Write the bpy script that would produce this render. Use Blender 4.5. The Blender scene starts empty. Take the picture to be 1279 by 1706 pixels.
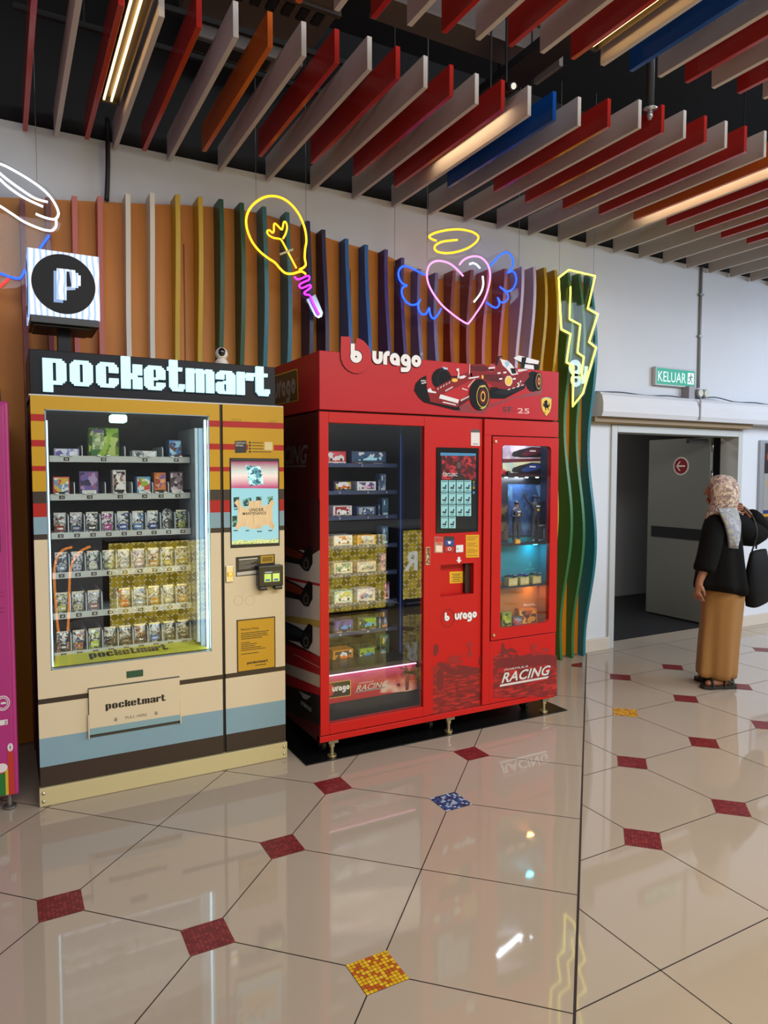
import bpy, bmesh, math, random
from mathutils import Vector, Matrix

S = bpy.context.scene
COL = S.collection
random.seed(11)

# ------------------------------------------------------------------ camera
F_PX, CXP, CYP, W_PX, H_PX = 1171.0, 639.5, 853.0, 1279, 1706
YAW, PITCH, ROLL, EYE = math.radians(28.52), math.radians(-3.17), math.radians(0.06), 1.62
_fwd = Vector((math.sin(YAW) * math.cos(PITCH), math.cos(YAW) * math.cos(PITCH), math.sin(PITCH)))
_r0 = Vector((math.cos(YAW), -math.sin(YAW), 0))
_u0 = _r0.cross(_fwd)
_rt = _r0 * math.cos(ROLL) + _u0 * math.sin(ROLL)
_up = _rt.cross(_fwd)
EYEV = Vector((0, 0, EYE))
cam_d = bpy.data.cameras.new('camera')
cam_d.sensor_fit = 'VERTICAL'; cam_d.sensor_height = 36.0; cam_d.sensor_width = 36.0
cam_d.lens = F_PX / H_PX * 36.0
cam_d.clip_start = 0.05
cam = bpy.data.objects.new('camera', cam_d); COL.objects.link(cam)
cam.matrix_world = Matrix(((_rt.x, _up.x, -_fwd.x, 0), (_rt.y, _up.y, -_fwd.y, 0), (_rt.z, _up.z, -_fwd.z, EYE), (0, 0, 0, 1)))
S.camera = cam

# ------------------------------------------------------------------ light and exposure
S.view_settings.view_transform = 'Standard'
S.view_settings.look = 'None'
S.view_settings.exposure = 0.0
S.view_settings.gamma = 1.0
S.view_settings.use_curve_mapping = False
try:
    S.cycles.use_denoising = True
    S.cycles.max_bounces = 10
    S.cycles.transparent_max_bounces = 16
    S.cycles.sample_clamp_indirect = 4.0
    S.cycles.caustics_reflective = False
    S.cycles.caustics_refractive = False
except Exception:
    pass

wd = bpy.data.worlds.new('mall_hall'); S.world = wd
wd.use_nodes = True
_n, _l = wd.node_tree.nodes, wd.node_tree.links
_bg = _n['Background']
_tc = _n.new('ShaderNodeTexCoord')
_sp = _n.new('ShaderNodeSeparateXYZ'); _l.new(_tc.outputs['Generated'], _sp.inputs[0])


def _wmap(sock, f0, f1, t0, t1):
    r = _n.new('ShaderNodeMapRange'); _l.new(_sp.outputs[sock], r.inputs['Value'])
    for k_, v_ in (('From Min', f0), ('From Max', f1), ('To Min', t0), ('To Max', t1)): r.inputs[k_].default_value = v_
    return r


def _wmul(a_, b_, op='MULTIPLY'):
    m_ = _n.new('ShaderNodeMath'); m_.operation = op; _l.new(a_.outputs[0], m_.inputs[0]); _l.new(b_.outputs[0], m_.inputs[1]); return m_


# the hall behind the camera: dim shops at eye level, bright skylit gallery above them
_el = _wmap('Z', .02, .16, .16, 1.0)
_back = _wmap('Y', .3, -1., .30, 1.25)
_side = _wmap('X', -1., .6, .25, 1.1)
_l.new(_wmul(_wmul(_el, _back), _side).outputs[0], _bg.inputs['Strength'])
_bg.inputs['Color'].default_value = (0.93, 0.95, 1.0, 1)


def area_light(name, loc, target, sx, sy, power, col):
    d = bpy.data.lights.new(name, 'AREA'); d.shape = 'RECTANGLE'; d.size = sx; d.size_y = sy
    d.energy = power; d.color = col
    o = bpy.data.objects.new(name, d); COL.objects.link(o)
    o.location = loc
    o.rotation_euler = (Vector(target) - Vector(loc)).to_track_quat('-Z', 'Y').to_euler()
    return o


area_light('hall_skylight', (2.2, -1.5, 4.5), (2.8, 4.2, 2.2), 7.0, 1.4, 250, (0.95, 0.97, 1.0))
area_light('hall_cool_fill', (8.5, 0.5, 3.6), (6.0, 4.5, 1.6), 3.0, 2.0, 210, (0.70, 0.84, 1.0))  # added cool fill from the right, turns the wall there bluer and brighter
area_light('hall_warm_lamps', (3.2, 0.2, 3.3), (2.6, 1.6, 0.0), 2.2, 0.5, 40, (1.0, 0.80, 0.52))


# ------------------------------------------------------------------ helpers
def ray(x, y):
    return _rt * ((x - CXP) / F_PX) - _up * ((y - CYP) / F_PX) + _fwd


def at(x, y, Y):            # photo point -> point on the vertical plane at depth Y
    d = ray(x, y); return EYEV + d * (Y / d.y)


def atx(x, y, X):
    d = ray(x, y); return EYEV + d * (X / d.x)


def atz(x, y, Z=0.0):
    d = ray(x, y); return EYEV + d * ((Z - EYE) / d.z)


def lin(h):
    if not isinstance(h, str): return tuple(h)
    h = h.lstrip('#'); o = []
    for i in (0, 2, 4):
        c = int(h[i:i + 2], 16) / 255
        o.append(c / 12.92 if c <= .04045 else ((c + .055) / 1.055) ** 2.4)
    return tuple(o)


_mats = {}


def M(hexc, rough=.5, metal=0., emit=0., spec=.5, var=0., vs=9., bump=0., bs=60., coat=0., vdist=None, alpha=None):
    key = (hexc, rough, metal, emit, spec, var, vs, bump, bs, coat, vdist, alpha)
    if key in _mats: return _mats[key]
    m = bpy.data.materials.new('m_' + str(hexc).strip('#') + ('_lit' if emit else ''))
    m.use_nodes = True
    nt = m.node_tree; p = nt.nodes['Principled BSDF']
    c = lin(hexc)
    p.inputs['Base Color'].default_value = (*c, 1)
    p.inputs['Roughness'].default_value = rough
    p.inputs['Metallic'].default_value = metal
    p.inputs['Specular IOR Level'].default_value = spec
    if coat:
        p.inputs['Coat Weight'].default_value = coat; p.inputs['Coat Roughness'].default_value = .05
    if emit:
        p.inputs['Base Color'].default_value = (*[k * .35 for k in c], 1)
        p.inputs['Emission Color'].default_value = (*c, 1); p.inputs['Emission Strength'].default_value = emit
    if alpha is not None:
        p.inputs['Alpha'].default_value = alpha
    if var or bump:
        tc = nt.nodes.new('ShaderNodeTexCoord')
        nz = nt.nodes.new('ShaderNodeTexNoise'); nz.inputs['Scale'].default_value = vs
        nz.inputs['Detail'].default_value = 4
        src = tc.outputs['Object']
        if vdist:
            mp = nt.nodes.new('ShaderNodeMapping'); mp.inputs['Scale'].default_value = vdist
            nt.links.new(src, mp.inputs['Vector']); src = mp.outputs[0]
        nt.links.new(src, nz.inputs['Vector'])
        if var:
            mx = nt.nodes.new('ShaderNodeMix'); mx.data_type = 'RGBA'
            mx.inputs['A'].default_value = (*[max(0, k * (1 - var)) for k in c], 1)
            mx.inputs['B'].default_value = (*[min(1, k * (1 + var)) for k in c], 1)
            nt.links.new(nz.outputs['Fac'], mx.inputs['Factor'])
            nt.links.new(mx.outputs['Result'], p.inputs['Base Color'])
        if bump:
            n2 = nt.nodes.new('ShaderNodeTexNoise'); n2.inputs['Scale'].default_value = bs
            nt.links.new(tc.outputs['Object'], n2.inputs['Vector'])
            b = nt.nodes.new('ShaderNodeBump'); b.inputs['Strength'].default_value = bump
            b.inputs['Distance'].default_value = .01
            nt.links.new(n2.outputs['Fac'], b.inputs['Height']); nt.links.new(b.outputs[0], p.inputs['Normal'])
    _mats[key] = m
    return m


def ART(cols, scale=60., kind='voronoi', rough=.25, emit=0., stretch=None, seed=0.):
    """a busy printed picture: several inks scattered over a sheet"""
    key = ('art', tuple(cols), scale, kind, rough, emit, stretch, seed)
    if key in _mats: return _mats[key]
    m = bpy.data.materials.new('m_print'); m.use_nodes = True
    nt = m.node_tree; p = nt.nodes['Principled BSDF']; p.inputs['Roughness'].default_value = rough
    tc = nt.nodes.new('ShaderNodeTexCoord'); mp = nt.nodes.new('ShaderNodeMapping')
    mp.inputs['Scale'].default_value = stretch or (1, 1, 1); mp.inputs['Location'].default_value = (seed, seed * .7, seed * 1.3)
    nt.links.new(tc.outputs['Object'], mp.inputs['Vector'])
    if kind == 'voronoi':
        t = nt.nodes.new('ShaderNodeTexVoronoi'); t.inputs['Scale'].default_value = scale
        nz = nt.nodes.new('ShaderNodeTexNoise'); nz.inputs['Scale'].default_value = scale * .8
        nt.links.new(mp.outputs[0], nz.inputs['Vector'])
        av = nt.nodes.new('ShaderNodeVectorMath'); av.operation = 'MULTIPLY_ADD'
        av.inputs[1].default_value = (.04, .04, .04)
        nt.links.new(nz.outputs['Color'], av.inputs[0]); nt.links.new(mp.outputs[0], av.inputs[2])
        nt.links.new(av.outputs[0], t.inputs['Vector'])
        s2 = nt.nodes.new('ShaderNodeSeparateColor'); nt.links.new(t.outputs['Color'], s2.inputs[0]); src = s2.outputs[0]
    else:
        t = nt.nodes.new('ShaderNodeTexNoise'); t.inputs['Scale'].default_value = scale; t.inputs['Detail'].default_value = 6
        nt.links.new(mp.outputs[0], t.inputs['Vector']); src = t.outputs['Fac']
    r = nt.nodes.new('ShaderNodeValToRGB'); r.color_ramp.interpolation = 'CONSTANT' if kind == 'voronoi' else 'LINEAR'
    n = len(cols); lo, hi = (0., 1.) if kind == 'voronoi' else (.33, .67)
    while len(r.color_ramp.elements) < n: r.color_ramp.elements.new(.5)
    for i, cc in enumerate(cols):
        e = r.color_ramp.elements[i]
        e.position = lo + (hi - lo) * (i / n if kind == 'voronoi' else i / max(1, n - 1)); e.color = (*lin(cc), 1)
    nt.links.new(src, r.inputs[0]); nt.links.new(r.outputs[0], p.inputs['Base Color'])
    if emit:
        nt.links.new(r.outputs[0], p.inputs['Emission Color']); p.inputs['Emission Strength'].default_value = emit
    _mats[key] = m
    return m


def RAMP(stops, axis, a, b, rough=.3, emit=0., noise=0.):
    """an ink gradient that belongs to a printed sheet, along an object axis from a to b"""
    m = bpy.data.materials.new('m_print_ink'); m.use_nodes = True
    nt = m.node_tree; p = nt.nodes['Principled BSDF']; p.inputs['Roughness'].default_value = rough
    tc = nt.nodes.new('ShaderNodeTexCoord'); s = nt.nodes.new('ShaderNodeSeparateXYZ')
    nt.links.new(tc.outputs['Object'], s.inputs[0])
    mr = nt.nodes.new('ShaderNodeMapRange'); mr.inputs['From Min'].default_value = a; mr.inputs['From Max'].default_value = b
    nt.links.new(s.outputs['XYZ'.index(axis)], mr.inputs['Value'])
    src = mr.outputs[0]
    if noise:
        nz = nt.nodes.new('ShaderNodeTexNoise'); nz.inputs['Scale'].default_value = 14; nz.inputs['Detail'].default_value = 6
        nt.links.new(tc.outputs['Object'], nz.inputs['Vector'])
        ma = nt.nodes.new('ShaderNodeMath'); ma.operation = 'MULTIPLY_ADD'; ma.inputs[1].default_value = noise
        nt.links.new(nz.outputs['Fac'], ma.inputs[0]); nt.links.new(src, ma.inputs[2])
        mb2 = nt.nodes.new('ShaderNodeMath'); mb2.operation = 'SUBTRACT'; mb2.inputs[1].default_value = noise * .5
        nt.links.new(ma.outputs[0], mb2.inputs[0]); src = mb2.outputs[0]
    r = nt.nodes.new('ShaderNodeValToRGB')
    while len(r.color_ramp.elements) < len(stops): r.color_ramp.elements.new(.5)
    for i, (pos, cc) in enumerate(stops):
        r.color_ramp.elements[i].position = pos; r.color_ramp.elements[i].color = (*lin(cc), 1)
    nt.links.new(src, r.inputs[0]); nt.links.new(r.outputs[0], p.inputs['Base Color'])
    if emit:
        nt.links.new(r.outputs[0], p.inputs['Emission Color']); p.inputs['Emission Strength'].default_value = emit
    return m


def pane_mat(name, tint=(1, 1, 1), ior=1.5, rough=0.0, haze=0.):
    m = bpy.data.materials.new(name); m.use_nodes = True
    nt = m.node_tree; nt.nodes.remove(nt.nodes['Principled BSDF'])
    out = nt.nodes['Material Output']
    tr = nt.nodes.new('ShaderNodeBsdfTransparent'); tr.inputs[0].default_value = (*tint, 1)
    gl = nt.nodes.new('ShaderNodeBsdfGlossy'); gl.inputs['Roughness'].default_value = rough
    f0 = ((ior - 1) / (ior + 1)) ** 2
    lw = nt.nodes.new('ShaderNodeLayerWeight'); lw.inputs['Blend'].default_value = .5
    pw_ = nt.nodes.new('ShaderNodeMath'); pw_.operation = 'POWER'; pw_.inputs[1].default_value = 5.0
    nt.links.new(lw.outputs['Facing'], pw_.inputs[0])
    fr = nt.nodes.new('ShaderNodeMath'); fr.operation = 'MULTIPLY_ADD'; fr.inputs[1].default_value = 1 - f0; fr.inputs[2].default_value = f0
    nt.links.new(pw_.outputs[0], fr.inputs[0])
    mx = nt.nodes.new('ShaderNodeMixShader')
    nt.links.new(fr.outputs[0], mx.inputs[0]); nt.links.new(tr.outputs[0], mx.inputs[1]); nt.links.new(gl.outputs[0], mx.inputs[2])
    res = mx
    if haze:
        df = nt.nodes.new('ShaderNodeBsdfDiffuse'); df.inputs[0].default_value = (.8, .82, .85, 1)
        m2 = nt.nodes.new('ShaderNodeMixShader'); m2.inputs[0].default_value = haze
        nt.links.new(mx.outputs[0], m2.inputs[1]); nt.links.new(df.outputs[0], m2.inputs[2]); res = m2
    nt.links.new(res.outputs[0], out.inputs['Surface'])
    return m


PANE = pane_mat('m_window_glass', (.97, .985, .98), 1.52)
ACRYL = pane_mat('m_clear_acrylic', (.93, .94, .95), 1.2, .0, .006)


class MB:
    def __init__(s): s.v, s.f, s.m, s.mats = [], [], [], []

    def mi(s, mat):
        if mat not in s.mats: s.mats.append(mat)
        return s.mats.index(mat)

    def add(s, vs, fs, mat):
        b = len(s.v); s.v += [tuple(q) for q in vs]; k = s.mi(mat)
        for f in fs: s.f.append([b + i for i in f]); s.m.append(k)
        return s

    def box(s, x0, x1, y0, y1, z0, z1, mat):
        v = [(x, y, z) for z in (z0, z1) for y in (y0, y1) for x in (x0, x1)]
        return s.add(v, [(0, 2, 3, 1), (4, 5, 7, 6), (0, 1, 5, 4), (2, 6, 7, 3), (0, 4, 6, 2), (1, 3, 7, 5)], mat)

    def ngon(s, pts, mat): return s.add(pts, [list(range(len(pts)))], mat)

    def prism(s, pts, vec, mat, side=None):
        n = len(pts); vec = Vector(vec)
        p2 = [Vector(p) + vec for p in pts]
        s.add(pts, [list(range(n))], mat)
        s.add(p2, [list(range(n - 1, -1, -1))], mat)
        s.add(list(pts) + p2, [(i, (i + 1) % n, n + (i + 1) % n, n + i) for i in range(n)], side or mat)
        return s

    def xz(s, pts, Y, mat):   # a flat print facing the camera side (-Y)
        return s.add([(p[0], Y, p[1]) for p in pts], [list(range(len(pts)))], mat)

    def rect(s, x0, x1, z0, z1, Y, mat): return s.xz([(x0, z0), (x1, z0), (x1, z1), (x0, z1)], Y, mat)

    def px(s, pts, Y, mat, lay=0., plane=None):
        """traced outline laid on the sheet at depth Y, lay = its height off that sheet"""
        base = Y if plane is None else plane
        q = [at(x, y, base) for x, y in pts]
        return s.add([(p.x, Y - lay, p.z) for p in q], [list(range(len(q)))], mat)

    def ell(s, cx, cz, rx, rz, Y, mat, n=28, hole=None, a0=0, a1=2 * math.pi):
        full = abs(a1 - a0 - 2 * math.pi) < 1e-6
        A = [a0 + (a1 - a0) * i / (n if full else n - 1) for i in range(n)]
        o = [(cx + rx * math.cos(a), Y, cz + rz * math.sin(a)) for a in A]
        if hole is None: return s.add(o, [list(range(n))], mat)
        i_ = [(cx + rx * hole * math.cos(a), Y, cz + rz * hole * math.sin(a)) for a in A]
        m_ = n if full else n - 1
        return s.add(o + i_, [(k, (k + 1) % n, n + (k + 1) % n, n + k) for k in range(m_)], mat)

    def tube(s, pts, r, mat, seg=8, closed=False):
        P = [Vector(p) for p in pts]; n = len(P)
        R = r if isinstance(r, (list, tuple)) else [r] * n
        prev = None; rings = []
        for i in range(n):
            a = P[(i - 1) % n] if (closed or i > 0) else P[i]
            b = P[(i + 1) % n] if (closed or i < n - 1) else P[i]
            t = (b - a)
            t = t.normalized() if t.length > 1e-9 else Vector((0, 0, 1))
            if prev is None:
                ref = Vector((0, 0, 1)) if abs(t.z) < .9 else Vector((1, 0, 0))
                u = t.cross(ref).normalized()
            else:
                u = prev - t * prev.dot(t)
                u = u.normalized() if u.length > 1e-6 else t.orthogonal().normalized()
            prev = u; w = t.cross(u)
            rings.append([P[i] + (u * math.cos(2 * math.pi * k / seg) + w * math.sin(2 * math.pi * k / seg)) * R[i] for k in range(seg)])
        s.loft(rings, mat, caps=not closed, closed=closed)
        return s

    def loft(s, rings, mat, caps=True, closed=False):
        n = len(rings); k = len(rings[0]); vs = [p for r in rings for p in r]; fs = []
        for i in range(n if closed else n - 1):
            j = (i + 1) % n
            for a in range(k):
                b = (a + 1) % k
                fs.append((i * k + a, i * k + b, j * k + b, j * k + a))
        if caps: fs.append(tuple(range(k - 1, -1, -1))); fs.append(tuple((n - 1) * k + a for a in range(k)))
        return s.add(vs, fs, mat)

    def cyl(s, p0, p1, r, mat, seg=18): return s.tube([p0, p1], r, mat, seg)

    def ball(s, c, r, mat, seg=16, rg=10):
        rx, ry, rz = r if isinstance(r, (tuple, list)) else (r, r, r)
        vs = [(c[0], c[1], c[2] - rz)]; fs = []
        for i in range(1, rg):
            t = math.pi * i / rg
            for k in range(seg):
                a = 2 * math.pi * k / seg
                vs.append((c[0] + rx * math.sin(t) * math.cos(a), c[1] + ry * math.sin(t) * math.sin(a), c[2] - rz * math.cos(t)))
        vs.append((c[0], c[1], c[2] + rz))
        for k in range(seg): fs.append((0, 1 + (k + 1) % seg, 1 + k))
        for i in range(rg - 2):
            for k in range(seg):
                a, b = 1 + i * seg + k, 1 + i * seg + (k + 1) % seg
                fs.append((a, b, b + seg, a + seg))
        e = len(vs) - 1
        for k in range(seg): fs.append((e, 1 + (rg - 2) * seg + k, 1 + (rg - 2) * seg + (k + 1) % seg))
        return s.add(vs, fs, mat)

    def text(s, txt, x, z, h, Y, mat, bold=0., shear=0., wide=1., depth=0., align='LEFT', tf=None):
        """lettering of cap height h from the baseline point (x, z), on the plane Y facing -Y (or placed by tf)"""
        vs, fs, wd_ = _text(txt, bold, shear)
        k = h / .70
        off = {'LEFT': 0, 'CENTER': -.5, 'RIGHT': -1}[align] * wd_ * k * wide
        tf = tf or (lambda a, b: (x + a, Y, z + b))
        front = [tf(off + a * k * wide, b * k) for a, b in vs]
        s.add(front, fs, mat)
        return s

    def build(s, name, parent=None, bevel=0., smooth=False, sub=0, seg=2):
        me = bpy.data.meshes.new(name)
        org = Vector(parent['_o']) if parent is not None and '_o' in parent else Vector((0, 0, 0))
        me.from_pydata([tuple(Vector(q) - org) for q in s.v], [], s.f)
        for m in s.mats: me.materials.append(m)
        me.polygons.foreach_set('material_index', s.m)
        if smooth: me.polygons.foreach_set('use_smooth', [True] * len(me.polygons))
        me.update()
        o = bpy.data.objects.new(name, me); COL.objects.link(o)
        if parent is not None: o.parent = parent; o['_o'] = tuple(org)
        if bevel:
            bv = o.modifiers.new('bevel', 'BEVEL'); bv.width = bevel; bv.segments = seg; bv.limit_method = 'ANGLE'
            bv.angle_limit = math.radians(40)
        if sub:
            sb = o.modifiers.new('sub', 'SUBSURF'); sb.levels = sub; sb.render_levels = sub
        return o


_tcache = {}


def _text(txt, bold, shear):
    key = (txt, bold, shear)
    if key in _tcache: return _tcache[key]
    cu = bpy.data.curves.new('lettering', 'FONT'); cu.body = txt; cu.size = 1; cu.offset = bold; cu.shear = shear
    cu.resolution_u = 3; cu.space_character = 1.0 + bold * 2
    ob = bpy.data.objects.new('lettering', cu); COL.objects.link(ob)
    dg = bpy.context.evaluated_depsgraph_get(); ev = ob.evaluated_get(dg)
    me = ev.to_mesh()
    vs = [(v.co.x, v.co.y) for v in me.vertices]; fs = [list(p.vertices) for p in me.polygons]
    ev.to_mesh_clear()
    COL.objects.unlink(ob); bpy.data.objects.remove(ob); bpy.data.curves.remove(cu)
    w = max([v[0] for v in vs] or [0])
    _tcache[key] = (vs, fs, w)
    return _tcache[key]


def tag(o, label, cat, group=None, kind=None):
    if label: o['label'] = label
    if cat:
        o['category'] = cat
        if 'kind' not in o: o['kind'] = 'thing'
    if group: o['group'] = group
    if kind: o['kind'] = kind
    return o


def thing(name, label, cat, loc, group=None):
    o = bpy.data.objects.new(name, None); COL.objects.link(o)
    o.location = loc; o.empty_display_size = .1; o['_o'] = tuple(loc)
    return tag(o, label, cat, group)


def struct(o): o['kind'] = 'structure'; return o


def smooth_path(pts, n=6, closed=False):
    """Catmull-Rom through the points"""
    P = [Vector(p) for p in pts]; N = len(P); out = []
    for i in range(N if closed else N - 1):
        p0 = P[(i - 1) % N] if (closed or i > 0) else P[i]
        p1 = P[i]; p2 = P[(i + 1) % N]
        p3 = P[(i + 2) % N] if (closed or i + 2 < N) else p2
        for k in range(n):
            t = k / n
            out.append(.5 * ((2 * p1) + (p2 - p0) * t + (2 * p0 - 5 * p1 + 4 * p2 - p3) * t * t + (3 * p1 - p0 - 3 * p2 + p3) * t ** 3))
    if not closed: out.append(P[-1])
    return out


def strip(mb, path, w, tf, mat, closed=False):
    """a flat brush stroke of width w along a 2-D path"""
    n = len(path); L, R = [], []
    for i in range(n):
        a = path[(i - 1) % n] if (closed or i > 0) else path[i]
        b = path[(i + 1) % n] if (closed or i < n - 1) else path[i]
        dx, dy = b[0] - a[0], b[1] - a[1]; l = math.hypot(dx, dy) or 1
        nx, ny = -dy / l * w / 2, dx / l * w / 2
        L.append(tf(path[i][0] + nx, path[i][1] + ny)); R.append(tf(path[i][0] - nx, path[i][1] - ny))
    m_ = n if closed else n - 1
    mb.add(L + R, [(i, (i + 1) % n, n + (i + 1) % n, n + i) for i in range(m_)], mat)


def arc(cx, cy, r, a0, a1, n=14):
    return [(cx + r * math.cos(math.radians(a0 + (a1 - a0) * i / n)), cy + r * math.sin(math.radians(a0 + (a1 - a0) * i / n))) for i in range(n + 1)]


def round_letters(mb, word, tf, mat, w=.40, out=(0, -.0004, 0)):
    """fat round letters with tiny eyes; x-height 1; tf maps (x, z) to 3-D"""
    x = 0.
    for ch in word:
        T = lambda a, b, x=x: tf(a + x, b)
        T2 = lambda a, b, x=x: tuple(p + q for p, q in zip(tf(a + x, b), out))   # second stroke, a hair nearer
        if ch == 'u':
            strip(mb, [(.2, 1)] + arc(.5, .48, .3, 180, 360) + [(.8, 1)], w, T, mat); x += 1.02
        elif ch == 'r':
            strip(mb, [(.2, 0)] + arc(.52, .6, .32, 180, 100, 8) + [(.62, .90)], w, T, mat); x += .62
        elif ch == 'o':
            strip(mb, arc(.5, .5, .3, 0, 350, 24), w, T, mat, True); x += 1.02
        elif ch == 'a':
            strip(mb, arc(.5, .5, .3, 0, 350, 24), w, T, mat, True); strip(mb, [(.8, .52), (.8, 0)], w, T2, mat); x += 1.06
        elif ch == 'g':
            strip(mb, arc(.5, .5, .3, 0, 350, 24), w, T, mat, True)
            strip(mb, [(.8, .55)] + arc(.5, .02, .3, 0, -80, 8) + [(.02, -.30)], w, T2, mat); x += 1.04
        elif ch == 'b':
            strip(mb, arc(.5, .5, .3, 0, 350, 24), w, T, mat, True); strip(mb, [(.2, 1.6), (.2, .5)], w, T2, mat); x += 1.05
    return x


# blocky display letters, rectangles on a grid with x-height 20
_oL = [(0, 3, 8.5, 17), (1.5, 1.5, 8.5, 18.5), (3.5, 0, 8.5, 20)]
_oR = [(11.5, 3, 20, 17), (11.5, 1.5, 18.5, 18.5), (11.5, 0, 16.5, 20)]
_bars = [(8, 17.2, 12, 20), (8, 0, 12, 2.8)]
BLOCK = {
    'p': ([(0, -6, 8.5, 20)] + _oR + _bars, 23), 'o': (_oL + _oR + _bars, 23),
    'c': (_oL + _bars + [(11.5, 12, 20, 16.5), (11.5, 14, 18.5, 18.5), (11.5, 15, 16.5, 20), (11.5, 3, 20, 7.5), (11.5, 1.5, 18.5, 6), (11.5, 0, 16.5, 5)], 22.5),
    'k': ([(0, 0, 8.5, 26), (8, 8, 11, 12.5), (9.5, 9.2, 15, 11.8), (10.8, 11.5, 19.5, 20), (10.8, 0, 19.5, 9.5)], 21.5),
    'e': (_oL + _bars + [(11.5, 9, 20, 17), (11.5, 14, 18.5, 18.5), (11.5, 15, 16.5, 20), (8, 8.2, 13, 10.2), (11.5, 3, 20, 6.2), (11.5, 1.5, 18.5, 5.5), (11.5, 0, 16.5, 5)], 22),
    't': ([(2, 3, 10, 26), (3.5, 1.5, 10, 6), (5, 0, 10, 6), (0, 17, 14.5, 20), (10, 0, 15.5, 3), (11.5, 2, 17, 6)], 18.5),
    'm': ([(0, 0, 8, 20), (8, 16.5, 10.5, 18.5), (9.5, 17, 17, 20), (10.2, 0, 18.2, 19), (18, 16.5, 20.5, 18.5), (19.5, 17, 26.5, 20), (20.4, 0, 28.4, 18.5)], 30.5),
    'a': ([(11, 0, 20, 17), (11, 14, 18.5, 18.5), (4, 17.2, 16.5, 20), (0, 12.5, 8.5, 17), (1.5, 15, 8.5, 18.5), (0, 2, 8, 9), (1.5, .8, 8, 10.2), (3, 0, 8.5, 3.5), (7.5, 0, 12, 2.2), (7.5, 8.6, 12, 11.2)], 22),
    'r': ([(0, 0, 8, 20), (8, 15.5, 10.5, 18), (10, 13, 17.5, 19.6)], 18.5)}


def block_word(mb, word, x0, z0, k, y0, y1, mat, flat=False, tf=None):
    x = 0.
    for ch in word:
        rs, adv = BLOCK[ch]
        for i, (a, b, c, d) in enumerate(rs):
            if flat:
                t = tf or (lambda p, q: (x0 + p * k, y0 - i * 1e-5, z0 + q * k))
                mb.add([t(x + a, b), t(x + c, b), t(x + c, d), t(x + a, d)], [(0, 1, 2, 3)], mat)
            else:
                e = i * 2e-4
                mb.box(x0 + (x + a) * k, x0 + (x + c) * k, y0 + e, y1, z0 + b * k, z0 + d * k, mat)
        x += adv
    return x * k


ORD = ['first', 'second', 'third', 'fourth', 'fifth', 'sixth', 'seventh', 'eighth', 'ninth', 'tenth', 'eleventh', 'twelfth', 'thirteenth',
       'fourteenth', 'fifteenth', 'sixteenth', 'seventeenth', 'eighteenth', 'nineteenth', 'twentieth', 'twenty-first', 'twenty-second',
       'twenty-third', 'twenty-fourth', 'twenty-fifth', 'twenty-sixth']

# ================================================================== SETTING
WALL_Y = 4.66
WHITE = M('#cfd2d9', .75, var=.03, vs=2.5)
DARK = M('#141315', .9, var=.3, vs=3)

# ---- floor: cream tiles, dark joints, small mosaic inlays
TILE = M('#ad9e8d', .042, spec=.55, var=.06, vs=1.3)
GROUT = M('#2e2621', .6)


def mosaic(name, cols, joint, scale=64.):
    m = bpy.data.materials.new(name); m.use_nodes = True
    nt = m.node_tree; p = nt.nodes['Principled BSDF']; p.inputs['Roughness'].default_value = .4; p.inputs['Specular IOR Level'].default_value = .3
    tc = nt.nodes.new('ShaderNodeTexCoord')
    vm = nt.nodes.new('ShaderNodeVectorMath'); vm.operation = 'SCALE'; vm.inputs['Scale'].default_value = scale
    nt.links.new(tc.outputs['UV'], vm.inputs[0])
    fl = nt.nodes.new('ShaderNodeVectorMath'); fl.operation = 'FLOOR'; nt.links.new(vm.outputs[0], fl.inputs[0])
    fr = nt.nodes.new('ShaderNodeVectorMath'); fr.operation = 'FRACTION'; nt.links.new(vm.outputs[0], fr.inputs[0])
    wn = nt.nodes.new('ShaderNodeTexWhiteNoise'); wn.noise_dimensions = '2D'; nt.links.new(fl.outputs[0], wn.inputs['Vector'])
    r = nt.nodes.new('ShaderNodeValToRGB'); r.color_ramp.interpolation = 'CONSTANT'
    while len(r.color_ramp.elements) < len(cols): r.color_ramp.elements.new(.5)
    for i, (pos, c) in enumerate(cols):
        r.color_ramp.elements[i].position = pos; r.color_ramp.elements[i].color = (*lin(c), 1)
    nt.links.new(wn.outputs['Value'], r.inputs[0])
    s = nt.nodes.new('ShaderNodeSeparateXYZ'); nt.links.new(fr.outputs[0], s.inputs[0])
    a = nt.nodes.new('ShaderNodeMath'); a.operation = 'LESS_THAN'; a.inputs[1].default_value = .13; nt.links.new(s.outputs[0], a.inputs[0])
    b = nt.nodes.new('ShaderNodeMath'); b.operation = 'LESS_THAN'; b.inputs[1].default_value = .13; nt.links.new(s.outputs[1], b.inputs[0])
    c = nt.nodes.new('ShaderNodeMath'); c.operation = 'MAXIMUM'; nt.links.new(a.outputs[0], c.inputs[0]); nt.links.new(b.outputs[0], c.inputs[1])
    mx = nt.nodes.new('ShaderNodeMix'); mx.data_type = 'RGBA'
    nt.links.new(c.outputs[0], mx.inputs['Factor']); nt.links.new(r.outputs[0], mx.inputs['A']); mx.inputs['B'].default_value = (*lin(joint), 1)
    nt.links.new(mx.outputs['Result'], p.inputs['Base Color'])
    return m


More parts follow.
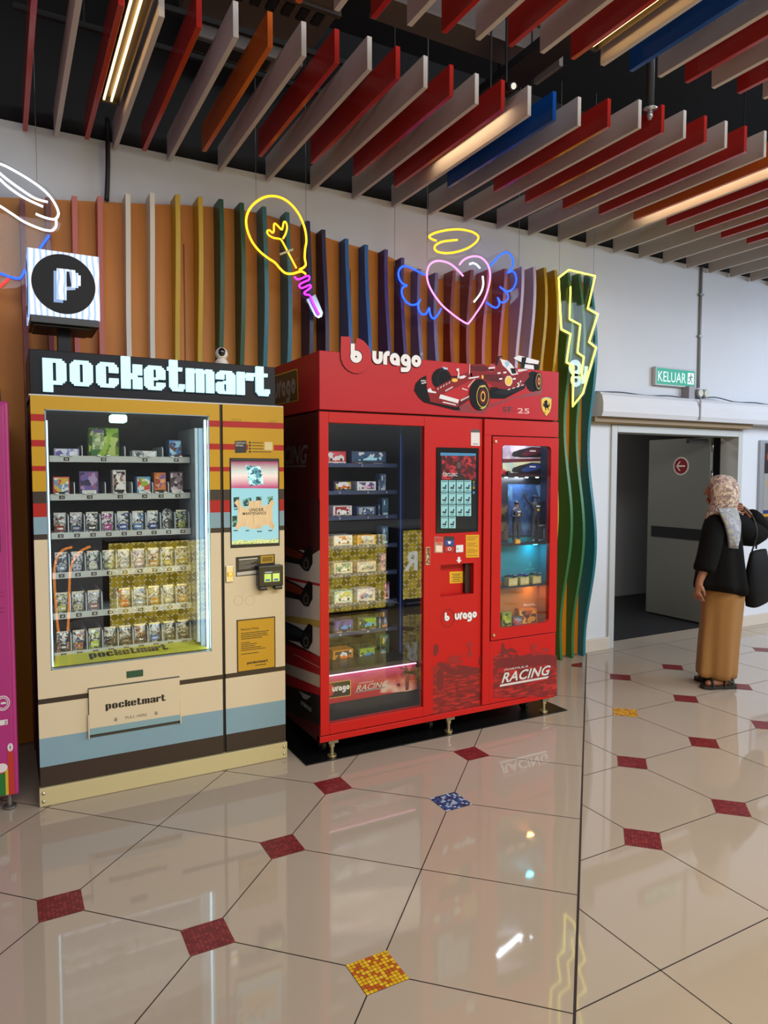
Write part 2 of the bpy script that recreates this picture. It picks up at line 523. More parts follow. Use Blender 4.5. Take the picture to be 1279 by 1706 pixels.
MOS = {'r': mosaic('m_mosaic_red', [(0, '#6e1c22'), (.4, '#7d2428'), (.75, '#8d3030')], '#4a1a1a', 11.),
       'y': mosaic('m_mosaic_yellow', [(0, '#d9a419'), (.45, '#b9561d'), (.7, '#e3b52f')], '#3a2a18', 11.),
       'b': mosaic('m_mosaic_blue', [(0, '#16305c'), (.4, '#25568f'), (.66, '#a8bccf')], '#1b2440', 11.)}
fl = MB()
fl.add([(-7, -14, 0), (15, -14, 0), (15, 4.84, 0), (-7, 4.84, 0)], [(0, 1, 2, 3)], TILE)
J0 = -.034                      # the long straight joint: x - y = J0
uvq = []


def gline(a, b, w=.0045, z=.0004):
    a, b = Vector((a[0], a[1])), Vector((b[0], b[1])); d = (b - a)
    if d.length < 1e-4: return
    n = Vector((-d.y, d.x)).normalized() * w / 2
    fl.add([(a.x + n.x, a.y + n.y, z), (b.x + n.x, b.y + n.y, z), (b.x - n.x, b.y - n.y, z), (a.x - n.x, a.y - n.y, z)], [(0, 1, 2, 3)], GROUT)


def clip(a, b, side):           # keep the part of a-b on one side of the joint
    fa, fb = side * (a[0] - a[1] - J0), side * (b[0] - b[1] - J0)
    if fa < 0 and fb < 0: return None
    if fa >= 0 and fb >= 0: return a, b
    t = fa / (fa - fb); c = (a[0] + (b[0] - a[0]) * t, a[1] + (b[1] - a[1]) * t)
    return (a, c) if fa >= 0 else (c, b)


gline((-2.5 + J0, -2.5), (4.62 + J0, 4.62), .009, .0005)
E0 = (1.031, 2.819); s1 = .4387
KEY1 = {(0, -1): 'r', (1, -1): 'y', (-1, -1): 'r', (0, 0): 'r', (0, 1): 'r', (1, 1): 'b', (1, 2): 'r', (-1, 0): None, (1, 0): None, (-1, 1): None, (-2, -1): 'r', (0, -2): 'r', (1, -2): 'r', (-1, -2): 'r'}
for i in range(-7, 2):
    for j in range(-9, 5):
        g = lambda a, b: (E0[0] + s1 * (a + b), E0[1] + s1 * (b - a))
        p = g(i, j)
        for q in (g(i + 1, j), g(i, j + 1)):
            c = clip(p, q, -1)
            if c and max(p[1], q[1]) < 4.62: gline(*c)
        k = KEY1.get((i, j))
        if k and p[0] - p[1] < J0 - .16:
            h = .077
            fl.add([(p[0] - h, p[1] - h, .0008), (p[0] + h, p[1] - h, .0008), (p[0] + h, p[1] + h, .0008), (p[0] - h, p[1] + h, .0008)], [(0, 1, 2, 3)], MOS[k])
            uvq.append(len(fl.f) - 1)
E2 = (3.067, 2.727); s2 = .609
NONE2 = {(-2, -2), (-2, -1), (-1, -2), (0, 3), (2, 3)}
for i in range(-7, 13):
    for j in range(-9, 4):
        p = (E2[0] + s2 * i, E2[1] + s2 * j)
        for q in ((p[0] + s2, p[1]), (p[0], p[1] + s2)):
            c = clip(p, q, 1)
            if c and max(c[0][1], c[1][1]) < 4.62: gline(*c)
        if (i, j) in NONE2 or p[1] > 4.4 or p[0] - p[1] < J0 + .15: continue
        h = .109
        fl.add([(p[0] - h, p[1], .0008), (p[0], p[1] - h, .0008), (p[0] + h, p[1], .0008), (p[0], p[1] + h, .0008)], [(0, 1, 2, 3)],
               MOS['y' if (i, j) == (1, 1) else 'r']); uvq.append(len(fl.f) - 1)
fl.add([(4.22, 4.30, .0008), (4.33, 4.41, .0008), (4.22, 4.42, .0008), (4.16, 4.36, .0008)], [(0, 1, 2, 3)], MOS['r']); uvq.append(len(fl.f) - 1)
floor = struct(fl.build('floor'))
uv = floor.data.uv_layers.new(name='UVMap')
for fi in uvq:
    pl = floor.data.polygons[fi]
    for li, co in zip(pl.loop_indices, ((0, 0), (1, 0), (1, 1), (0, 1))): uv.data[li].uv = co

# ---- back wall with the doorway
DX0, DX1, DZ = 4.90, 6.72, 2.04
w = MB()
w.box(-4, DX0, WALL_Y, 4.84, 0, 3.63, WHITE)
w.box(DX1, 11, WALL_Y, 4.84, 0, 3.63, WHITE)
w.box(DX0, DX1, WALL_Y, 4.84, DZ, 3.63, WHITE)
struct(w.build('wall_back'))
w = MB(); w.box(-4, 11, WALL_Y + .03, 4.84, 3.63, 4.75, DARK); struct(w.build('wall_back_upper'))
w = MB(); w.box(-4, 11, -1.0, 4.95, 4.75, 4.85, DARK); struct(w.build('ceiling'))
w = MB()
SKIRT = M('#c9bdb0', .35, var=.05)
w.box(4.56, DX0 - .01, WALL_Y - .025, WALL_Y, 0, .115, SKIRT); struct(w.build('baseboard_left', bevel=.004))
w = MB()
w.box(DX1 + .02, 11, WALL_Y - .025, WALL_Y, 0, .115, SKIRT); struct(w.build('baseboard_right', bevel=.004))

# corridor behind the doorway
CORR = M('#8f9092', .8, var=.05, vs=2)
w = MB(); w.box(4.2, 9.4, 4.84, 6.75, -.02, 0, M('#1b1b1d', .55, var=.3, vs=30)); struct(w.build('floor_corridor'))
w = MB(); w.box(4.2, 9.4, 6.62, 6.75, 0, 2.6, CORR); struct(w.build('wall_corridor_back'))
w = MB(); w.box(4.1, 4.2, 4.84, 6.75, 0, 2.6, CORR); struct(w.build('wall_corridor_left'))
w = MB(); w.box(9.3, 9.4, 4.84, 6.62, 0, 2.6, CORR); struct(w.build('wall_corridor_right'))
area_light('corridor_fill', (5.6, 5.8, 2.55), (5.6, 5.9, 0), .5, .3, 9, (1, .95, .88))  # added fill light, lifts the otherwise black corridor
w = MB(); w.box(4.1, 9.4, 4.84, 6.75, 2.6, 2.66, CORR); struct(w.build('ceiling_corridor'))

# ---- door: white frame, grey leaf swung into the corridor
FR = M('#b9bdbd', .4); LEAF = M('#6f716c', .5, var=.04, vs=4)
door = thing('door_1', 'grey door leaf standing open into the dark corridor, pale metal frame', 'door', (5.8, 4.75, 0)); door['kind'] = 'structure'
f = MB()
for x0, x1 in ((DX0 - .025, DX0 + .045), (DX1 - .045, DX1 + .025)):
    f.box(x0, x1, WALL_Y - .02, 4.85, 0, DZ + .02, FR)
f.box(DX0 + .045, DX1 - .045, WALL_Y - .02, 4.85, DZ - .045, DZ + .02, FR)
f.build('door_frame', door, .004)
f = MB(); f.box(6.56, 6.605, 4.88, 5.68, .015, 2.0, LEAF); leaf = f.build('door_leaf', door, .003)
f = MB(); f.box(6.553, 6.56, 4.96, 5.62, .90, 1.02, M('#1d1c1d', .35)); f.build('push_plate', leaf)
f = MB()
ZA, YA = 1.70, 5.24
sgn = lambda a, b: (6.5555 - .0005 * 0, YA - a, ZA + b)
disk = lambda r, x: [(x, YA + r * math.cos(t * math.pi / 16), ZA + r * math.sin(t * math.pi / 16)) for t in range(32)]
f.prism(disk(.10, 6.556), (.004, 0, 0), M('#c7c9c4', .4)); f.ngon(disk(.085, 6.5552), M('#7e1c22', .4))
aw = M('#d7d4d0', .4)
# arrow pointing to the corridor's far side (left in the photo)
f.ngon([(6.5546, YA - .055, ZA - .008), (6.5546, YA + .05, ZA - .008), (6.5546, YA + .05, ZA + .008), (6.5546, YA - .055, ZA + .008)], aw)
f.ngon([(6.5546, YA + .062, ZA), (6.5546, YA + .018, ZA + .052), (6.5546, YA + .002, ZA + .052), (6.5546, YA + .044, ZA)], aw)
f.ngon([(6.5546, YA + .062, ZA), (6.5546, YA + .018, ZA - .052), (6.5546, YA + .002, ZA - .052), (6.5546, YA + .044, ZA)], aw)
f.build('arrow_sign', leaf)
for z in (.18, 1.0, 1.55, 1.85):
    f = MB(); f.cyl((6.585, 4.875, z), (6.585, 4.875, z + .10), .012, M('#9b9c98', .3, 1.)); f.build('hinge', leaf, smooth=True)
f = MB(); f.box(6.2, 6.5, 4.86, 4.90, 1.93, 1.98, M('#3a3a3c', .4)); f.build('door_closer', door, .004)

# ---- shutter box over the doorway
sb = MB()
prof = [(4.66, 2.12), (4.50, 2.12), (4.485, 2.16), (4.485, 2.24), (4.50, 2.30), (4.53, 2.33), (4.66, 2.33)]
SBW = M('#cfd0d6', .6, var=.03, vs=3)
sb.loft([[(x, y, z) for y, z in prof] for x in (4.60, 5.86, 5.862, 8.2)], SBW)
sb.cyl((5.86, 4.48, 2.13), (5.86, 4.48, 2.335), .009, M('#a9aab0', .6))
struct(sb.build('trim_1'))
sb = MB()
LED = M('#8d7a5e', .6)
sb.box(4.58, 6.78, 4.56, 4.66, 2.075, 2.12, LED); sb.box(4.58, 6.7, 4.62, 4.64, 2.066, 2.076, M('#cdbb95', .5))
struct(sb.build('trim_2'))

# ================================================================== CEILING SLATS
SW = M('#c2bab6', .6, var=.05, vs=6, vdist=(20, 1, 20)); SR = M('#aa2721', .2, var=.05, vs=6); SO = M('#c25a1c', .25, var=.06); SBL = M('#0f4a9a', .2, var=.05)
SC = {'white': SW, 'red': SR, 'orange': SO, 'blue': SBL}
ZS, HS, TS = 3.58, .158, .026


def interp(x, tab):
    if x <= tab[0][0]: return tab[0][1]
    for (a, b), (c, d) in zip(tab, tab[1:]):
        if x <= c: return b + (d - b) * (x - a) / (c - a)
    return tab[-1][1]


FRONT = [(0.1, 3.25), (.5, 3.22), (1.29, 3.19), (1.62, 3.14), (2.3, 3.15), (2.93, 3.06), (3.26, 2.91), (4.16, 2.81), (8, 2.3)]
BACKW = [(0.1, 4.64), (10, 4.64)]
BACKC = [(.17, 4.64), (.49, 4.58), (.82, 4.57), (1.12, 4.41), (1.44, 4.31), (1.76, 4.24), (2.08, 4.28), (2.4, 4.33), (2.72, 4.15), (3.05, 4.04), (3.36, 4.1), (4.0, 4.02), (4.64, 3.93), (5.6, 3.91), (8, 3.8)]
slots = []
for k in range(25):
    xw = .333 + .3228 * k
    col = {3: 'orange', 8: 'blue', 13: 'orange', 18: 'blue'}.get(k, 'red')
    slots.append((xw - .163, col)); slots.append((xw, 'white'))
cnt = {}
for x, col in slots:
    n = cnt[('b', col)] = cnt.get(('b', col), 0) + 1
    y0 = interp(x, FRONT); y1 = interp(x, BACKW if col == 'white' else BACKC)
    b = MB(); b.box(x - TS / 2, x + TS / 2, y0, y1, ZS, ZS + HS, SC[col])
    o = b.build('ceiling_baffle', bevel=.002)
    tag(o, '%s %s slat from the left in the ceiling row against the wall' % (ORD[n - 1], col), 'ceiling slat', 'ceiling slats along the wall')
for x, col in slots:
    if x < .9 or x > 5.4: continue
    n = cnt[('f', col)] = cnt.get(('f', col), 0) + 1
    y1 = 2.825 - .192 * (x - 1.29); y0 = y1 - 1.45
    b = MB(); b.box(x - TS / 2, x + TS / 2, y0, y1, ZS, ZS + HS, SC[col])
    o = b.build('ceiling_baffle', bevel=.002)
    tag(o, '%s %s slat from the left in the ceiling row nearer the camera' % (ORD[n - 1], col), 'ceiling slat', 'ceiling slats nearer the camera')

# ---- strip lamps between slats
TUBE = M('#ffd28c', .3, emit=4.5)
HOUS = M('#6d6250', .35, .6)


TUBE2 = M('#ffe2b0', .3, emit=15.)


def strip_lamp(xc, y0, y1, label, wdt=.095, up=.052):
    t = thing('strip_light', label, 'lamp', (xc, (y0 + y1) / 2, ZS + .05), 'strip lamps between the ceiling slats')
    b = MB(); z = ZS + up
    b.box(xc - wdt / 2, xc + wdt / 2, y0, y1, z + .028, z + .05, HOUS)
    b.box(xc - wdt / 2, xc - wdt / 2 + .004, y0, y1, z, z + .028, HOUS); b.box(xc + wdt / 2 - .004, xc + wdt / 2, y0, y1, z, z + .028, HOUS)
    b.build('housing', t, .002)
    for dx in (-.034, .004):
        b = MB(); b.box(xc + dx - .0045, xc + dx + .0045, y0 + .02, y1 - .02, z + .008, z + .018, TUBE if up < .08 else TUBE2); b.build('lamp_tube', t)
    for y in (y0, y1 - .018):
        b = MB(); b.box(xc - wdt / 2 + .005, xc + wdt / 2 - .005, y, y + .018, z + .002, z + .028, M('#2a2723', .5)); b.build('end_cap', t)
    b = MB(); b.cyl((xc, y0 + .09, z + .05), (xc, y0 + .09, 4.74), .006, M('#222222', .5)); b.build('hanger_rod', t)


strip_lamp(.5746, 2.95, 4.20, 'strip lamp with rows of warm tubes at the upper left of the ceiling')
strip_lamp(2.511, 3.26, 4.05, 'strip lamp above the winged heart neon, lighting one white slat', .08, .104)
strip_lamp(2.511, 1.42, 2.58, 'strip lamp beside the blue slat in the ceiling row nearer the camera', .08)
strip_lamp(4.4476, 2.60, 4.05, 'strip lamp beside the orange slat at the right end of the ceiling', .09, .104)

# ---- rails the slats hang from
for yr, xa, xb, lab in ((3.42, .1, 8.1, 'black rail over the front ends of the slats by the wall'), (3.74, .1, 8.1, 'black rail over the middle of the slats by the wall'),
                        (1.62, .85, 5.5, 'black rail over the front of the nearer slat row'), (1.96, .85, 5.5, 'black rail over the back of the nearer slat row')):
    t = thing('support_rail', lab, 'rail', ((xa + xb) / 2, yr, ZS + HS), 'rails carrying the ceiling slats')
    b = MB(); b.box(xa, xb, yr - .012, yr + .012, ZS + HS - .001, ZS + HS + .024, DARK); b.build('rail_bar', t)
    for i in range(4):
        x = xa + .3 + (xb - xa - .6) * i / 3
        b = MB(); b.cyl((x, yr, ZS + HS + .02), (x, yr, 4.76), .005, DARK, 8); b.build('hanger_rod', t)

# ---- things in the dark ceiling void
DU = M('#6a5f5b', .55, .2, var=.12, vs=5)
t = thing('ceiling_duct', 'grey box duct in the dark void above the orange ceiling slat', 'duct', (1.3, 4.0, 4.2))
b = MB(); b.box(.95, 1.75, 2.6, 4.2, 4.22, 4.6, DU); d_ = b.build('duct_body', t, .01)
for y in (3.05, 3.75):
    b = MB(); b.box(.94, 1.76, y, y + .03, 4.205, 4.61, M('#4b4441', .6)); b.build('flange', t)
b = MB()
for i in range(8): b.box(1.0 + i * .09, 1.05 + i * .09, 3.80, 3.9, 4.205, 4.22, M('#1b1a1a', .8))
b.build('grille', t)
t = thing('air_unit', 'pale cassette air unit in the ceiling void beside the duct', 'air unit', (1.2, 4.4, 4.3))
b = MB(); b.box(1.02, 1.72, 4.22, 4.40, 4.15, 4.40, M('#77706c', .6)); b.build('unit_body', t, .012)
for i in range(4):
    b = MB(); b.box(1.06 + i * .165, 1.19 + i * .165, 4.25, 4.37, 4.143, 4.15, M('#2a2726', .7)); b.build('louvre', t)
t = thing('steel_beam', 'grey steel beam crossing the dark ceiling void above the slats', 'beam', (2.9, 3.6, 4.3))
b = MB(); b.box(1.9, 3.12, 3.48, 3.68, 4.20, 4.22, DU); b.box(1.9, 3.12, 3.57, 3.59, 4.22, 4.42, DU); b.box(1.9, 3.12, 3.48, 3.68, 4.42, 4.44, DU); b.build('flanged_beam', t)
b = MB(); b.box(3.12, 3.15, 3.46, 3.70, 4.16, 4.46, M('#8a807a', .5, .4)); b.build('end_plate', t)
t = thing('cable_tray', 'black cable tray running back between the slat rows', 'cable tray', (2.9, 3.2, 3.95))
b = MB(); b.box(2.64, 2.82, 2.2, 3.9, 3.95, 3.96, M('#222124', .5)); b.box(2.64, 2.645, 2.2, 3.9, 3.96, 4.0, M('#222124', .5)); b.box(2.815, 2.82, 2.2, 3.9, 3.96, 4.0, M('#222124', .5)); b.build('tray', t)
for i in range(3):
    b = MB(); b.tube([(2.68 + i * .05, 2.2, 3.972), (2.67 + i * .05, 3.0, 3.98), (2.69 + i * .05, 3.9, 3.972)], .011, M('#39363a', .5)); b.build('cable', t, smooth=True)
t = thing('sprinkler', 'small sprinkler head hanging from a dark pipe between the slat rows', 'sprinkler', (3.33, 2.93, 3.7))
b = MB(); b.cyl((3.33, 2.93, 3.72), (3.33, 2.93, 4.74), .022, M('#232226', .5)); b.build('drop_pipe', t, smooth=True)
b = MB(); b.tube([(3.33, 2.93, 3.725), (3.33, 2.93, 3.715), (3.33, 2.93, 3.71), (3.33, 2.93, 3.70)], [.02, .04, .042, .012], M('#b9b8ba', .2, .8), 14); b.build('flange', t, smooth=True)
b = MB(); b.tube([(3.33, 2.93, 3.70), (3.33, 2.93, 3.675), (3.33, 2.93, 3.65)], [.016, .018, .008], M('#a5a4a6', .15, .7), 12); b.build('head', t, smooth=True)
t = thing('spotlight', 'small black spotlight with a bright lens by the warm-lit slat', 'spotlight', (2.57, 3.25, 3.72))
b = MB(); b.cyl((2.52, 3.22, 3.76), (2.515, 3.15, 3.735), .026, M('#1a191a', .4)); b.build('lamp_body', t, smooth=True)
b = MB(); b.cyl((2.515, 3.15, 3.735), (2.5148, 3.147, 3.734), .016, M('#d9d3c5', .2, emit=1.)); b.build('lens', t)
b = MB(); b.cyl((2.52, 3.22, 3.76), (2.52, 3.22, 4.75), .008, M('#1a191a', .4)); b.build('stem', t)

# ================================================================== FINS
t = thing('backing_panel', 'orange backing panel with a wavy top edge behind the coloured fins', 'wall panel', (2.3, WALL_Y, 0))
top = [(-.9, 3.12), (-.3, 3.14), (.15, 3.2), (.83, 3.29), (1.2, 3.34), (1.55, 3.36), (1.85, 3.32), (2.1, 3.27), (2.5, 3.23), (2.8, 3.15), (3.06, 3.11), (3.4, 3.16), (3.75, 3.23), (4.06, 3.26), (4.52, 3.28)]
tp = smooth_path([(x, 0, z) for x, z in top], 4)
ORG = M('#c87a0c', .5, var=.07, vs=3, vdist=(9, 1, .6))
b = MB(); b.prism([(-.9, 4.635, .01), (4.52, 4.635, .01)] + [(p.x, 4.635, p.z) for p in reversed(tp)], (0, .02, 0), ORG); b.build('panel_board', t)
for x in (1.06, 2.24, 3.43):
    b = MB(); b.box(x - .004, x + .004, 4.631, 4.636, .02, 3.08, M('#7d4a10', .6)); b.build('board_joint', t)
FC = [('#6e1a22', 'maroon red', 'behind the white neon ring'), ('#b85a50', 'salmon pink', 'behind the lit P cube'),
      ('#d2cbbd', 'cream white', 'between lit cube and round camera'), ('#bf9a17', 'mustard yellow', 'left of the round camera'),
      ('#1f4f36', 'dark green', 'behind the round camera'), ('#1d6e7c', 'teal', 'crossing the bulb neon'),
      ('#141a48', 'navy', 'at the right of the bulb neon'), ('#0d5a9c', 'bright blue', 'behind the red letter b sign'),
      ('#3c2a6c', 'violet', 'left of the blue neon wing'), ('#6d648f', 'lavender', 'behind the left neon wing'),
      ('#801a1f', 'deep red', 'behind the neon heart'), ('#a8505c', 'dusty rose', 'right of the neon heart'),
      ('#b9aac2', 'pale lilac', 'behind the right neon wing'), ('#a8860f', 'golden yellow', 'left of the lightning bolt neon'),
      ('#2c6a3a', 'leaf green', 'behind the lightning bolt neon'), ('#176b78', 'blue-green', 'at the right end of the panel')]
fint = [(.143, 3.16), (.27, 3.19), (.41, 3.22), (.55, 3.24), (.70, 3.28), (.84, 3.31), (1.0, 3.33), (1.27, 3.355), (1.56, 3.365), (1.72, 3.36), (1.87, 3.33), (1.99, 3.29), (2.18, 3.255), (2.33, 3.24), (2.49, 3.23), (2.62, 3.19), (2.76, 3.13), (2.91, 3.12), (3.06, 3.155), (3.36, 3.195), (3.53, 3.225), (3.7, 3.265), (3.94, 3.295), (4.23, 3.3), (4.52, 3.335)]
FX = [.143, .274, .413, .55, .705, .844, .995, 1.135, 1.269, 1.406, 1.559, 1.722, 1.873, 1.988, 2.165, 2.32, 2.48, 2.616, 2.76, 2.907, 3.055, 3.208, 3.36, 3.52, 3.69, 3.815, 3.938, 4.066, 4.225, 4.366, 4.505]
for i, x in enumerate(FX):
    hexc, cname, where = FC[min(i // 2, 15)]
    zt = interp(x, fint); n = 44
    edge = []
    for k in range(n + 1):
        z = .004 + (zt - .004) * k / n
        amp = .018 + .03 * min(1, i / 22)
        edge.append((4.515 - amp * math.sin(z * 3.7 + i * .33 + .6) - .018 * math.sin(z * 1.6 + i * .2), z))
    pts = [(x - .014, y, z) for y, z in edge] + [(x - .014, 4.634, zt - .0), (x - .014, 4.634, .004)]
    b = MB(); b.prism(pts, (.028, 0, 0), M(hexc, .45, var=.06, vs=5))
    o = b.build('wall_fin')
    hand = ('left' if i % 2 == 0 else 'right') + ' one of two ' if i < 30 else 'single '
    tag(o, '%s%s wavy fin%s %s' % (hand, cname, 's' if i < 30 else '', where), 'wall fin', 'coloured wavy fins on the orange panel')

# ================================================================== WALL FITTINGS
t = thing('conduit', 'thin grey conduit running down the white wall to the green exit sign', 'pipe', (6.04, WALL_Y, 3.1))
b = MB(); b.cyl((6.04, 4.645, 2.46), (6.04, 4.645, 3.63), .0125, M('#8f9298', .5)); b.build('pipe', t, smooth=True)
for z in (2.95, 3.35):
    b = MB(); b.box(6.015, 6.065, 4.628, 4.66, z, z + .02, M('#8f9298', .4, .5)); b.build('clip', t)
t = thing('cable_pipe', 'thick black cable hanging down the wall from the upper left strip lamp', 'cable', (.61, 4.6, 3.4))
b = MB(); b.tube(smooth_path([(.612, 4.60, 3.74), (.610, 4.60, 3.5), (.606, 4.61, 3.36), (.600, 4.615, 3.26)], 5), .014, M('#161417', .5)); b.build('cable', t, smooth=True)

# ---- KELUAR exit sign
t = thing('exit_sign', 'green lit KELUAR exit sign box on the white wall above the door', 'exit sign', (5.77, 4.62, 2.45))
XA, XB = at(1094, 613, 4.61).x, at(1157, 640, 4.61).x
ZB_, ZT_ = at(1094, 639, 4.61).z, at(1094, 612, 4.61).z
b = MB(); b.box(XA - .012, XB + .008, 4.612, 4.655, ZB_ - .012, ZT_ + .01, M('#b8b6ba', .4)); b.build('sign_box', t, .004)
kb = bpy.data.materials.new('m_exit_green'); kb.use_nodes = True
p_ = kb.node_tree.nodes['Principled BSDF']; p_.inputs['Base Color'].default_value = (*lin('#0f6f58'), 1)
p_.inputs['Emission Color'].default_value = (*lin('#0a8c78'), 1); p_.inputs['Emission Strength'].default_value = .8
b = MB(); b.rect(XA, XB, ZB_, ZT_, 4.6108, kb); b.build('lit_face', t)
LW = M('#d9f2f0', .4, emit=.9)
b = MB()
hh = (ZT_ - ZB_)
Wd = (XB - XA)
b.text('KELUAR', XA + .02 * Wd, ZB_ + .17 * hh, .64 * hh, 4.6096, LW, .0, 0, .74 * Wd / (.64 * hh / .70 * _text('KELUAR', .0, 0.)[2]))
b.build('lettering', t)
b = MB(); rx, rz, rw, rh = XA + .80 * Wd, ZB_ + .14 * hh, .17 * Wd, .72 * hh
q = lambda a, c: (rx + a * rw, rz + c * rh)
b.xz([q(*p) for p in [(0, 0), (1, 0), (1, 1), (0.05, 1), (.05, .7)]], 4.6098, LW)
RG = M('#0b5a48', .5, emit=.35)
b.ell(*q(.52, .83), .085 * rw * 1.2, .07 * rh, 4.6090, RG, 12)
for pts in ([(.45, .72), (.62, .70), (.58, .40), (.40, .42)], [(.45, .70), (.22, .60), (.15, .45), (.25, .43), (.30, .55), (.48, .60)], [(.58, .68), (.80, .55), (.86, .62), (.64, .76)],
            [(.40, .42), (.52, .42), (.36, .18), (.10, .16), (.10, .24), (.30, .26)], [(.46, .42), (.58, .40), (.76, .24), (.72, .04), (.63, .05), (.64, .22)]):
    b.xz([q(*p) for p in pts], 4.6090, RG)
b.build('running_figure', t)

t = thing('emergency_lamp', 'small grey junction box with two round lamp heads under the exit sign', 'emergency lamp', (6.1, 4.62, 2.4))
PJ = at(1150, 656, 4.6)
GB = M('#8f8d92', .45)
b = MB(); b.box(PJ.x - .06, PJ.x + .03, 4.57, 4.655, PJ.z - .06, PJ.z + .07, GB); b.build('box', t, .006)
for k, dx in enumerate((.075, .16)):
    b = MB(); b.cyl((PJ.x + dx, 4.655, PJ.z + .01), (PJ.x + dx, 4.55, PJ.z + .005), .042, GB, 20); hd = b.build('lamp_head', t, smooth=False)
    b = MB(); b.cyl((PJ.x + dx, 4.549, PJ.z + .005), (PJ.x + dx, 4.54, PJ.z + .005), .034, M('#c3c4b8', .2), 20); b.build('lens', hd)
b = MB(); b.tube(smooth_path([(PJ.x + .16, 4.6, PJ.z - .035), (PJ.x + .18, 4.6, PJ.z - .1), (PJ.x + .12, 4.6, PJ.z - .12), (PJ.x + .02, 4.6, PJ.z - .05)], 6), .005, M('#6c6b70', .5)); b.build('cable', t, smooth=True)
t = thing('loose_cable', 'thin loose cable lying along the top of the shutter box', 'cable', (5.8, 4.6, 2.34))
pp = [(4.62 + i * .32, 4.6, 2.338 + [.0, .012, .0, .014, .0, .035, .004, .012, 0, .016, 0, .01][i]) for i in range(12)]
b = MB(); b.tube(smooth_path(pp, 4), .006, M('#4a494e', .6)); b.build('cable', t, smooth=True)

# ---- poster at the right
t = thing('wall_poster', 'framed poster with dark picture and blue band cut by the right edge', 'poster', (7.4, 4.64, 1.5))
b = MB(); b.box(7.03, 7.9, 4.632, 4.66, 1.03, 1.97, M('#a3a6ac', .35, .5)); b.build('poster_frame', t, .004)
b = MB()
b.rect(7.10, 7.86, 1.08, 1.94, 4.631, M('#8f8f8a', .4)); b.rect(7.10, 7.86, 1.62, 1.94, 4.6305, M('#1d0f12', .4)); b.rect(7.1, 7.86, 1.08, 1.16, 4.6305, M('#1c1414', .4))
b.rect(7.1, 7.86, 1.19, 1.23, 4.6305, M('#1b2a66', .4)); b.rect(7.1, 7.86, 1.16, 1.19, 4.6305, M('#b98a1c', .4))
b.ell(7.35, 1.52, .2, .09, 4.630, M('#b98f46', .4)); b.ell(7.2, 1.8, .07, .06, 4.630, M('#8f3a2e', .4)); b.ell(7.35, 1.14, .1, .03, 4.630, M('#a01f2a', .4))
b.build('poster_print', t)

# ================================================================== NEON SIGNS
NY = 4.40


def neon_mat(glow, s):
    return M(glow, .3, emit=s)


def zpx(reg, sc):
    return lambda pts: [(reg[0] + u / sc, reg[1] + v / sc) for u, v in pts]


def neon(mb_name, parent, pts, colour, r=.0075, closed=False, n=5, straight=False, Y=NY, strength=None):
    P = [at(x, y, Y) for x, y in pts]; r = r * .88
    if not straight: P = smooth_path(P, n, closed)
    b = MB()
    if straight:                      # bent tube: straight runs joined by round elbows
        Q = P + [P[0]] if closed else P
        for p, q in zip(Q, Q[1:]): b.tube([p, q], r, colour, 10)
        for p in Q: b.ball(p, r * 1.02, colour, 10, 6)
    else:
        b.tube(P, r, colour, 8, closed)
    return b.build(mb_name, parent, smooth=True)


def acrylic(parent, pts, Y=NY + .018, name='acrylic_backing'):
    b = MB(); b.prism([at(x, y, Y) for x, y in pts], (0, .004, 0), ACRYL); return b.build(name, parent)


def hang(parent, x, y, Y=NY + .018):
    p = at(x, y, Y); b = MB(); b.cyl(p, (p.x, p.y, 4.75), .0016, M('#8c8c90', .4, .5), 6); b.build('hanging_wire', parent)


NYEL, NPNK, NBLU, NWHT, NPUR, NLIM, NRED = (neon_mat('#ffb31e', 2.6), neon_mat('#ff8ade', 2.2), neon_mat('#1747ff', 3.4), neon_mat('#eef6ff', 1.9),
                                            neon_mat('#e02bff', 2.6), neon_mat('#fff04a', 4.5), neon_mat('#ff2a2a', 2.2))
# heart
zz = zpx((650, 370), 5.561)
t = thing('neon_sign', 'pink neon heart with blue wings and a yellow halo', 'neon sign', tuple(at(770, 470, NY)), None)
acrylic(t, zz([(30, 400), (120, 370), (330, 450), (345, 345), (450, 310), (600, 345), (760, 275), (900, 330), (1080, 250), (1180, 330), (1215, 520), (1180, 700), (1040, 830), (860, 850), (715, 985), (620, 930), (440, 950), (250, 880), (100, 760), (40, 620)]))
acrylic(t, zz([(330, 90), (560, 40), (800, 75), (850, 160), (740, 290), (500, 320), (390, 300), (370, 200)]))
neon('halo', t, zz([(425, 172), (385, 158), (362, 140), (370, 122), (430, 95), (540, 72), (650, 68), (750, 88), (805, 120), (815, 150), (790, 190), (720, 240), (620, 275), (520, 288), (440, 275), (410, 245), (425, 210), (490, 180), (620, 165)]), NYEL, .0085)
neon('heart_outline', t, zz([(640, 395), (680, 350), (740, 322), (800, 318), (850, 335), (900, 390), (922, 460), (922, 540), (900, 640), (855, 750), (790, 850), (735, 925), (710, 940), (640, 900), (560, 840), (480, 770), (410, 680), (360, 590), (340, 510), (345, 440), (370, 390), (420, 362), (480, 362), (550, 385), (610, 430), (675, 500)]), NPNK, .0075)
neon('heart_highlight', t, zz([(735, 390), (765, 380), (800, 395), (830, 428)]), NWHT, .008)
neon('heart_highlight', t, zz([(855, 500), (860, 580), (835, 660), (775, 740)]), NWHT, .008)
neon('left_wing', t, zz([(320, 490), (250, 455), (180, 420), (130, 408), (95, 425), (75, 470), (85, 530), (115, 570), (152, 588), (120, 602), (105, 640), (120, 700), (160, 750), (210, 768), (250, 755), (278, 720), (258, 760), (262, 810), (290, 850), (330, 850), (360, 795), (365, 840), (385, 885), (410, 890), (445, 850), (470, 800)]), NBLU, .008)
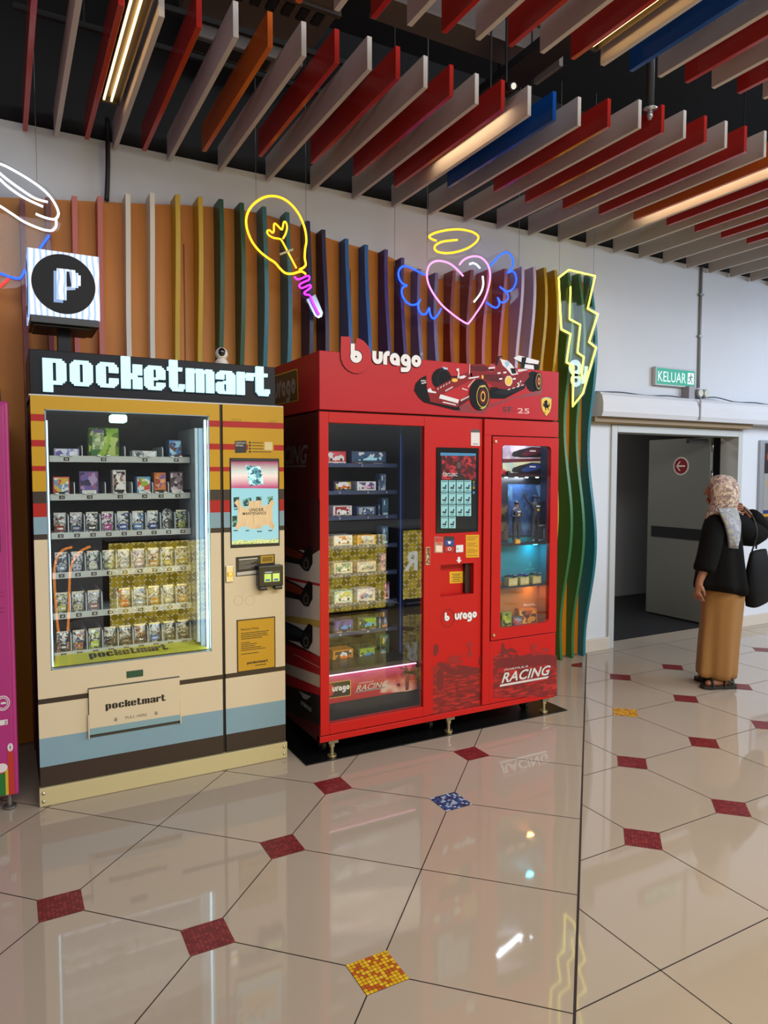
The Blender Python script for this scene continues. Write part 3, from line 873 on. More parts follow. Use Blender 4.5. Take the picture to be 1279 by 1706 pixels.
neon('right_wing', t, zz([(920, 410), (980, 345), (1040, 290), (1090, 283), (1130, 330), (1135, 390), (1115, 440), (1085, 470), (1130, 455), (1160, 490), (1165, 550), (1140, 610), (1100, 640), (1060, 635), (1015, 600), (1075, 650), (1090, 700), (1060, 740), (1020, 740), (995, 700), (1010, 750), (995, 785), (960, 790), (890, 745)]), NBLU, .008)
for a in ((40, 410), (340, 340), (1190, 440)): hang(t, *zz([a])[0])
hang(t, *zz([(345, 190)])[0])
# bulb
zz = zpx((400, 315), 7.58)
t = thing('neon_sign', 'yellow neon light bulb with a purple screw base on clear acrylic', 'neon sign', tuple(at(470, 420, NY)))
acrylic(t, zz([(50, 420), (75, 290), (170, 160), (290, 80), (420, 55), (560, 90), (690, 190), (790, 330), (860, 520), (870, 700), (850, 900), (890, 1040), (940, 1200), (930, 1320), (1050, 1570), (1030, 1620), (980, 1635), (930, 1610), (820, 1390), (700, 1320), (650, 1180), (560, 1100), (420, 960), (240, 850), (120, 690), (60, 540)]))
neon('bulb_outline', t, zz([(745, 1020), (800, 990), (828, 950), (815, 870), (820, 760), (835, 660), (825, 540), (790, 420), (730, 300), (640, 190), (530, 115), (410, 88), (290, 110), (170, 190), (95, 300), (75, 420), (100, 550), (160, 680), (250, 790), (350, 870), (440, 930), (500, 1000), (570, 1060), (660, 1068), (770, 1040), (830, 1075)]), NYEL, .0085)
neon('filament', t, zz([(540, 625), (575, 560), (592, 480), (575, 420), (550, 420), (535, 490), (520, 510), (480, 470), (440, 435), (425, 460), (425, 530), (405, 550), (370, 520), (340, 535), (360, 580), (420, 615), (500, 630), (530, 660), (600, 790), (710, 1000)]), NYEL, .007)
neon('screw_base', t, zz([(685, 1105), (720, 1140), (770, 1130), (850, 1095), (875, 1115), (860, 1150), (790, 1180), (745, 1215), (770, 1250), (820, 1235), (880, 1210), (890, 1240), (850, 1275), (810, 1305), (820, 1330), (880, 1345), (930, 1450), (1000, 1590)]), NPUR, .007)
b = MB(); b.tube([at(x, y, NY - .003) for x, y in zz([(500, 825), (665, 762)])], .007, M('#d8d6bc', .4)); b.build('cross_bar', t)
b = MB(); b.px(zz([(900, 1360), (950, 1330), (1045, 1560), (1030, 1612), (985, 1630), (940, 1600), (835, 1395)]), NY + .014, M('#8fa6b8', .15, .3)); b.build('backing_tape', t)
for a in ((200, 130), (830, 430)): hang(t, *zz([a])[0])
# lightning bolt
zz = zpx((915, 440), 6.82)
t = thing('neon_sign', 'yellow neon lightning bolt at the right end of the fins', 'neon sign', tuple(at(960, 560, NY)))
acrylic(t, zz([(85, 140), (215, 45), (545, 118), (470, 480), (580, 560), (490, 870), (560, 940), (400, 1485), (255, 1640), (240, 1190), (170, 1130), (205, 810), (110, 755)]))
neon('bolt_outline', t, zz([(220, 65), (520, 135), (435, 505), (550, 570), (450, 885), (530, 950), (380, 1470), (265, 1615), (275, 1160), (195, 1115), (240, 795), (135, 740), (105, 155)]), NLIM, .0075, closed=True, straight=True)
neon('bolt_core', t, zz([(240, 260), (228, 625), (352, 690), (318, 1005), (390, 1055), (362, 1300)]), NLIM, .007, straight=True)
STK = M('#9fc0d4', .3)
b = MB()
for c, r in (((295, 1180), 62), ((300, 1320), 50)):
    cc = at(*zz([c])[0], NY + .014); b.ell(cc.x, cc.z, r * .0012, r * .0011, cc.y, STK, 24, .32)
b.px(zz([(395, 1160), (440, 1160), (420, 1360), (360, 1360), (365, 1310), (395, 1230)]), NY + .014, STK)
b.build('backing_sticker', t)
for a in ((110, 150), (500, 130)): hang(t, *zz([a])[0])
# ring cut by the left edge
zz = zpx((0, 250), 4.875)
t = thing('neon_sign', 'white neon ring outline with blue and red tubes cut by the left edge', 'neon sign', tuple(at(30, 330, NY)))
acrylic(t, zz([(-500, 60), (0, 80), (130, 150), (390, 310), (490, 430), (510, 540), (480, 650), (400, 690), (420, 800), (250, 1060), (140, 1120), (-500, 1150)]))
neon('ring_top', t, zz([(-420, 10), (-220, 50), (0, 112), (120, 170), (250, 248), (360, 330), (430, 410), (470, 490), (470, 535), (440, 562), (370, 550), (290, 518)]), NWHT)
neon('ring_bottom', t, zz([(455, 568), (457, 610), (440, 640), (410, 655), (330, 640), (200, 585), (100, 520), (0, 455), (-200, 330), (-420, 200)]), NWHT)
neon('ring_inner', t, zz([(-420, -20), (-200, 50), (-60, 130), (0, 190), (80, 255), (200, 340), (290, 395), (388, 422)]), NWHT)
neon('ring_inner', t, zz([(-420, 40), (-200, 110), (-60, 180), (0, 238), (80, 310), (200, 390), (350, 460)]), NWHT)
neon('blue_tube', t, zz([(400, 695), (330, 790), (250, 910), (190, 1000), (155, 1043), (80, 1030), (0, 1003), (-200, 960), (-420, 1000)]), NBLU)
neon('red_tube', t, zz([(70, 1045), (0, 1108), (-100, 1180), (-300, 1260)]), NRED)
hang(t, *zz([(300, 250)])[0])

# ================================================================== CREAM CARD-PACK MACHINE
PY = 3.72
YEL = M('#c1951d', .42, spec=.3, var=.04, vs=3); RED = M('#a9211c', .42, spec=.3); DKB = M('#33251e', .4); BLU = M('#7d9cab', .38, var=.03); CRM = M('#d2c2a4', .38, var=.03, vs=2)
BLACK = M('#17181b', .4); GREY = M('#a9adb0', .4); NAVY = M('#0e1019', .45, spec=.25)
PANEL_W = M('#b9c4cc', .4)
t = PM = thing('vending_machine', 'cream and yellow striped vending machine of card packs under a lit pixel-letter header', 'vending machine', (.76, 4.0, 0))
BANDS = [(1.985, 1.897, YEL), (1.897, 1.864, RED), (1.864, 1.775, YEL), (1.775, 1.744, RED), (1.744, 1.652, YEL), (1.652, 1.628, RED), (1.628, 1.531, YEL),
         (1.531, 1.474, DKB), (1.474, 1.409, RED), (1.409, 1.326, BLU), (1.326, 1.30, DKB), (1.30, .528, CRM), (.528, .503, DKB), (.503, .334, CRM), (.334, .193, BLU), (.193, .096, DKB)]
WX0, WX1, WZ0, WZ1 = .187, .970, .664, 1.921
b = MB()
SIDE = M('#241a17', .5)
b.box(.132, .150, PY + .05, 4.34, .02, 1.985, SIDE); b.box(1.367, 1.385, PY + .05, 4.34, .02, 1.985, SIDE)
b.box(.15, 1.367, 4.32, 4.34, .02, 1.985, SIDE); b.box(.132, 1.385, PY + .05, 4.34, 1.968, 1.985, SIDE); b.box(.15, 1.367, PY + .05, 4.32, .02, .60, SIDE)
b.box(1.03, 1.367, PY + .05, 4.32, .6, 1.968, SIDE)
b.build('cabinet', t)
b = MB()
for z1, z0, m in BANDS:
    for lo, hi in ((z0, min(z1, WZ0)), (max(z0, WZ0), min(z1, WZ1)), (max(z0, WZ1), z1)):
        if hi - lo < 1e-5: continue
        if lo >= WZ0 - 1e-6 and hi <= WZ1 + 1e-6:
            b.box(.128, WX0, PY, PY + .05, lo, hi, m); b.box(WX1, 1.026, PY, PY + .05, lo, hi, m)
        else: b.box(.128, 1.026, PY, PY + .05, lo, hi, m)
b.build('glass_door', t)
b = MB()
for z1, z0, m in BANDS: b.box(1.043, 1.385, PY, PY + .05, z0, z1, m)
b.build('control_panel', t)
b = MB(); b.box(1.026, 1.043, PY + .012, PY + .05, .096, 1.985, M('#1a1413', .5)); b.build('door_gap', t)
b = MB(); b.box(WX0 - .002, WX1 + .002, PY + .012, PY + .018, WZ0, WZ1, PANE); b.build('window_glass', t)
b = MB()
for x0, x1, z0, z1 in ((WX0, WX0 + .006, WZ0, WZ1), (WX1 - .006, WX1, WZ0, WZ1), (WX0, WX1, WZ0, WZ0 + .004), (WX0, WX1, WZ1 - .004, WZ1)): b.box(x0, x1, PY - .001, PY + .012, z0, z1, M('#8ea6b8', .25, .4))
b.build('window_trim', t)
# inside lining
b = MB()
BK = ART(('#231d1a', '#3c322b', '#2d2622'), 7, 'noise', .5)
b.box(.16, 1.02, 4.26, 4.28, .62, 1.96, BK); b.box(.152, .163, PY + .06, 4.27, .62, 1.96, M('#8f8580', .5)); b.box(1.00, 1.02, PY + .06, 4.27, .62, 1.96, PANEL_W)
b.box(.16, 1.02, PY + .06, 4.27, 1.935, 1.96, M('#6f747a', .5)); b.box(.16, 1.02, PY + .06, 4.27, .61, .64, BLACK)
b.build('inner_lining', t)
b = MB(); b.box(.912, .93, 3.80, 4.2, .70, 1.86, PANEL_W); b.box(.930, .99, 3.795, 3.80, .66, 1.86, M('#9fb4c4', .35)); b.box(.955, .96, 3.79, 3.795, .66, 1.9, M('#5e7386', .4)); b.build('side_post', t, .003)
LEDC = M('#bfeeff', .3, emit=7.)
for x, zz0, zz1 in ((.956, .675, 1.90), (.196, .675, 1.87)):
    b = MB(); b.box(x - .004, x + .004, PY + .026, PY + .036, zz0, zz1, LEDC if x > .5 else M('#bfeeff', .3, emit=4.)); b.build('led_strip', t)
b = MB(); b.box(.49, .57, PY + .06, PY + .14, 1.875, 1.915, M('#bfffe9', .3, emit=2.2)); b.build('cabinet_lamp', t, .01)
# sloping yellow tray with printed word
b = MB(); A0, A1, B0, B1 = (.195, 3.745, .672), (.962, 3.745, .672), (.905, 3.91, .70), (.225, 3.91, .70)
b.ngon([A0, A1, B1 and (.905, 3.93, .70), (.225, 3.93, .70)], M('#c9c632', .45))
tw = lambda p, q: (.37 + p * .00178, 3.80 + q * .0030, .672 + (3.80 + q * .0030 - 3.745) * .1514 + .0012)
block_word(b, 'pocketmart', 0, 0, 1, 0, 0, M('#1d1c16', .5), True, tw)
b.build('delivery_tray', t)
# header
b = MB(); b.box(.128, 1.345, 3.735, 4.25, 1.99, 2.203, NAVY); hd = b.build('header', t, .003)
b = MB(); b.box(.122, 1.388, 3.728, 4.25, 1.984, 1.992, M('#c9c9cb', .5)); b.build('top_trim', t, .002)
LET = M('#c4f3ff', .3, emit=1.05)
XL, XR = at(71.5, 640, PY).x, at(449, 640, PY).x
kx, kz = (XR - XL) / 218.5, .00605
zb = at(130, 642.5, PY).z
x = 0.
for ch in 'pocketmart':
    rs, adv = BLOCK[ch]
    b = MB()
    for i, (a, c, d, e) in enumerate(rs):
        b.box(XL + (x + a) * kx, XL + (x + d) * kx, 3.712 + i * 2e-4, 3.735, zb + c * kz, zb + e * kz, LET)
    b.build('lit_letter', hd); x += adv
# kick plate with bolts
b = MB(); b.box(.122, 1.39, PY - .012, PY + .02, .002, .092, M('#c6b98c', .42, .15, var=.04)); kp = b.build('kick_plate', t, .002)
for xx in (.14, 1.372):
    for z in (.028, .068):
        b = MB(); b.ball((xx, PY - .013, z), (.009, .006, .009), M('#c9c2a8', .25, .8), 12, 6); b.build('bolt', kp, smooth=True)
# shelves, dividers, tags, spirals
SHZ = [1.690, 1.497, 1.302, 1.100, .893, .692]
SHM = M('#b4b9b6', .4); TAGM = M('#1c1c1e', .4); DGT = M('#e8e4d8', .4); COIL = M('#1d1d20', .35, .5)
SX0, SX1, SY = .212, .905, 3.885
slotw = (SX1 - SX0 - .01) / 9
ROWS = [[(.235, .345), (.385, .545), (.60, .74), (.79, .875)], [(.225, .305), (.345, .445), (.50, .585), (.625, .705), (.715, .785), (.80, .875)]] + [[(SX0 + .005 + slotw * i, SX0 + .005 + slotw * (i + 1)) for i in range(9)] for _ in range(4)]
NUM = [['01', '03', '05', '07'], ['11', '12', '13', '14', '15', '16']] + [['%d%d' % (r, i + 1) for i in range(9)] for r in (2, 3, 4, 5)]
for r, z in enumerate(SHZ):
    b = MB(); b.box(SX0, SX1, SY, SY + .006, z - .016, z + .016, SHM); b.box(SX0, SX1, SY + .006, 4.25, z - .004, z + .002, SHM)
    b.box(SX1, SX1 + .008, SY + .01, 4.25, z - .02, z + .03, M('#31353b', .5))
    sh = b.build('shelf', t)
    for i, (x0, x1) in enumerate(ROWS[r]):
        xc = (x0 + x1) / 2
        b = MB(); b.rect(xc - .013, xc + .013, z - .010, z + .008, SY - .0008, TAGM); b.text(NUM[r][i], xc, z - .006, .010, SY - .0016, DGT, .01, 0, 1, 0, 'CENTER'); b.build('price_tag', sh)
        if r >= 2 or i < len(ROWS[r]) - 1:
            hh = .105 if r > 1 else (.07 if r == 0 else .075)
            xd = (x1 + ROWS[r][i + 1][0]) / 2 if i + 1 < len(ROWS[r]) else x1
            n = 5
            prof = [(SY + .012, z + .002), (4.2, z + .002), (4.2, z + hh)] + [(SY + .012 + .02 - .02 * math.sin(k * math.pi / 2 / n), z + hh - .02 + .02 * math.cos(k * math.pi / 2 / n)) for k in range(n + 1)]
            b = MB(); b.prism([(xd - .0022, y, q) for y, q in prof], (.0044, 0, 0), M('#c3ccd0', .3)); b.build('divider', t)
        if r >= 2 and not (r == 4 and i == 3):
            ph = .3 * i
            b = MB(); b.tube([(xc + .028 * math.cos(a * .42 + ph), SY + .008 + a * .00125, z + .037 + .030 * math.sin(a * .42 + ph)) for a in range(16)], .0018, COIL, 5)
            b.build('spiral_coil', t, smooth=True)
        elif r < 2:
            b = MB()
            for dx in (-.022, .022): b.box(xc + dx - .008, xc + dx + .008, SY - .012, SY + .012, z + .015, z + .022, M('#d9dee0', .3))
            b.build('shelf_clip', t)
# touch screen
zz = zpx((360, 670), 3.708)
Zs = lambda u, v: zz([(u, v)])[0]
b = MB(); b.box(1.078, 1.357, PY - .004, PY + .004, 1.214, 1.700, BLACK); scr = b.build('touch_screen', t, .002)
b = MB(); L = PY
UI = M('#a9e6f2', .25, emit=.55)
b.px(zz([(92, 530), (380, 533), (384, 868), (95, 880)]), L, UI, .005)
b.px(zz([(90, 366), (380, 366), (380, 533), (92, 530)]), L, RAMP([(0, '#a83a6c'), (.45, '#d6c7c2'), (.62, '#b9c4bd'), (1, '#8a2f58')], 'Z', at(*Zs(90, 530), L).z, at(*Zs(90, 366), L).z, .3, .5, .1), .005)
b.px(zz([(180, 390), (270, 398), (292, 505), (205, 520)]), L, ART(('#4f8f9c', '#8fd0d4', '#2d5d70', '#bfe9e6'), 60, 'voronoi', .3, .45), .0056)
for q in ([(105, 588), (140, 585), (140, 650), (107, 650)], [(160, 603), (215, 588), (217, 640), (165, 642)], [(245, 584), (280, 582), (277, 640), (243, 640)], [(315, 585), (347, 580), (347, 630), (318, 630)], [(97, 705), (128, 698), (128, 770), (99, 770)]):
    b.px(zz(q), L, ART(('#274b3f', '#16302c', '#69a38c', '#243a54'), 70, 'voronoi', .3, .35), .0056)
b.px(zz([(96, 862), (140, 850), (200, 856), (260, 845), (320, 850), (380, 840), (383, 868), (96, 880)]), L, ART(('#8fa03a', '#cfd9a0', '#5c7a2a'), 70, 'noise', .3, .4), .0056)
CB = ART(('#bda077', '#d2b88d', '#c8ac80'), 30, 'noise', .5, .28, (3, 3, .3))
b.px(zz([(110, 620), (130, 600), (150, 612), (150, 640), (195, 660), (200, 612), (278, 605), (282, 645), (322, 630), (340, 600), (358, 620), (345, 650), (346, 742), (362, 765), (345, 790), (322, 760), (282, 762), (280, 780), (200, 783), (198, 768), (150, 770), (132, 792), (115, 772), (132, 740), (132, 650)]), L, CB, .0062)
INK = M('#1b1712', .5)
p1, p2 = at(*Zs(200, 675), L), at(*Zs(160, 697), L)
b.text('UNDER', p1.x, p1.z, .017, L - .0068, INK, .012, .1); b.text('MAINTENANCE', p2.x, p2.z, .015, L - .0068, INK, .01, .1, .88)
for u, v, w_ in ((108, 658, 32), (105, 790, 28), (180, 790, 22), (250, 795, 30), (320, 790, 24)): b.px(zz([(u, v), (u + w_, v - 1), (u + w_, v + 6), (u, v + 7)]), L, M('#4f6f7c', .4, emit=.2), .0058)
b.px(zz([(95, 352), (375, 352), (375, 362), (95, 362)]), L, M('#2b2f33', .4), .0055)
b.build('display', scr)
# stickers and fittings on the control column
b = MB(); b.px(zz([(115, 240), (186, 238), (186, 312), (116, 314)]), L, M('#221f1e', .4), .0012)
p1 = at(*Zs(119, 256), L); b.text('CONTACT', p1.x, p1.z, .008, L - .002, DGT, .006); p1 = at(*Zs(119, 272), L); b.text('DETAILS', p1.x, p1.z, .008, L - .002, DGT, .006)
b.px(zz([(196, 236), (355, 240), (355, 318), (196, 314)]), L, YEL, .0011)
for v in (250, 268, 287, 306):
    c = at(*Zs(208, v), L); b.ell(c.x, c.z, .006, .006, L - .002, INK, 12); b.px(zz([(220, v - 2), (290 if v < 300 else 340, v), (290 if v < 300 else 340, v + 4), (220, v + 2)]), L, INK, .002)
b.px(zz([(298, 246), (347, 247), (347, 297), (298, 296)]), L, M('#d6c692', .4), .002); b.build('contact_sticker', t)
b = MB()
for u0, v0, n in ((97, 104, 9), (328, 116, 7)):
    for i in range(n):
        for j in range(3):
            c = at(*Zs(u0 + i * 7, v0 + j * 8 + i * .4), L); b.ell(c.x, c.z, .0017, .0017, L - .0006, M('#5a4510', .6), 8)
b.build('speaker_holes', t)
b = MB(); b.px(zz([(120, 958), (362, 938), (362, 1056), (122, 1078)]), L, M('#242122', .4), .0012); b.px(zz([(128, 1052), (262, 1036), (262, 1058), (128, 1072)]), L, M('#bdbab2', .4), .0018); b.px(zz([(274, 950), (355, 943), (355, 990), (274, 998)]), L, M('#b08a1c', .4), .0018)
for i in range(6): b.px(zz([(140, 985 + i * 9), (250 - (i % 3) * 18, 976 + i * 9), (250 - (i % 3) * 18, 979 + i * 9), (140, 988 + i * 9)]), L, M('#8f8b84', .4), .002)
b.px(zz([(140, 970), (255, 960), (255, 968), (140, 978)]), L, M('#bdbab2', .4), .002)
for i in range(3): b.px(zz([(284, 962 + i * 9), (345, 956 + i * 9), (345, 960 + i * 9), (284, 966 + i * 9)]), L, INK, .0024)
b.build('instruction_sticker', t)
q0, q1 = at(*Zs(57, 1012), L), at(*Zs(104, 1108), L)
b = MB(); b.box(q0.x, q1.x, L - .012, L, q1.z, q0.z, M('#b9b7b1', .25, .7)); lk = b.build('lock_plate', t, .002)
b = MB(); b.box(q0.x + .008, q1.x - .002, L - .016, L - .012, q1.z + .03, q0.z - .035, M('#c9a54a', .3, .7)); b.ell((q0.x + q1.x) / 2 + .003, (q0.z + q1.z) / 2, .008, .008, L - .0165, M('#e0d3a0', .3, .6), 14); b.build('lock_barrel', lk)
# card reader
q0, q1 = at(*Zs(262, 1015), L - .05), at(*Zs(415, 1155), L - .05)
RB = M('#17181b', .35)
b = MB(); b.box(q0.x, q1.x, L - .05, L - .004, q1.z + .02, q0.z, RB); b.box(q0.x + .005, q0.x + .05, L - .05, L - .01, q1.z - .0, q1.z + .02, RB); b.box(q1.x - .05, q1.x - .004, L - .05, L - .01, q1.z - .0, q1.z + .02, RB)
b.box(q0.x + .02, q1.x - .02, L - .01, L, q1.z + .02, q0.z - .02, RB)
cr = b.build('card_reader', t, .006)
b = MB(); sx0, sx1, sz0, sz1 = q0.x + .026, q1.x - .02, q1.z + .042, q0.z - .028
b.rect(sx0, sx1, sz0, sz1, L - .0512, M('#12233a', .2, emit=.5))
for k, cc in ((0, '#c9e86a'), (1, '#d4ee7a')):
    a = sx0 + .006 + k * (sx1 - sx0) * .5; b.rect(a, a + (sx1 - sx0) * .41, sz0 + .006, sz1 - .016, L - .0518, M(cc, .3, emit=.7)); b.rect(a + .006, a + (sx1 - sx0) * .33, sz0 + .010, sz0 + .02, L - .0522, M('#2f6fa8', .3, emit=.5))
b.rect(sx0 + .01, sx0 + .05, sz1 - .010, sz1 - .005, L - .0518, M('#bcd6ef', .3, emit=.5)); b.build('reader_display', cr)
# policy plate
q0, q1 = at(*Zs(126, 1345), L), at(*Zs(366, 1650), L)
x0, x1, z0, z1 = 1.107, 1.327, .527, .818
b = MB(); b.box(x0, x1, L - .003, L, z0, z1, M('#2b2320', .4)); b.rect(x0 + .006, x1 - .006, z0 + .006, z1 - .006, L - .0036, M('#bf921d', .4))
b.text('Returns Policy', x0 + .022, z1 - .060, .012, L - .0042, INK, .012)
for i, wv in enumerate((.16, .15, .155, .12, 0, .05, .09, .08, .115, .14, 0, .10)):
    if wv: b.rect(x0 + .022, x0 + .022 + wv, z1 - .078 - i * .0105, z1 - .0745 - i * .0105, L - .0042, INK)
block_word(b, 'pocketmart', x0 + .055, z0 + .040, .00055, L - .0042, 0, INK, True); b.rect(x0 + .10, x0 + .165, z0 + .026, z0 + .030, L - .0042, INK)
b.build('policy_plate', t, .002)
b = MB()
for u in (138, 210):
    c = at(*Zs(u, 1225), L); b.ell(c.x, c.z, .028, .028, L - .0008, M('#c2b294', .4), 20, .86)
b.build('faded_emblem', t)
# slot + collection flap
b = MB(); b.box(.533, .614, L - .003, L, .577, .612, M('#1d4a37', .35)); b.build('sensor_window', t, .002)
b = MB()
b.box(.352, .794, L - .016, L - .004, .350, .547, CRM); b.box(.352, .794, L - .0155, L - .004, .318, .350, M('#7fa0a8', .3))
b.box(.346, .352, L - .016, L, .300, .42, CRM); b.box(.794, .80, L - .016, L, .300, .42, CRM); b.box(.35, .796, L - .004, L, .300, .552, M('#3b3a33', .5))
fp = b.build('collection_flap', t, .0015)
b = MB(); block_word(b, 'pocketmart', .428, .436, .00134, L - .0168, 0, INK, True); b.text('PULL HERE', .573, .372, .014, L - .0168, M('#6e665a', .5), .003, 0, 1.1, 0, 'CENTER')
for xx in (.475, .672):
    b.xz([(xx - .006, .387), (xx + .006, .387), (xx + .006, .377), (xx + .012, .377), (xx, .366), (xx - .012, .377), (xx - .006, .377)], L - .0168, M('#8d8474', .5))
b.build('flap_lettering', fp)

# ---- the packs for sale
PK_COLS = {
    2: [('#b9a79a', '#8c2f2a', 'grey and red'), ('#a79aa2', '#33506e', 'grey and blue'), ('#e2e0e0', '#2c2c30', 'white banded black'), ('#e6e4ea', '#a23a86', 'white and magenta'), ('#d9e2ee', '#274fa0', 'white and royal blue'), ('#dfe8f2', '#3f86c4', 'white and sky blue'), ('#d3d9e6', '#1f3f86', 'white and dark blue'), ('#8d9196', '#43474b', 'silver round'), ('#2f5a45', '#9aa62a', 'green and lime')],
    3: [('#3b4656', '#7d93b8', 'slate blue'), ('#4a5364', '#b3b9cc', 'grey violet'), ('#6a7f6e', '#c3cbb8', 'sage green'), ('#c9cbbf', '#8c9a6e', 'pale olive'), ('#d3d7dc', '#93a2b8', 'silver white'), ('#cfc6d4', '#a082b0', 'pale lilac'), ('#d0c8cc', '#a8663c', 'lilac and rust'), ('#cfc8a4', '#a89a4a', 'straw yellow'), ('#b4a27a', '#7d6a3a', 'tan')],
    4: [('#5a6a4c', '#b7bd5a', 'moss green'), ('#6a6f5c', '#b9b48a', 'khaki'), ('#b3b6b4', '#8c5a5a', 'grey with rose foot'), None, ('#b98a63', '#c9573a', 'orange tan'), ('#cdd3dc', '#3f7fc0', 'white with blue swirl'), ('#c2ae74', '#b97a3a', 'gold and amber'), ('#d8d4c2', '#b9b092', 'ivory'), ('#c09a6a', '#b3744a', 'peach')],
    5: [('#6b5a52', '#2a2f3c', 'brown over black'), ('#35507c', '#c27a2c', 'blue and orange'), ('#7d8f6a', '#c7dd3a', 'lime footed'), ('#8a7a66', '#26282b', 'bronze over black'), ('#8f8672', '#2b2d33', 'grey gold over black'), ('#b06a4a', '#33404d', 'coral over slate'), ('#c6d0dc', '#2f6fb8', 'pale with blue swirl foot'), ('#9a9678', '#3a3f3a', 'olive over charcoal'), ('#a79a80', '#33363c', 'sand over charcoal')]}
SHN = {2: 'third', 3: 'fourth', 4: 'fifth', 5: 'bottom'}


def pack(r, i, c1, c2, desc):
    x0, x1 = ROWS[r][i]; xc = (x0 + x1) / 2; z = SHZ[r] + .0025; w, h = .056, .112
    o = thing('card_pack', '%s card pack, %s from left, %s shelf of cream machine' % (desc, ORD[i], SHN[r]), 'card pack', (xc, SY + .05, z), 'card packs on the %s shelf' % SHN[r])
    a = ART((c1, '#d6d8da', c2, '#c9ccce', c1, '#4a4d52', '#e6e6e4'), 85, 'voronoi', .22, 0, (1, 1, 1), i * .37 + r)
    b = MB()
    rings = []
    for k, (dz, th) in enumerate(((0, .001), (.008, .001), (.02, .006), (.056, .009), (.092, .006), (.104, .001), (.112, .001))):
        y = SY + .040
        rings.append([(xc - w / 2, y, z + dz), (xc - w / 4, y - th, z + dz), (xc + w / 4, y - th, z + dz), (xc + w / 2, y, z + dz), (xc + w / 4, y + th, z + dz), (xc - w / 4, y + th, z + dz)])
    b.loft(rings, a); b.build('wrapper', o)
    b = MB(); b.rect(xc - w * .34, xc + w * .34, z + .018, z + .046, SY + .0298, M(c2, .25)); b.rect(xc - w * .26, xc + w * .26, z + .026, z + .036, SY + .0294, ART(('#e9e9e6', c2, c1), 90, 'voronoi', .3, 0, None, i)); b.build('name_label', o)
    b = MB(); b.box(xc - w / 2, xc + w / 2, SY + .038, SY + .041, z + .1045, z + .1125, M('#cfd2d4', .25, .6)); b.build('crimped_edge', o)


for r in (2, 3, 4, 5):
    for i, c in enumerate(PK_COLS[r]):
        if c is None: continue
        if r == 2 and i == 7:
            x0, x1 = ROWS[r][i]; xc = (x0 + x1) / 2; z = SHZ[r] + .0025
            o = thing('card_tin', 'silver round-topped tin with embossed picture, eighth from the left on the third shelf', 'tin', (xc, SY + .05, z))
            b = MB(); n = 10
            pts = [(xc - .026, SY + .03, z), (xc + .026, SY + .03, z)] + [(xc + .026 * math.cos(k * math.pi / n), SY + .03, z + .095 + .026 * math.sin(k * math.pi / n)) for k in range(n + 1)]
            b.prism(pts, (0, .03, 0), ART(('#5b6064', '#9ba1a6', '#cfd5d9', '#3a3d40'), 40, 'voronoi', .25), M('#8d9296', .3, .7)); b.build('tin_body', o, .003)
            b = MB(); b.ell(xc, z + .085, .016, .022, SY + .0285, ART(('#c7ccd0', '#676c70', '#33363a'), 90, 'voronoi', .25), 20); b.ell(xc, z + .035, .018, .018, SY + .0285, M('#3f4347', .3, .5), 20, .7); b.build('embossing', o)
            continue
        pack(r, i, *c)


def carton(name, lab, cat, x0, x1, h, r, art, dep=.09, grp=None, extra=None):
    z = SHZ[r] + .0025; xc = (x0 + x1) / 2
    o = thing(name, lab, cat, (xc, SY + .06, z), grp)
    b = MB(); b.box(x0, x1, SY + .022, SY + .022 + dep, z, z + h, art[0]); b.build('carton', o, .0015)
    b = MB(); b.rect(x0 + (x1 - x0) * .06, x1 - (x1 - x0) * .06, z + h * .06, z + h * .94, SY + .0212, art[1]); b.build('cover_picture', o)
    b = MB(); b.rect(x0 + (x1 - x0) * .12, x1 - (x1 - x0) * .12, z + h * .08, z + h * .24, SY + .0206, art[2]); b.build('title_strip', o)


W = lambda c: M(c, .3)
carton('card_box', 'low pale violet card box at the left end of the top shelf', 'box', .235, .352, .05, 0, (W('#8f8fae'), ART(('#8a8ec2', '#cfcfe2', '#6a5fa2', '#dcdcea'), 40), W('#dcdcea')))
carton('card_box', 'low white and grey card box right of the green tin on the top shelf', 'box', .61, .735, .045, 0, (W('#a9adb2'), ART(('#d2d6da', '#8e949c', '#565a60', '#e6e8ea'), 45), W('#e4e6e8')))
carton('card_box', 'small blue picture box at the right end of the top shelf', 'box', .80, .866, .105, 0, (W('#3f6a9c'), ART(('#3f8fd0', '#9fcfe8', '#2a4f8c', '#6a3f2a'), 40), W('#4c2a1e')))
o = thing('card_tin', 'big green tin with a dragon-like leaf picture standing on the top shelf', 'tin', (.465, SY + .06, SHZ[0] + .0025))
b = MB(); b.box(.392, .548, SY + .022, SY + .07, SHZ[0] + .0025, SHZ[0] + .168, M('#3f5a1c', .3, .2)); b.build('tin_body', o, .012, seg=3)
b = MB(); b.rect(.398, .542, SHZ[0] + .01, SHZ[0] + .160, SY + .0212, ART(('#5a7a22', '#8fae3a', '#2c4a1c', '#3f6a3a', '#a9b86a'), 26)); b.build('cover_picture', o)
b = MB(); b.rect(.415, .47, SHZ[0] + .05, SHZ[0] + .15, SY + .0206, ART(('#9aa77a', '#c3c9a0', '#6c8a5a'), 50)); b.rect(.42, .465, SHZ[0] + .135, SHZ[0] + .155, SY + .0200, W('#6a5f8a')); b.build('window_card', o)
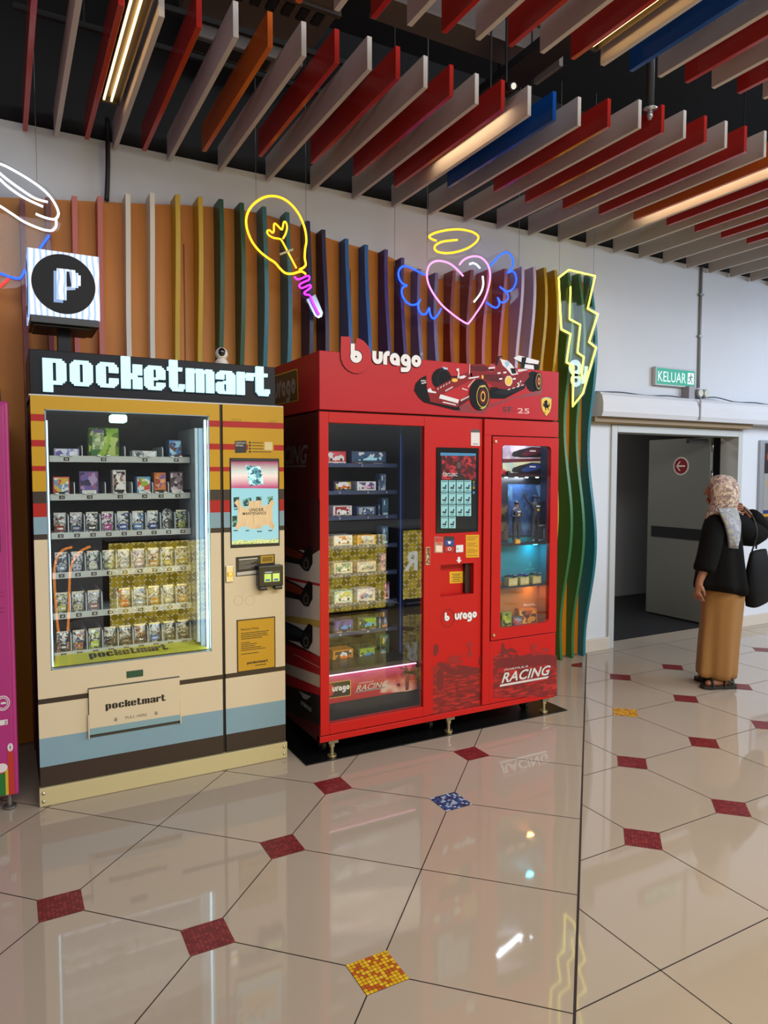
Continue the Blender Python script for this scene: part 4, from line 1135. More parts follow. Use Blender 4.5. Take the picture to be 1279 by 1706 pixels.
R2 = [('#c8504a', ('#d8d8d0', '#c9a94a', '#c84a3f', '#6a8fb0'), 'white and red picture box', .075, .1), ('#5a4a7a', ('#6a5a9a', '#3a3450', '#a58fb8', '#8a5a7a'), 'violet booster box', .09, .128), ('#c9c4c4', ('#c9c4c4', '#8f6a5a', '#3a2f2f', '#e0dcda'), 'white and black art box', .065, .135), ('#5f9ac0', ('#d8d8d0', '#4f9ac0', '#c84a3f', '#8fae3a'), 'blue and white picture box', .07, .1), ('#b4663a', ('#7a5a9a', '#c9783a', '#e0a06a', '#a04a3a'), 'orange and violet art box', .062, .122), ('#4a3a44', ('#3a3038', '#8a7480', '#c9bcc4', '#5a4450'), 'dark plum art box', .07, .126)]
for i, (c, a, d, wv, h) in enumerate(R2):
    xc = (ROWS[1][i][0] + ROWS[1][i][1]) / 2
    carton('card_box', d + ', %s from left, second shelf of cream machine' % ORD[i], 'box', xc - wv / 2, xc + wv / 2, h, 1, (W(c), ART(a, 42, seed=i), W('#d9d4cc' if i % 2 else '#2a2626')), .08, 'boxes on the second shelf')

# ---- lit cube on a post
t = thing('cube_sign', 'lit white cube sign with a black disc and a pixel P on a black post', 'sign', (.29, 3.905, 2.203))
CX0, CX1, CY0, CY1, CZ0, CZ1 = .133, .447, 3.75, 4.06, 2.368, 2.676
b = MB(); b.box(.262, .322, 3.87, 3.94, 2.203, 2.34, NAVY); b.build('post', t, .002)
b = MB(); b.box(CX0 + .005, CX1 - .005, CY0 + .006, CY1, CZ0 - .035, CZ0, BLACK); b.box(CX0 + .02, CX1 - .04, CY0 + .03, CY1 - .03, CZ0 - .045, CZ0 - .035, BLACK); b.build('cube_base', t, .003)
gl = bpy.data.materials.new('m_led_screen'); gl.use_nodes = True
nt = gl.node_tree; p_ = nt.nodes['Principled BSDF']; tc = nt.nodes.new('ShaderNodeTexCoord'); wv = nt.nodes.new('ShaderNodeTexWave'); wv.inputs['Scale'].default_value = 12
wv.inputs['Distortion'].default_value = 3.5; wv.inputs['Detail'].default_value = 2; wv.inputs['Detail Scale'].default_value = .6
rp = nt.nodes.new('ShaderNodeValToRGB'); rp.color_ramp.elements[0].color = (*lin('#7fb2ee'), 1); rp.color_ramp.elements[1].color = (*lin('#e9ecfb'), 1); rp.color_ramp.elements[1].position = .55
nt.links.new(tc.outputs['Object'], wv.inputs['Vector']); nt.links.new(wv.outputs['Fac'], rp.inputs[0]); nt.links.new(rp.outputs[0], p_.inputs['Emission Color']); p_.inputs['Emission Strength'].default_value = 1.0
p_.inputs['Base Color'].default_value = (.25, .25, .27, 1)
b = MB(); b.box(CX0, CX1, CY0, CY1, CZ0, CZ1, gl); cb = b.build('led_cube', t, .0015)
zz = zpx((0, 250), 4.875)
PB = M('#18181a', .5, spec=.2); L = CY0
b = MB(); c0 = at(*zz([(519, 1090)])[0], L); rr = .141
b.ell(c0.x, c0.z, rr, rr, L - .001, PB, 56)
q = lambda *pts: zz(pts)
b.px(q((435, 980), (515, 988), (512, 1242), (435, 1235)), L, M('#7fa6de', .3, emit=.6), .0016)
b.px(q((560, 985), (612, 990), (612, 1137), (540, 1140), (540, 1110), (580, 1110)), L, M('#9db8e6', .3, emit=.6), .0016)
b.px(q((460, 960), (540, 968), (540, 1222), (460, 1212)), L, gl, .002)
b.px(q((540, 968), (612, 978), (612, 998), (635, 1000), (635, 1018), (655, 1020), (655, 1105), (635, 1105), (635, 1122), (578, 1118), (578, 1100), (582, 1100), (582, 990), (540, 986)), L, gl, .002)
b.build('front_emblem', cb)
b = MB(); n = 40; yc, zc = (CY0 + CY1) / 2, (CZ0 + CZ1) / 2
b.ngon([(CX0 - .001, yc + rr * math.cos(2 * math.pi * k / n), zc + rr * math.sin(2 * math.pi * k / n)) for k in range(n)], PB)
b.ngon([(CX0 - .002, yc + .05, zc - .08), (CX0 - .002, yc + .05, zc + .08), (CX0 - .002, yc - .05, zc + .08), (CX0 - .002, yc - .05, zc), (CX0 - .002, yc + .01, zc), (CX0 - .002, yc + .01, zc - .08)], gl)
b.build('side_emblem', cb)

# ---- little white camera on the header
P = at(369, 602, 3.80)
t = thing('security_camera', 'small round white security camera sitting on the black header', 'camera', (P.x, 3.80, 2.203))
WP = M('#d8d0c6', .35)
b = MB(); b.tube([(P.x, 3.80, 2.203), (P.x, 3.80, 2.213), (P.x, 3.80, 2.228), (P.x, 3.80, 2.24)], [.036, .037, .03, .018], WP, 20); b.build('base', t, smooth=True)
b = MB(); b.ball((P.x, 3.80, 2.262), (.034, .034, .036), WP, 20, 14); hd_ = b.build('camera_head', t, smooth=True)
b = MB(); b.ball((P.x - .004, 3.776, 2.268), (.02, .014, .024), M('#15151a', .15), 16, 10); b.build('lens', hd_, smooth=True)

# ================================================================== RED TOY-CAR MACHINE
BY = 3.56
BX0, BX1 = 1.53, 3.25
RD = M('#b41a17', .38, spec=.25, var=.03, vs=2); RDH = M('#ad1d24', .42, spec=.22, var=.03, vs=2); RDD = M('#8f1a18', .4)
INB = M('#11131b', .35); INB2 = M('#1a2238', .35)
LOGO_W = M('#dcd9da', .4); LOGO_K = M('#190b0e', .5, spec=.15)
t = BU = thing('vending_machine', 'tall red vending machine of toy racing cars with a printed racing car header', 'vending machine', (2.39, 3.9, 0))
ZB, ZC, ZH = .106, 1.962, 2.285
LX0, LX1, LZ0, LZ1 = 1.587, 2.206, .208, 1.897          # tall window
RX0, RX1, RZ0, RZ1 = 2.778, 3.185, .628, 1.797          # showcase window
b = MB()
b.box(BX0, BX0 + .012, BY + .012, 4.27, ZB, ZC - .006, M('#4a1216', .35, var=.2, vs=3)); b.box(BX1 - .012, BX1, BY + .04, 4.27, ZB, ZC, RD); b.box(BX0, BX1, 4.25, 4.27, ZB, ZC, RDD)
b.box(BX0 + .012, BX1 - .012, BY + .04, 4.25, ZB, ZB + .05, INB); b.box(BX0 + .012, BX1 - .012, BY + .03, 4.25, ZC - .03, ZC - .006, INB)
b.box(2.225, 2.245, BY + .045, 4.25, .15, ZC - .03, INB); b.box(2.655, 2.675, BY + .045, 4.25, .15, ZC - .03, INB)
b.build('cabinet', t)
b = MB(); b.box(BX0, BX1, BY + .004, BY + .05, ZB, .141, RD); b.build('bottom_rail', t, .003)
# tall glass door
b = MB()
z0, z1 = .147, 1.957
b.box(BX0 + .002, LX0, BY, BY + .045, z0, z1, RD); b.box(LX1, 2.253, BY, BY + .045, z0, z1, RD)
b.box(LX0, LX1, BY, BY + .045, z0, LZ0, RD); b.box(LX0, LX1, BY, BY + .045, LZ1, z1, RD)
dr = b.build('glass_door', t, .003)
b = MB(); b.box(LX0 - .001, LX1 + .001, BY + .012, BY + .018, LZ0, LZ1, PANE); b.build('window_glass', dr)
zz = zpx((530, 690), 6.32)
q0, q1 = at(*zz([(1126, 1400)])[0], BY), at(*zz([(1172, 1585)])[0], BY)
b = MB(); b.box(q0.x, q1.x, BY - .006, BY, q1.z, q0.z, M('#b9a98f', .3, .5)); b.rect(q0.x + .003, q1.x - .003, q1.z + .004, q0.z - .004, BY - .0066, ART(('#3a2420', '#c9b48a', '#8f3a30', '#1c1512'), 90, 'voronoi', .3)); b.build('door_lock', dr, .001)
# middle control panel, set back a little
b = MB()
MXX0, MXX1 = 2.262, 2.640
SLX0, SLX1, SLZ0, SLZ1 = 2.336, 2.583, .866, 1.060
y0 = BY + .016
for a, c, e, g in ((MXX0, SLX0, .147, 1.957), (SLX1, MXX1, .147, 1.957), (SLX0, SLX1, .147, SLZ0), (SLX0, SLX1, SLZ1, 1.957)): b.box(a, c, y0, y0 + .03, e, g, RD)
b.box(SLX0, SLX1, y0 + .06, y0 + .065, SLZ0, SLZ1, RD); b.box(SLX1 - .002, SLX1, y0 + .03, y0 + .065, SLZ0, SLZ1, RDD); b.box(SLX0, SLX0 + .002, y0 + .03, y0 + .065, SLZ0, SLZ1, RDD)
b.box(SLX0, SLX1, y0 + .03, y0 + .065, SLZ0 - .002, SLZ0, RD); b.box(SLX0, SLX1, y0 + .03, y0 + .065, SLZ1, SLZ1 + .002, RDD); b.box(SLX1 - .040, SLX1 - .0005, y0 + .034, y0 + .06, SLZ0, SLZ1, M('#2a0d0d', .5))
mp = b.build('control_panel', t)
# right section
b = MB()
b.box(2.645, BX1, BY, BY + .045, 1.857, ZC - .005, RD); b.box(2.645, 2.700, BY, BY + .045, .147, 1.857, RD); b.box(2.700, BX1, BY, BY + .045, .147, .549, RD)
b.build('right_section', t, .002)
b = MB(); n = 6; cr_ = .03
def rrect(x0, x1, z0, z1, r, k=6):
    o = []
    for cx, cz, a in ((x1 - r, z1 - r, 0), (x0 + r, z1 - r, 90), (x0 + r, z0 + r, 180), (x1 - r, z0 + r, 270)):
        o += [(cx + r * math.cos(math.radians(a + 90 * i / k)), cz + r * math.sin(math.radians(a + 90 * i / k))) for i in range(k + 1)]
    return o
inner = rrect(RX0, RX1, RZ0, RZ1, cr_); outer = []
ox0, ox1, oz0, oz1 = 2.706, 3.249, .556, 1.851
for (x, z) in inner:
    cx, cz = (RX0 + RX1) / 2, (RZ0 + RZ1) / 2
    outer.append((None, None))
N = len(inner); outer = []
corners = [(ox1, oz1), (ox0, oz1), (ox0, oz0), (ox1, oz0)]
for c in range(4): outer += [corners[c]] * (n + 1)
for k in range(N):
    j = (k + 1) % N
    i0, i1, o0, o1 = inner[k], inner[j], outer[k], outer[j]
    f = [(o0[0], BY - .004, o0[1]), (i0[0], BY - .004, i0[1]), (i1[0], BY - .004, i1[1])] + ([(o1[0], BY - .004, o1[1])] if o1 != o0 else [])
    b.ngon(f, RD)
    b.ngon([(i0[0], BY - .004, i0[1]), (i0[0], BY + .03, i0[1]), (i1[0], BY + .03, i1[1]), (i1[0], BY - .004, i1[1])], RDD)
    if o1 != o0: b.ngon([(o0[0], BY - .004, o0[1]), (o1[0], BY - .004, o1[1]), (o1[0], BY + .02, o1[1]), (o0[0], BY + .02, o0[1])], RDD)
sd = b.build('showcase_door', t)
b = MB(); b.prism([(x, BY + .010, z) for x, z in rrect(RX0 - .002, RX1 + .002, RZ0 - .002, RZ1 + .002, cr_)], (0, .005, 0), PANE); b.build('window_glass', sd)
for z in (.590, 1.817):
    b = MB(); b.tube([(2.727, BY - .004, z), (2.727, BY - .011, z), (2.727, BY - .0115, z)], [.009, .009, .006], M('#c7b88f', .3, .8), 14); b.build('cam_lock', sd)
b = MB(); b.box(2.698, 2.706, BY + .02, BY + .045, .549, 1.857, BLACK); b.box(2.698, BX1, BY + .02, BY + .045, .547, .556, BLACK); b.box(2.698, BX1, BY + .02, BY + .045, 1.851, 1.858, BLACK); b.box(2.253, 2.262, BY + .02, BY + .045, .147, 1.957, BLACK); b.box(BX0 + .01, MXX1, BY + .02, BY + .045, .141, .147, BLACK); b.box(BX0 + .01, BX1, BY + .02, BY + .045, 1.955, 1.964, BLACK)
b.build('door_gaps', t)
# header box
b = MB(); b.box(BX0, BX1 - .012, BY - .008, 4.27, ZC + .004, ZH, RDH); hdr = b.build('header', t, .003)
# inside of the tall compartment
b = MB()
b.box(BX0 + .013, 2.225, 4.20, 4.24, .15, 1.93, INB); b.box(BX0 + .013, BX0 + .02, BY + .05, 4.2, .15, 1.93, INB)
b.box(2.19, 2.2245, 3.80, 3.86, .40, 1.93, INB2); b.box(2.183, 2.19, 3.80, 3.82, .40, 1.93, M('#2c3a66', .3)); b.box(2.21, 2.2245, BY + .05, 4.2, .15, 1.93, INB)
b.build('inner_lining', t)
b = MB(); b.box(2.180, 2.183, 3.795, 3.80, .47, 1.86, M('#3f62b0', .3, emit=.45)); b.build('led_strip', t)
b = MB(); b.box(1.572, 1.578, 3.612, 3.622, .47, 1.86, M('#c9dcff', .3, emit=17.)); b.build('led_strip', t)  # added strip, unseen behind the left frame, brightens the boxes
b = MB(); b.box(2.215, 2.222, 3.62, 3.66, .505, .60, M('#a9c8e8', .3)); b.build('door_sensor', t)
BSH = [1.669, 1.504, 1.350, 1.172, 1.002, .820, .643, .455]
TAGS = [('1', '2'), ('4', '5', '6'), ('8', '9', '10'), ('11', '12', '14'), ('15', '16', '17'), ('19', '20', '21'), ('23', '24', '25'), ('27', '28', '29')]
SYB = 3.83
for r, z in enumerate(BSH):
    b = MB(); b.box(1.56, 2.175, SYB, SYB + .006, z - .014, z + .010, M('#26365c', .35)); b.box(1.56, 2.175, SYB + .006, 4.19, z - .004, z, M('#1a2440', .4)); b.box(2.150, 2.185, SYB + .01, SYB + .06, z - .02, z + .012, INB)
    sh = b.build('shelf', t)
    xs = (1.66, 1.93) if r == 0 else (1.78, 1.97, 2.10)
    for s_, x in zip(TAGS[r], xs):
        b = MB(); b.text(s_, x, z - .008, .011, SYB - .0008, LOGO_W, .01, 0, 1, 0, 'CENTER'); b.build('shelf_number', sh)
# printed bottom banner with light along its top edge
zz = zpx((530, 940), 6.095); BP = 3.64
b = MB()
bot = at(*zz([(110, 1420)])[0], BP).z; topz = at(*zz([(110, 1135)])[0], BP).z
b.rect(1.572, 2.20, bot, topz, BP, RAMP([(0, '#a3181c'), (.45, '#b3242c'), (.8, '#b83f63'), (1, '#c25c86')], 'Z', bot, topz, .3, 0, .12))
b.px(zz([(620, 1310), (660, 1200), (720, 1130), (790, 1100), (900, 1180), (1030, 1180), (1030, 1262), (900, 1290)]), BP, ART(('#d8b7a4', '#c9796a', '#b8403c', '#8f2a38'), 8, 'noise', .3), .0008)
b.px(zz([(880, 1180), (900, 1120), (930, 1090), (945, 1100), (925, 1150), (915, 1275), (885, 1280)]), BP, M('#6a1d33', .4), .0016)
for a in range(11):
    an = math.radians(-25 + a * 23); u0, v0 = 925, 1100; ln = 150 if a < 8 else 95
    u1, v1 = u0 + math.cos(an) * ln, v0 - math.sin(an) * ln * .75 + 25
    b.px(zz([(u0, v0 - 8), ((u0 + u1) / 2, (v0 + v1) / 2 - 28), (min(u1, 1030), v1), ((u0 + u1) / 2, (v0 + v1) / 2 + 6), (u0, v0 + 8)]), BP, M('#7a2340', .4), .0018)
for a in range(10):
    an = math.radians(a * 36); u0, v0 = 815, 1225
    b.px(zz([(u0 + 6 * math.sin(an), v0 + 6 * math.cos(an)), (u0 + 62 * math.cos(an), v0 - 55 * math.sin(an)), (u0 - 6 * math.sin(an), v0 - 6 * math.cos(an))]), BP, M('#a3283a', .4), .0020)
bn = b.build('lit_banner', t)
b = MB(); b.px(zz([(110, 1205), (318, 1172), (330, 1182), (330, 1325), (320, 1335), (110, 1364)]), BP, M('#c9a93a', .4), .0012); b.px(zz([(110, 1211), (314, 1179), (323, 1187), (323, 1320), (316, 1328), (110, 1357)]), BP, M('#2c2018', .4), .0018)
p0, p1 = at(*zz([(140, 1296)])[0], BP), at(*zz([(318, 1262)])[0], BP)
kk = (p1.x - p0.x) / 4.75
c0 = at(*zz([(105, 1275)])[0], BP); b.ell(c0.x + .012, p0.z + .012, .022, .034, BP - .0022, M('#c02a2a', .4), 20, None)
round_letters(b, 'urago', lambda a, z: (p0.x + a * kk, BP - .003, p0.z + z * kk * 1.15), LOGO_W, .36)
p0 = at(*zz([(378, 1290)])[0], BP)
b.text('RACING', p0.x, p0.z, .033, BP - .0022, M('#c3bdbb', .3, .3), .02, .35, 1.15); b.text('FORMULA', p0.x + .02, p0.z + .04, .008, BP - .0022, LOGO_W, .0, .2, 1.9); p1 = at(*zz([(365, 1308)])[0], BP)
b.xz([(p1.x, p1.z), (p1.x + .20, p1.z), (p1.x + .21, p1.z + .007), (p1.x + .005, p1.z + .007)], BP - .0022, M('#8f8b8b', .3, .3)); b.build('banner_lettering', bn)
b = MB(); b.box(1.572, 2.20, BP - .012, BP + .004, topz, topz + .003, M('#ffb3d6', .3, emit=2.2)); b.build('banner_light', t)
b = MB(); b.box(1.572, 2.20, BP + .003, 4.19, topz + .006, topz + .03, INB); b.box(1.572, 2.2, BP + .02, BP + .05, .15, bot, INB); b.build('delivery_bin', t)

# header print: name plate and racing car
HY = BY - .008
zz = zpx((550, 550), 7.524)
b = MB()
Bp = [(130, 80), (252, 85), (252, 168), (316, 168), (318, 100), (360, 108), (410, 135), (450, 175), (485, 225), (505, 280), (512, 345), (503, 400), (480, 452), (445, 495), (400, 528), (345, 545), (290, 540), (235, 515), (190, 480), (155, 430), (132, 370), (126, 300)]
mid = (318, 320)
b.prism([tuple(at(x, y, HY - .004)) for x, y in zz([(mid[0] + (u - mid[0]) * 1.022, mid[1] + (v - mid[1]) * 1.02) for u, v in Bp])], (0, .003, 0), LOGO_K)
b.px(zz(Bp), HY, M('#b01a22', .42, spec=.22), .0052)
tfb = lambda Yl: (lambda a, z: tuple(at(*zz([(282 + (a - .2) * 140, 405 - z * 148 + (a - .2) * 6)])[0], Yl)))
strip(b, [(.2, 1.62), (.2, .5)], .46, tfb(HY - .0058), LOGO_K); strip(b, arc(.5, .5, .28, 0, 350, 26), .60, tfb(HY - .0058), LOGO_K, True)
strip(b, [(.2, 1.60), (.2, .5)], .36, tfb(HY - .0066), LOGO_W); strip(b, arc(.5, .5, .3, 0, 350, 26), .44, tfb(HY - .0070), LOGO_W, True)
u0, u1 = at(*zz([(520, 430)])[0], HY), at(*zz([(1138, 430)])[0], HY)
k = (u1.x - u0.x) / 4.76
lz = at(*zz([(585, 425)])[0], HY).z
kz_ = k * 1.04
round_letters(b, 'urago', lambda a, z: (u0.x + a * k, HY - .0042, lz + z * kz_), LOGO_K, .50)
round_letters(b, 'urago', lambda a, z: (u0.x + a * k, HY - .0052, lz + z * kz_), LOGO_W, .37)
b.ell(u1.x + .002, lz + kz_ * 1.12, .007, .007, HY - .0044, LOGO_W, 14, .75)
b.build('name_plate', hdr)
zz = zpx((680, 580), 5.116)
K1, K2, WH, DR, DR2 = M('#0b0a0d', .5, spec=.15), M('#1e1d23', .5, spec=.15), M('#d6d4da', .4), M('#7f161c', .4, spec=.2), M('#560d13', .4, spec=.2)
YL = M('#d9b32a', .4)
b = MB(); L = HY
P_ = lambda pts, m, l: b.px(zz(pts), L, m, l)
def E_(u, v, ru, rv, m, l, hole=None, n=30):
    pts = [(u + ru * math.cos(2 * math.pi * k / n), v + rv * math.sin(2 * math.pi * k / n)) for k in range(n)]
    if hole is None: P_(pts, m, l)
    else:
        o = [at(*p, L) for p in zz(pts)]; i_ = [at(*p, L) for p in zz([(u + (x - u) * hole, v + (y - v) * hole) for x, y in pts])]
        b.add([(p.x, L - l, p.z) for p in o + i_], [(j, (j + 1) % n, n + (j + 1) % n, n + j) for j in range(n)], m)
SHD = M('#7d171b', .36)
P_([(180, 440), (520, 470), (560, 540), (720, 470), (1040, 380), (1150, 330), (1130, 400), (900, 430), (690, 510), (640, 560), (430, 545)], SHD, .0006)
E_(282, 262, 84, 92, K1, .0012); E_(300, 265, 52, 86, K2, .0014, .86)
E_(1060, 285, 62, 88, K1, .0012)
P_([(700, 330), (800, 340), (1000, 285), (990, 345), (880, 400), (820, 432), (700, 430), (690, 380)], K1, .0016)
P_([(720, 380), (800, 350), (985, 318), (985, 345), (820, 400)], K2, .0018)
# body
P_([(150, 440), (165, 395), (205, 352), (300, 300), (420, 240), (500, 205), (540, 215), (545, 270), (420, 330), (260, 405), (180, 452)], DR, .0022)
P_([(520, 205), (530, 140), (640, 135), (680, 160), (750, 120), (790, 88), (850, 105), (905, 165), (935, 225), (1010, 190), (1030, 240), (985, 300), (955, 330), (830, 352), (770, 345), (690, 300), (600, 265), (540, 262)], DR, .0022)
P_([(530, 150), (650, 150), (690, 185), (640, 200), (530, 190)], DR2, .0026); P_([(640, 225), (780, 225), (820, 250), (780, 290), (700, 285), (640, 260)], DR2, .0026)
P_([(780, 92), (845, 108), (880, 140), (935, 222), (880, 232), (838, 180), (800, 145)], WH, .0030); P_([(865, 172), (905, 172), (920, 215), (882, 220)], K1, .0034); P_([(818, 118), (850, 110), (862, 140), (830, 168)], M('#8fb0d0', .4), .0034)
P_([(735, 145), (765, 70), (800, 66), (800, 76), (778, 80), (750, 150)], K1, .0030)
P_([(895, 82), (940, 62), (1112, 108), (1104, 138), (960, 118), (918, 108)], WH, .0026); P_([(975, 132), (1090, 142), (1115, 150), (1085, 185), (975, 168)], WH, .0026); P_([(965, 78), (1005, 78), (985, 170), (955, 170)], K1, .0030); P_([(900, 92), (960, 122), (1104, 142), (1100, 150), (950, 132)], K1, .0029); P_([(1065, 145), (1115, 148), (1100, 185), (1070, 185)], K1, .0030)
P_([(680, 178), (690, 140), (715, 132), (738, 145), (740, 175), (715, 205), (690, 205)], M('#a52228', .3), .0034); P_([(680, 165), (735, 160), (735, 172), (682, 178)], WH, .0036); P_([(684, 180), (728, 178), (722, 195), (690, 195)], K1, .0036)
E_(852, 280, 32, 44, WH, .0034); E_(852, 281, 27, 38, YL, .0038); E_(393, 274, 26, 15, YL, .0034); E_(630, 246, 9, 17, YL, .0034)
# wings
P_([(48, 360), (62, 300), (105, 255), (152, 232), (155, 330), (180, 440), (430, 500), (440, 530), (385, 527), (130, 462), (85, 420)], K1, .0028)
P_([(175, 405), (262, 395), (255, 430), (425, 492), (412, 505), (185, 458)], DR, .0032)
P_([(272, 394), (430, 440), (420, 470), (258, 428)], WH, .0036); P_([(290, 455), (400, 480), (405, 490), (292, 465)], WH, .0036)
P_([(435, 445), (520, 395), (520, 440), (430, 500)], DR2, .0036)
p0 = at(*zz([(103, 285)])[0], L); b.text('aws', p0.x, p0.z, .016, L - .0036, WH, .008, .1)
P_([(108, 298), (150, 290), (150, 297), (112, 306)], WH, .0036)
P_([(160, 355), (185, 340), (200, 365), (232, 372), (236, 385), (190, 380), (165, 375)], WH, .0036)
for i in range(5): P_([(245 + i * 24, 356 - i * 13), (252 + i * 24, 353 - i * 13), (258 + i * 24, 338 - i * 13), (250 + i * 24, 340 - i * 13)], WH, .0034)
P_([(310, 360), (375, 325), (380, 335), (315, 372)], M('#bda7a7', .4), .0034); P_([(440, 440), (515, 405), (515, 418), (445, 455)], M('#bda7a7', .4), .0040)
P_([(510, 252), (600, 238), (600, 250), (512, 264)], WH, .0030); P_([(430, 245), (470, 232), (492, 240), (470, 258), (435, 262)], WH, .0032)
P_([(405, 178), (428, 170), (432, 240), (420, 262), (415, 258), (422, 200), (410, 195)], WH, .0038); P_([(518, 135), (524, 135), (522, 222), (514, 222)], M('#c9b9b9', .4), .0036); P_([(285, 158), (335, 170), (330, 185), (300, 180)], M('#9fb6d2', .4), .0036)
for i in range(4): P_([(845 + i * 38, 352 - i * 12), (868 + i * 38, 345 - i * 12), (868 + i * 38, 352 - i * 12), (845 + i * 38, 359 - i * 12)], WH, .0030)
for u, v in ((770, 213), (820, 208), (900, 262), (785, 262), (940, 300)): P_([(u - 14, v - 5), (u + 14, v - 8), (u + 12, v + 6), (u - 12, v + 8)], WH, .0032)
P_([(925, 330), (955, 275), (962, 280), (935, 332)], WH, .0032); P_([(930, 180), (1010, 178), (1010, 190), (930, 205)], M('#c9bfc4', .4), .0028)
# near wheels
E_(605, 398, 88, 134, K1, .0042); E_(632, 405, 60, 116, K2, .0046)
E_(630, 412, 52, 96, YL, .0050, .93); E_(632, 412, 36, 66, DR2, .0050); E_(632, 412, 19, 45, YL, .0054, .72); E_(632, 415, 9, 22, K1, .0056)
P_([(600, 325), (635, 315), (655, 318), (652, 330), (620, 336)], M('#b6a53a', .4), .0054); P_([(603, 515), (640, 505), (655, 490), (660, 500), (630, 522)], M('#b6a53a', .4), .0054)
E_(1105, 285, 34, 80, K2, .0042); E_(1108, 283, 24, 66, YL, .0046, .92); E_(1110, 283, 16, 42, DR, .0046); E_(1110, 283, 10, 28, YL, .0050, .7)
P_([(340, 235), (415, 240), (415, 250), (345, 246)], K1, .0034); P_([(455, 340), (500, 355), (500, 362), (455, 350)], WH, .0038); P_([(500, 330), (560, 262), (566, 266), (510, 335)], M('#b9a9a4', .4), .0038)
b.build('car_print', hdr)
b = MB()
SHLD = [(1128, 432), (1150, 424), (1175, 420), (1200, 424), (1222, 432), (1218, 500), (1205, 545), (1175, 582), (1145, 545), (1130, 500)]
P_(SHLD, M('#8a6a1a', .4), .0012); P_([(1175 + (u - 1175) * .9, 497 + (v - 497) * .93) for u, v in SHLD], YL, .0018); P_([(1128, 430), (1150, 421), (1175, 416), (1200, 421), (1222, 430), (1220, 437), (1175, 424), (1130, 437)], M('#3f7a3a', .4), .0022)
P_([(1140, 430), (1175, 419), (1210, 430), (1208, 434), (1175, 423), (1142, 434)], WH, .0024)
P_([(1160, 450), (1175, 442), (1184, 452), (1182, 475), (1192, 490), (1198, 470), (1190, 462), (1200, 464), (1204, 490), (1190, 508), (1196, 525), (1188, 532), (1190, 520), (1178, 508), (1170, 512), (1176, 528), (1166, 530), (1164, 512), (1158, 500), (1146, 492), (1140, 496), (1144, 484), (1158, 486), (1148, 476), (1142, 478), (1148, 468), (1160, 472), (1158, 462), (1152, 462)], K1, .0026)
p0 = at(*zz([(1152, 556)])[0], L); b.text('S F', p0.x, p0.z, .010, L - .0026, K1, .004, .2)
b.build('shield_emblem', hdr)
b = MB()
p0 = at(*zz([(800, 543)])[0], L); b.text('SF', p0.x, p0.z, .033, L - .001, M('#241012', .4), .012, 0, 1.85)
p0 = at(*zz([(893, 548)])[0], L); b.text('-', p0.x, p0.z, .030, L - .001, M('#451a1c', .4), .01); p0 = at(*zz([(928, 554)])[0], L); b.text('25', p0.x, p0.z, .033, L - .001, M('#d0a9a9', .4), .012, 0, 2.15)
b.build('model_lettering', hdr)

# left side: header sign, lettering, car prints
SX = BX0 - .0012
def sp(mb, pts, m, l=0.):
    q = [atx(x, y, BX0) for x, y in pts]; mb.add([(BX0 - .0008 - l, p.y, p.z) for p in q], [list(range(len(q)))], m)
zz = zpx((460, 580), 5.33)
b = MB(); sp(b, zz([(-60, 258), (180, 182), (190, 190), (198, 458), (190, 468), (-60, 520)]), M('#c9b02a', .4)); sp(b, zz([(-60, 268), (176, 194), (184, 200), (190, 452), (184, 460), (-60, 508)]), M('#191414', .3), .001)
cA = atx(*zz([(170, 330)])[0], BX0)
tfs = lambda a, z: (BX0 - .003, cA.y + .055 + (4.76 - a) * .078 - .07, cA.z - .05 + z * .095)
round_letters(b, 'urago', tfs, M('#8f8a86', .35), .36, (-.0004, 0, 0))
b.build('side_sign', hdr)
b = MB(); p0 = atx(*zz([(296, 1040)])[0], BX0)
b.text('RACING', 0, 0, .105, 0, M('#7d7672', .3, .4), .02, .35, 1.0, 0, 'RIGHT', lambda a, z: (BX0 - .0018, p0.y + .02 - a, p0.z + .012 + z))
b.add([(BX0 - .0018, p0.y + .06, p0.z - .01), (BX0 - .0018, p0.y + .5, p0.z - .01), (BX0 - .0018, p0.y + .5, p0.z + .002), (BX0 - .0018, p0.y + .045, p0.z + .002)], [(0, 1, 2, 3)], M('#7d7672', .3, .4))
zz = zpx((470, 880), 4.1625)
PALE = M('#c9bfb8', .4, var=.1)
sp(b, zz([(10, 150), (262, 150), (262, 890), (10, 760)]), PALE)
sp(b, zz([(10, -200), (262, -200), (262, 150), (200, 190), (10, 60)]), M('#43141a', .4, var=.5, vs=8), .0004)
sp(b, zz([(10, 330), (262, 385), (262, 402), (10, 352)]), M('#a8202a', .4), .0006); sp(b, zz([(10, 600), (262, 640), (262, 690), (10, 640)]), M('#b39a4c', .4), .0003)
sp(b, zz([(10, 800), (190, 862), (262, 890), (262, 1020), (10, 930)]), M('#9c1c24', .4), .0006); sp(b, zz([(10, 930), (262, 1020), (262, 1105), (10, 1000)]), M('#b8a898', .4), .0006); sp(b, zz([(10, 1000), (262, 1105), (262, 1160), (10, 1080)]), M('#9c1c24', .4), .0006)
sp(b, zz([(80, 870), (262, 965), (262, 968), (80, 873)]), M('#d0b0a8', .4), .001)
sp(b, zz([(10, 1080), (262, 1165), (262, 1365), (10, 1260)]), M('#1c1718', .4), .0007)
CK, CK2, CR2 = M('#18171b', .4), M('#2c333d', .4), M('#7a2a20', .4)
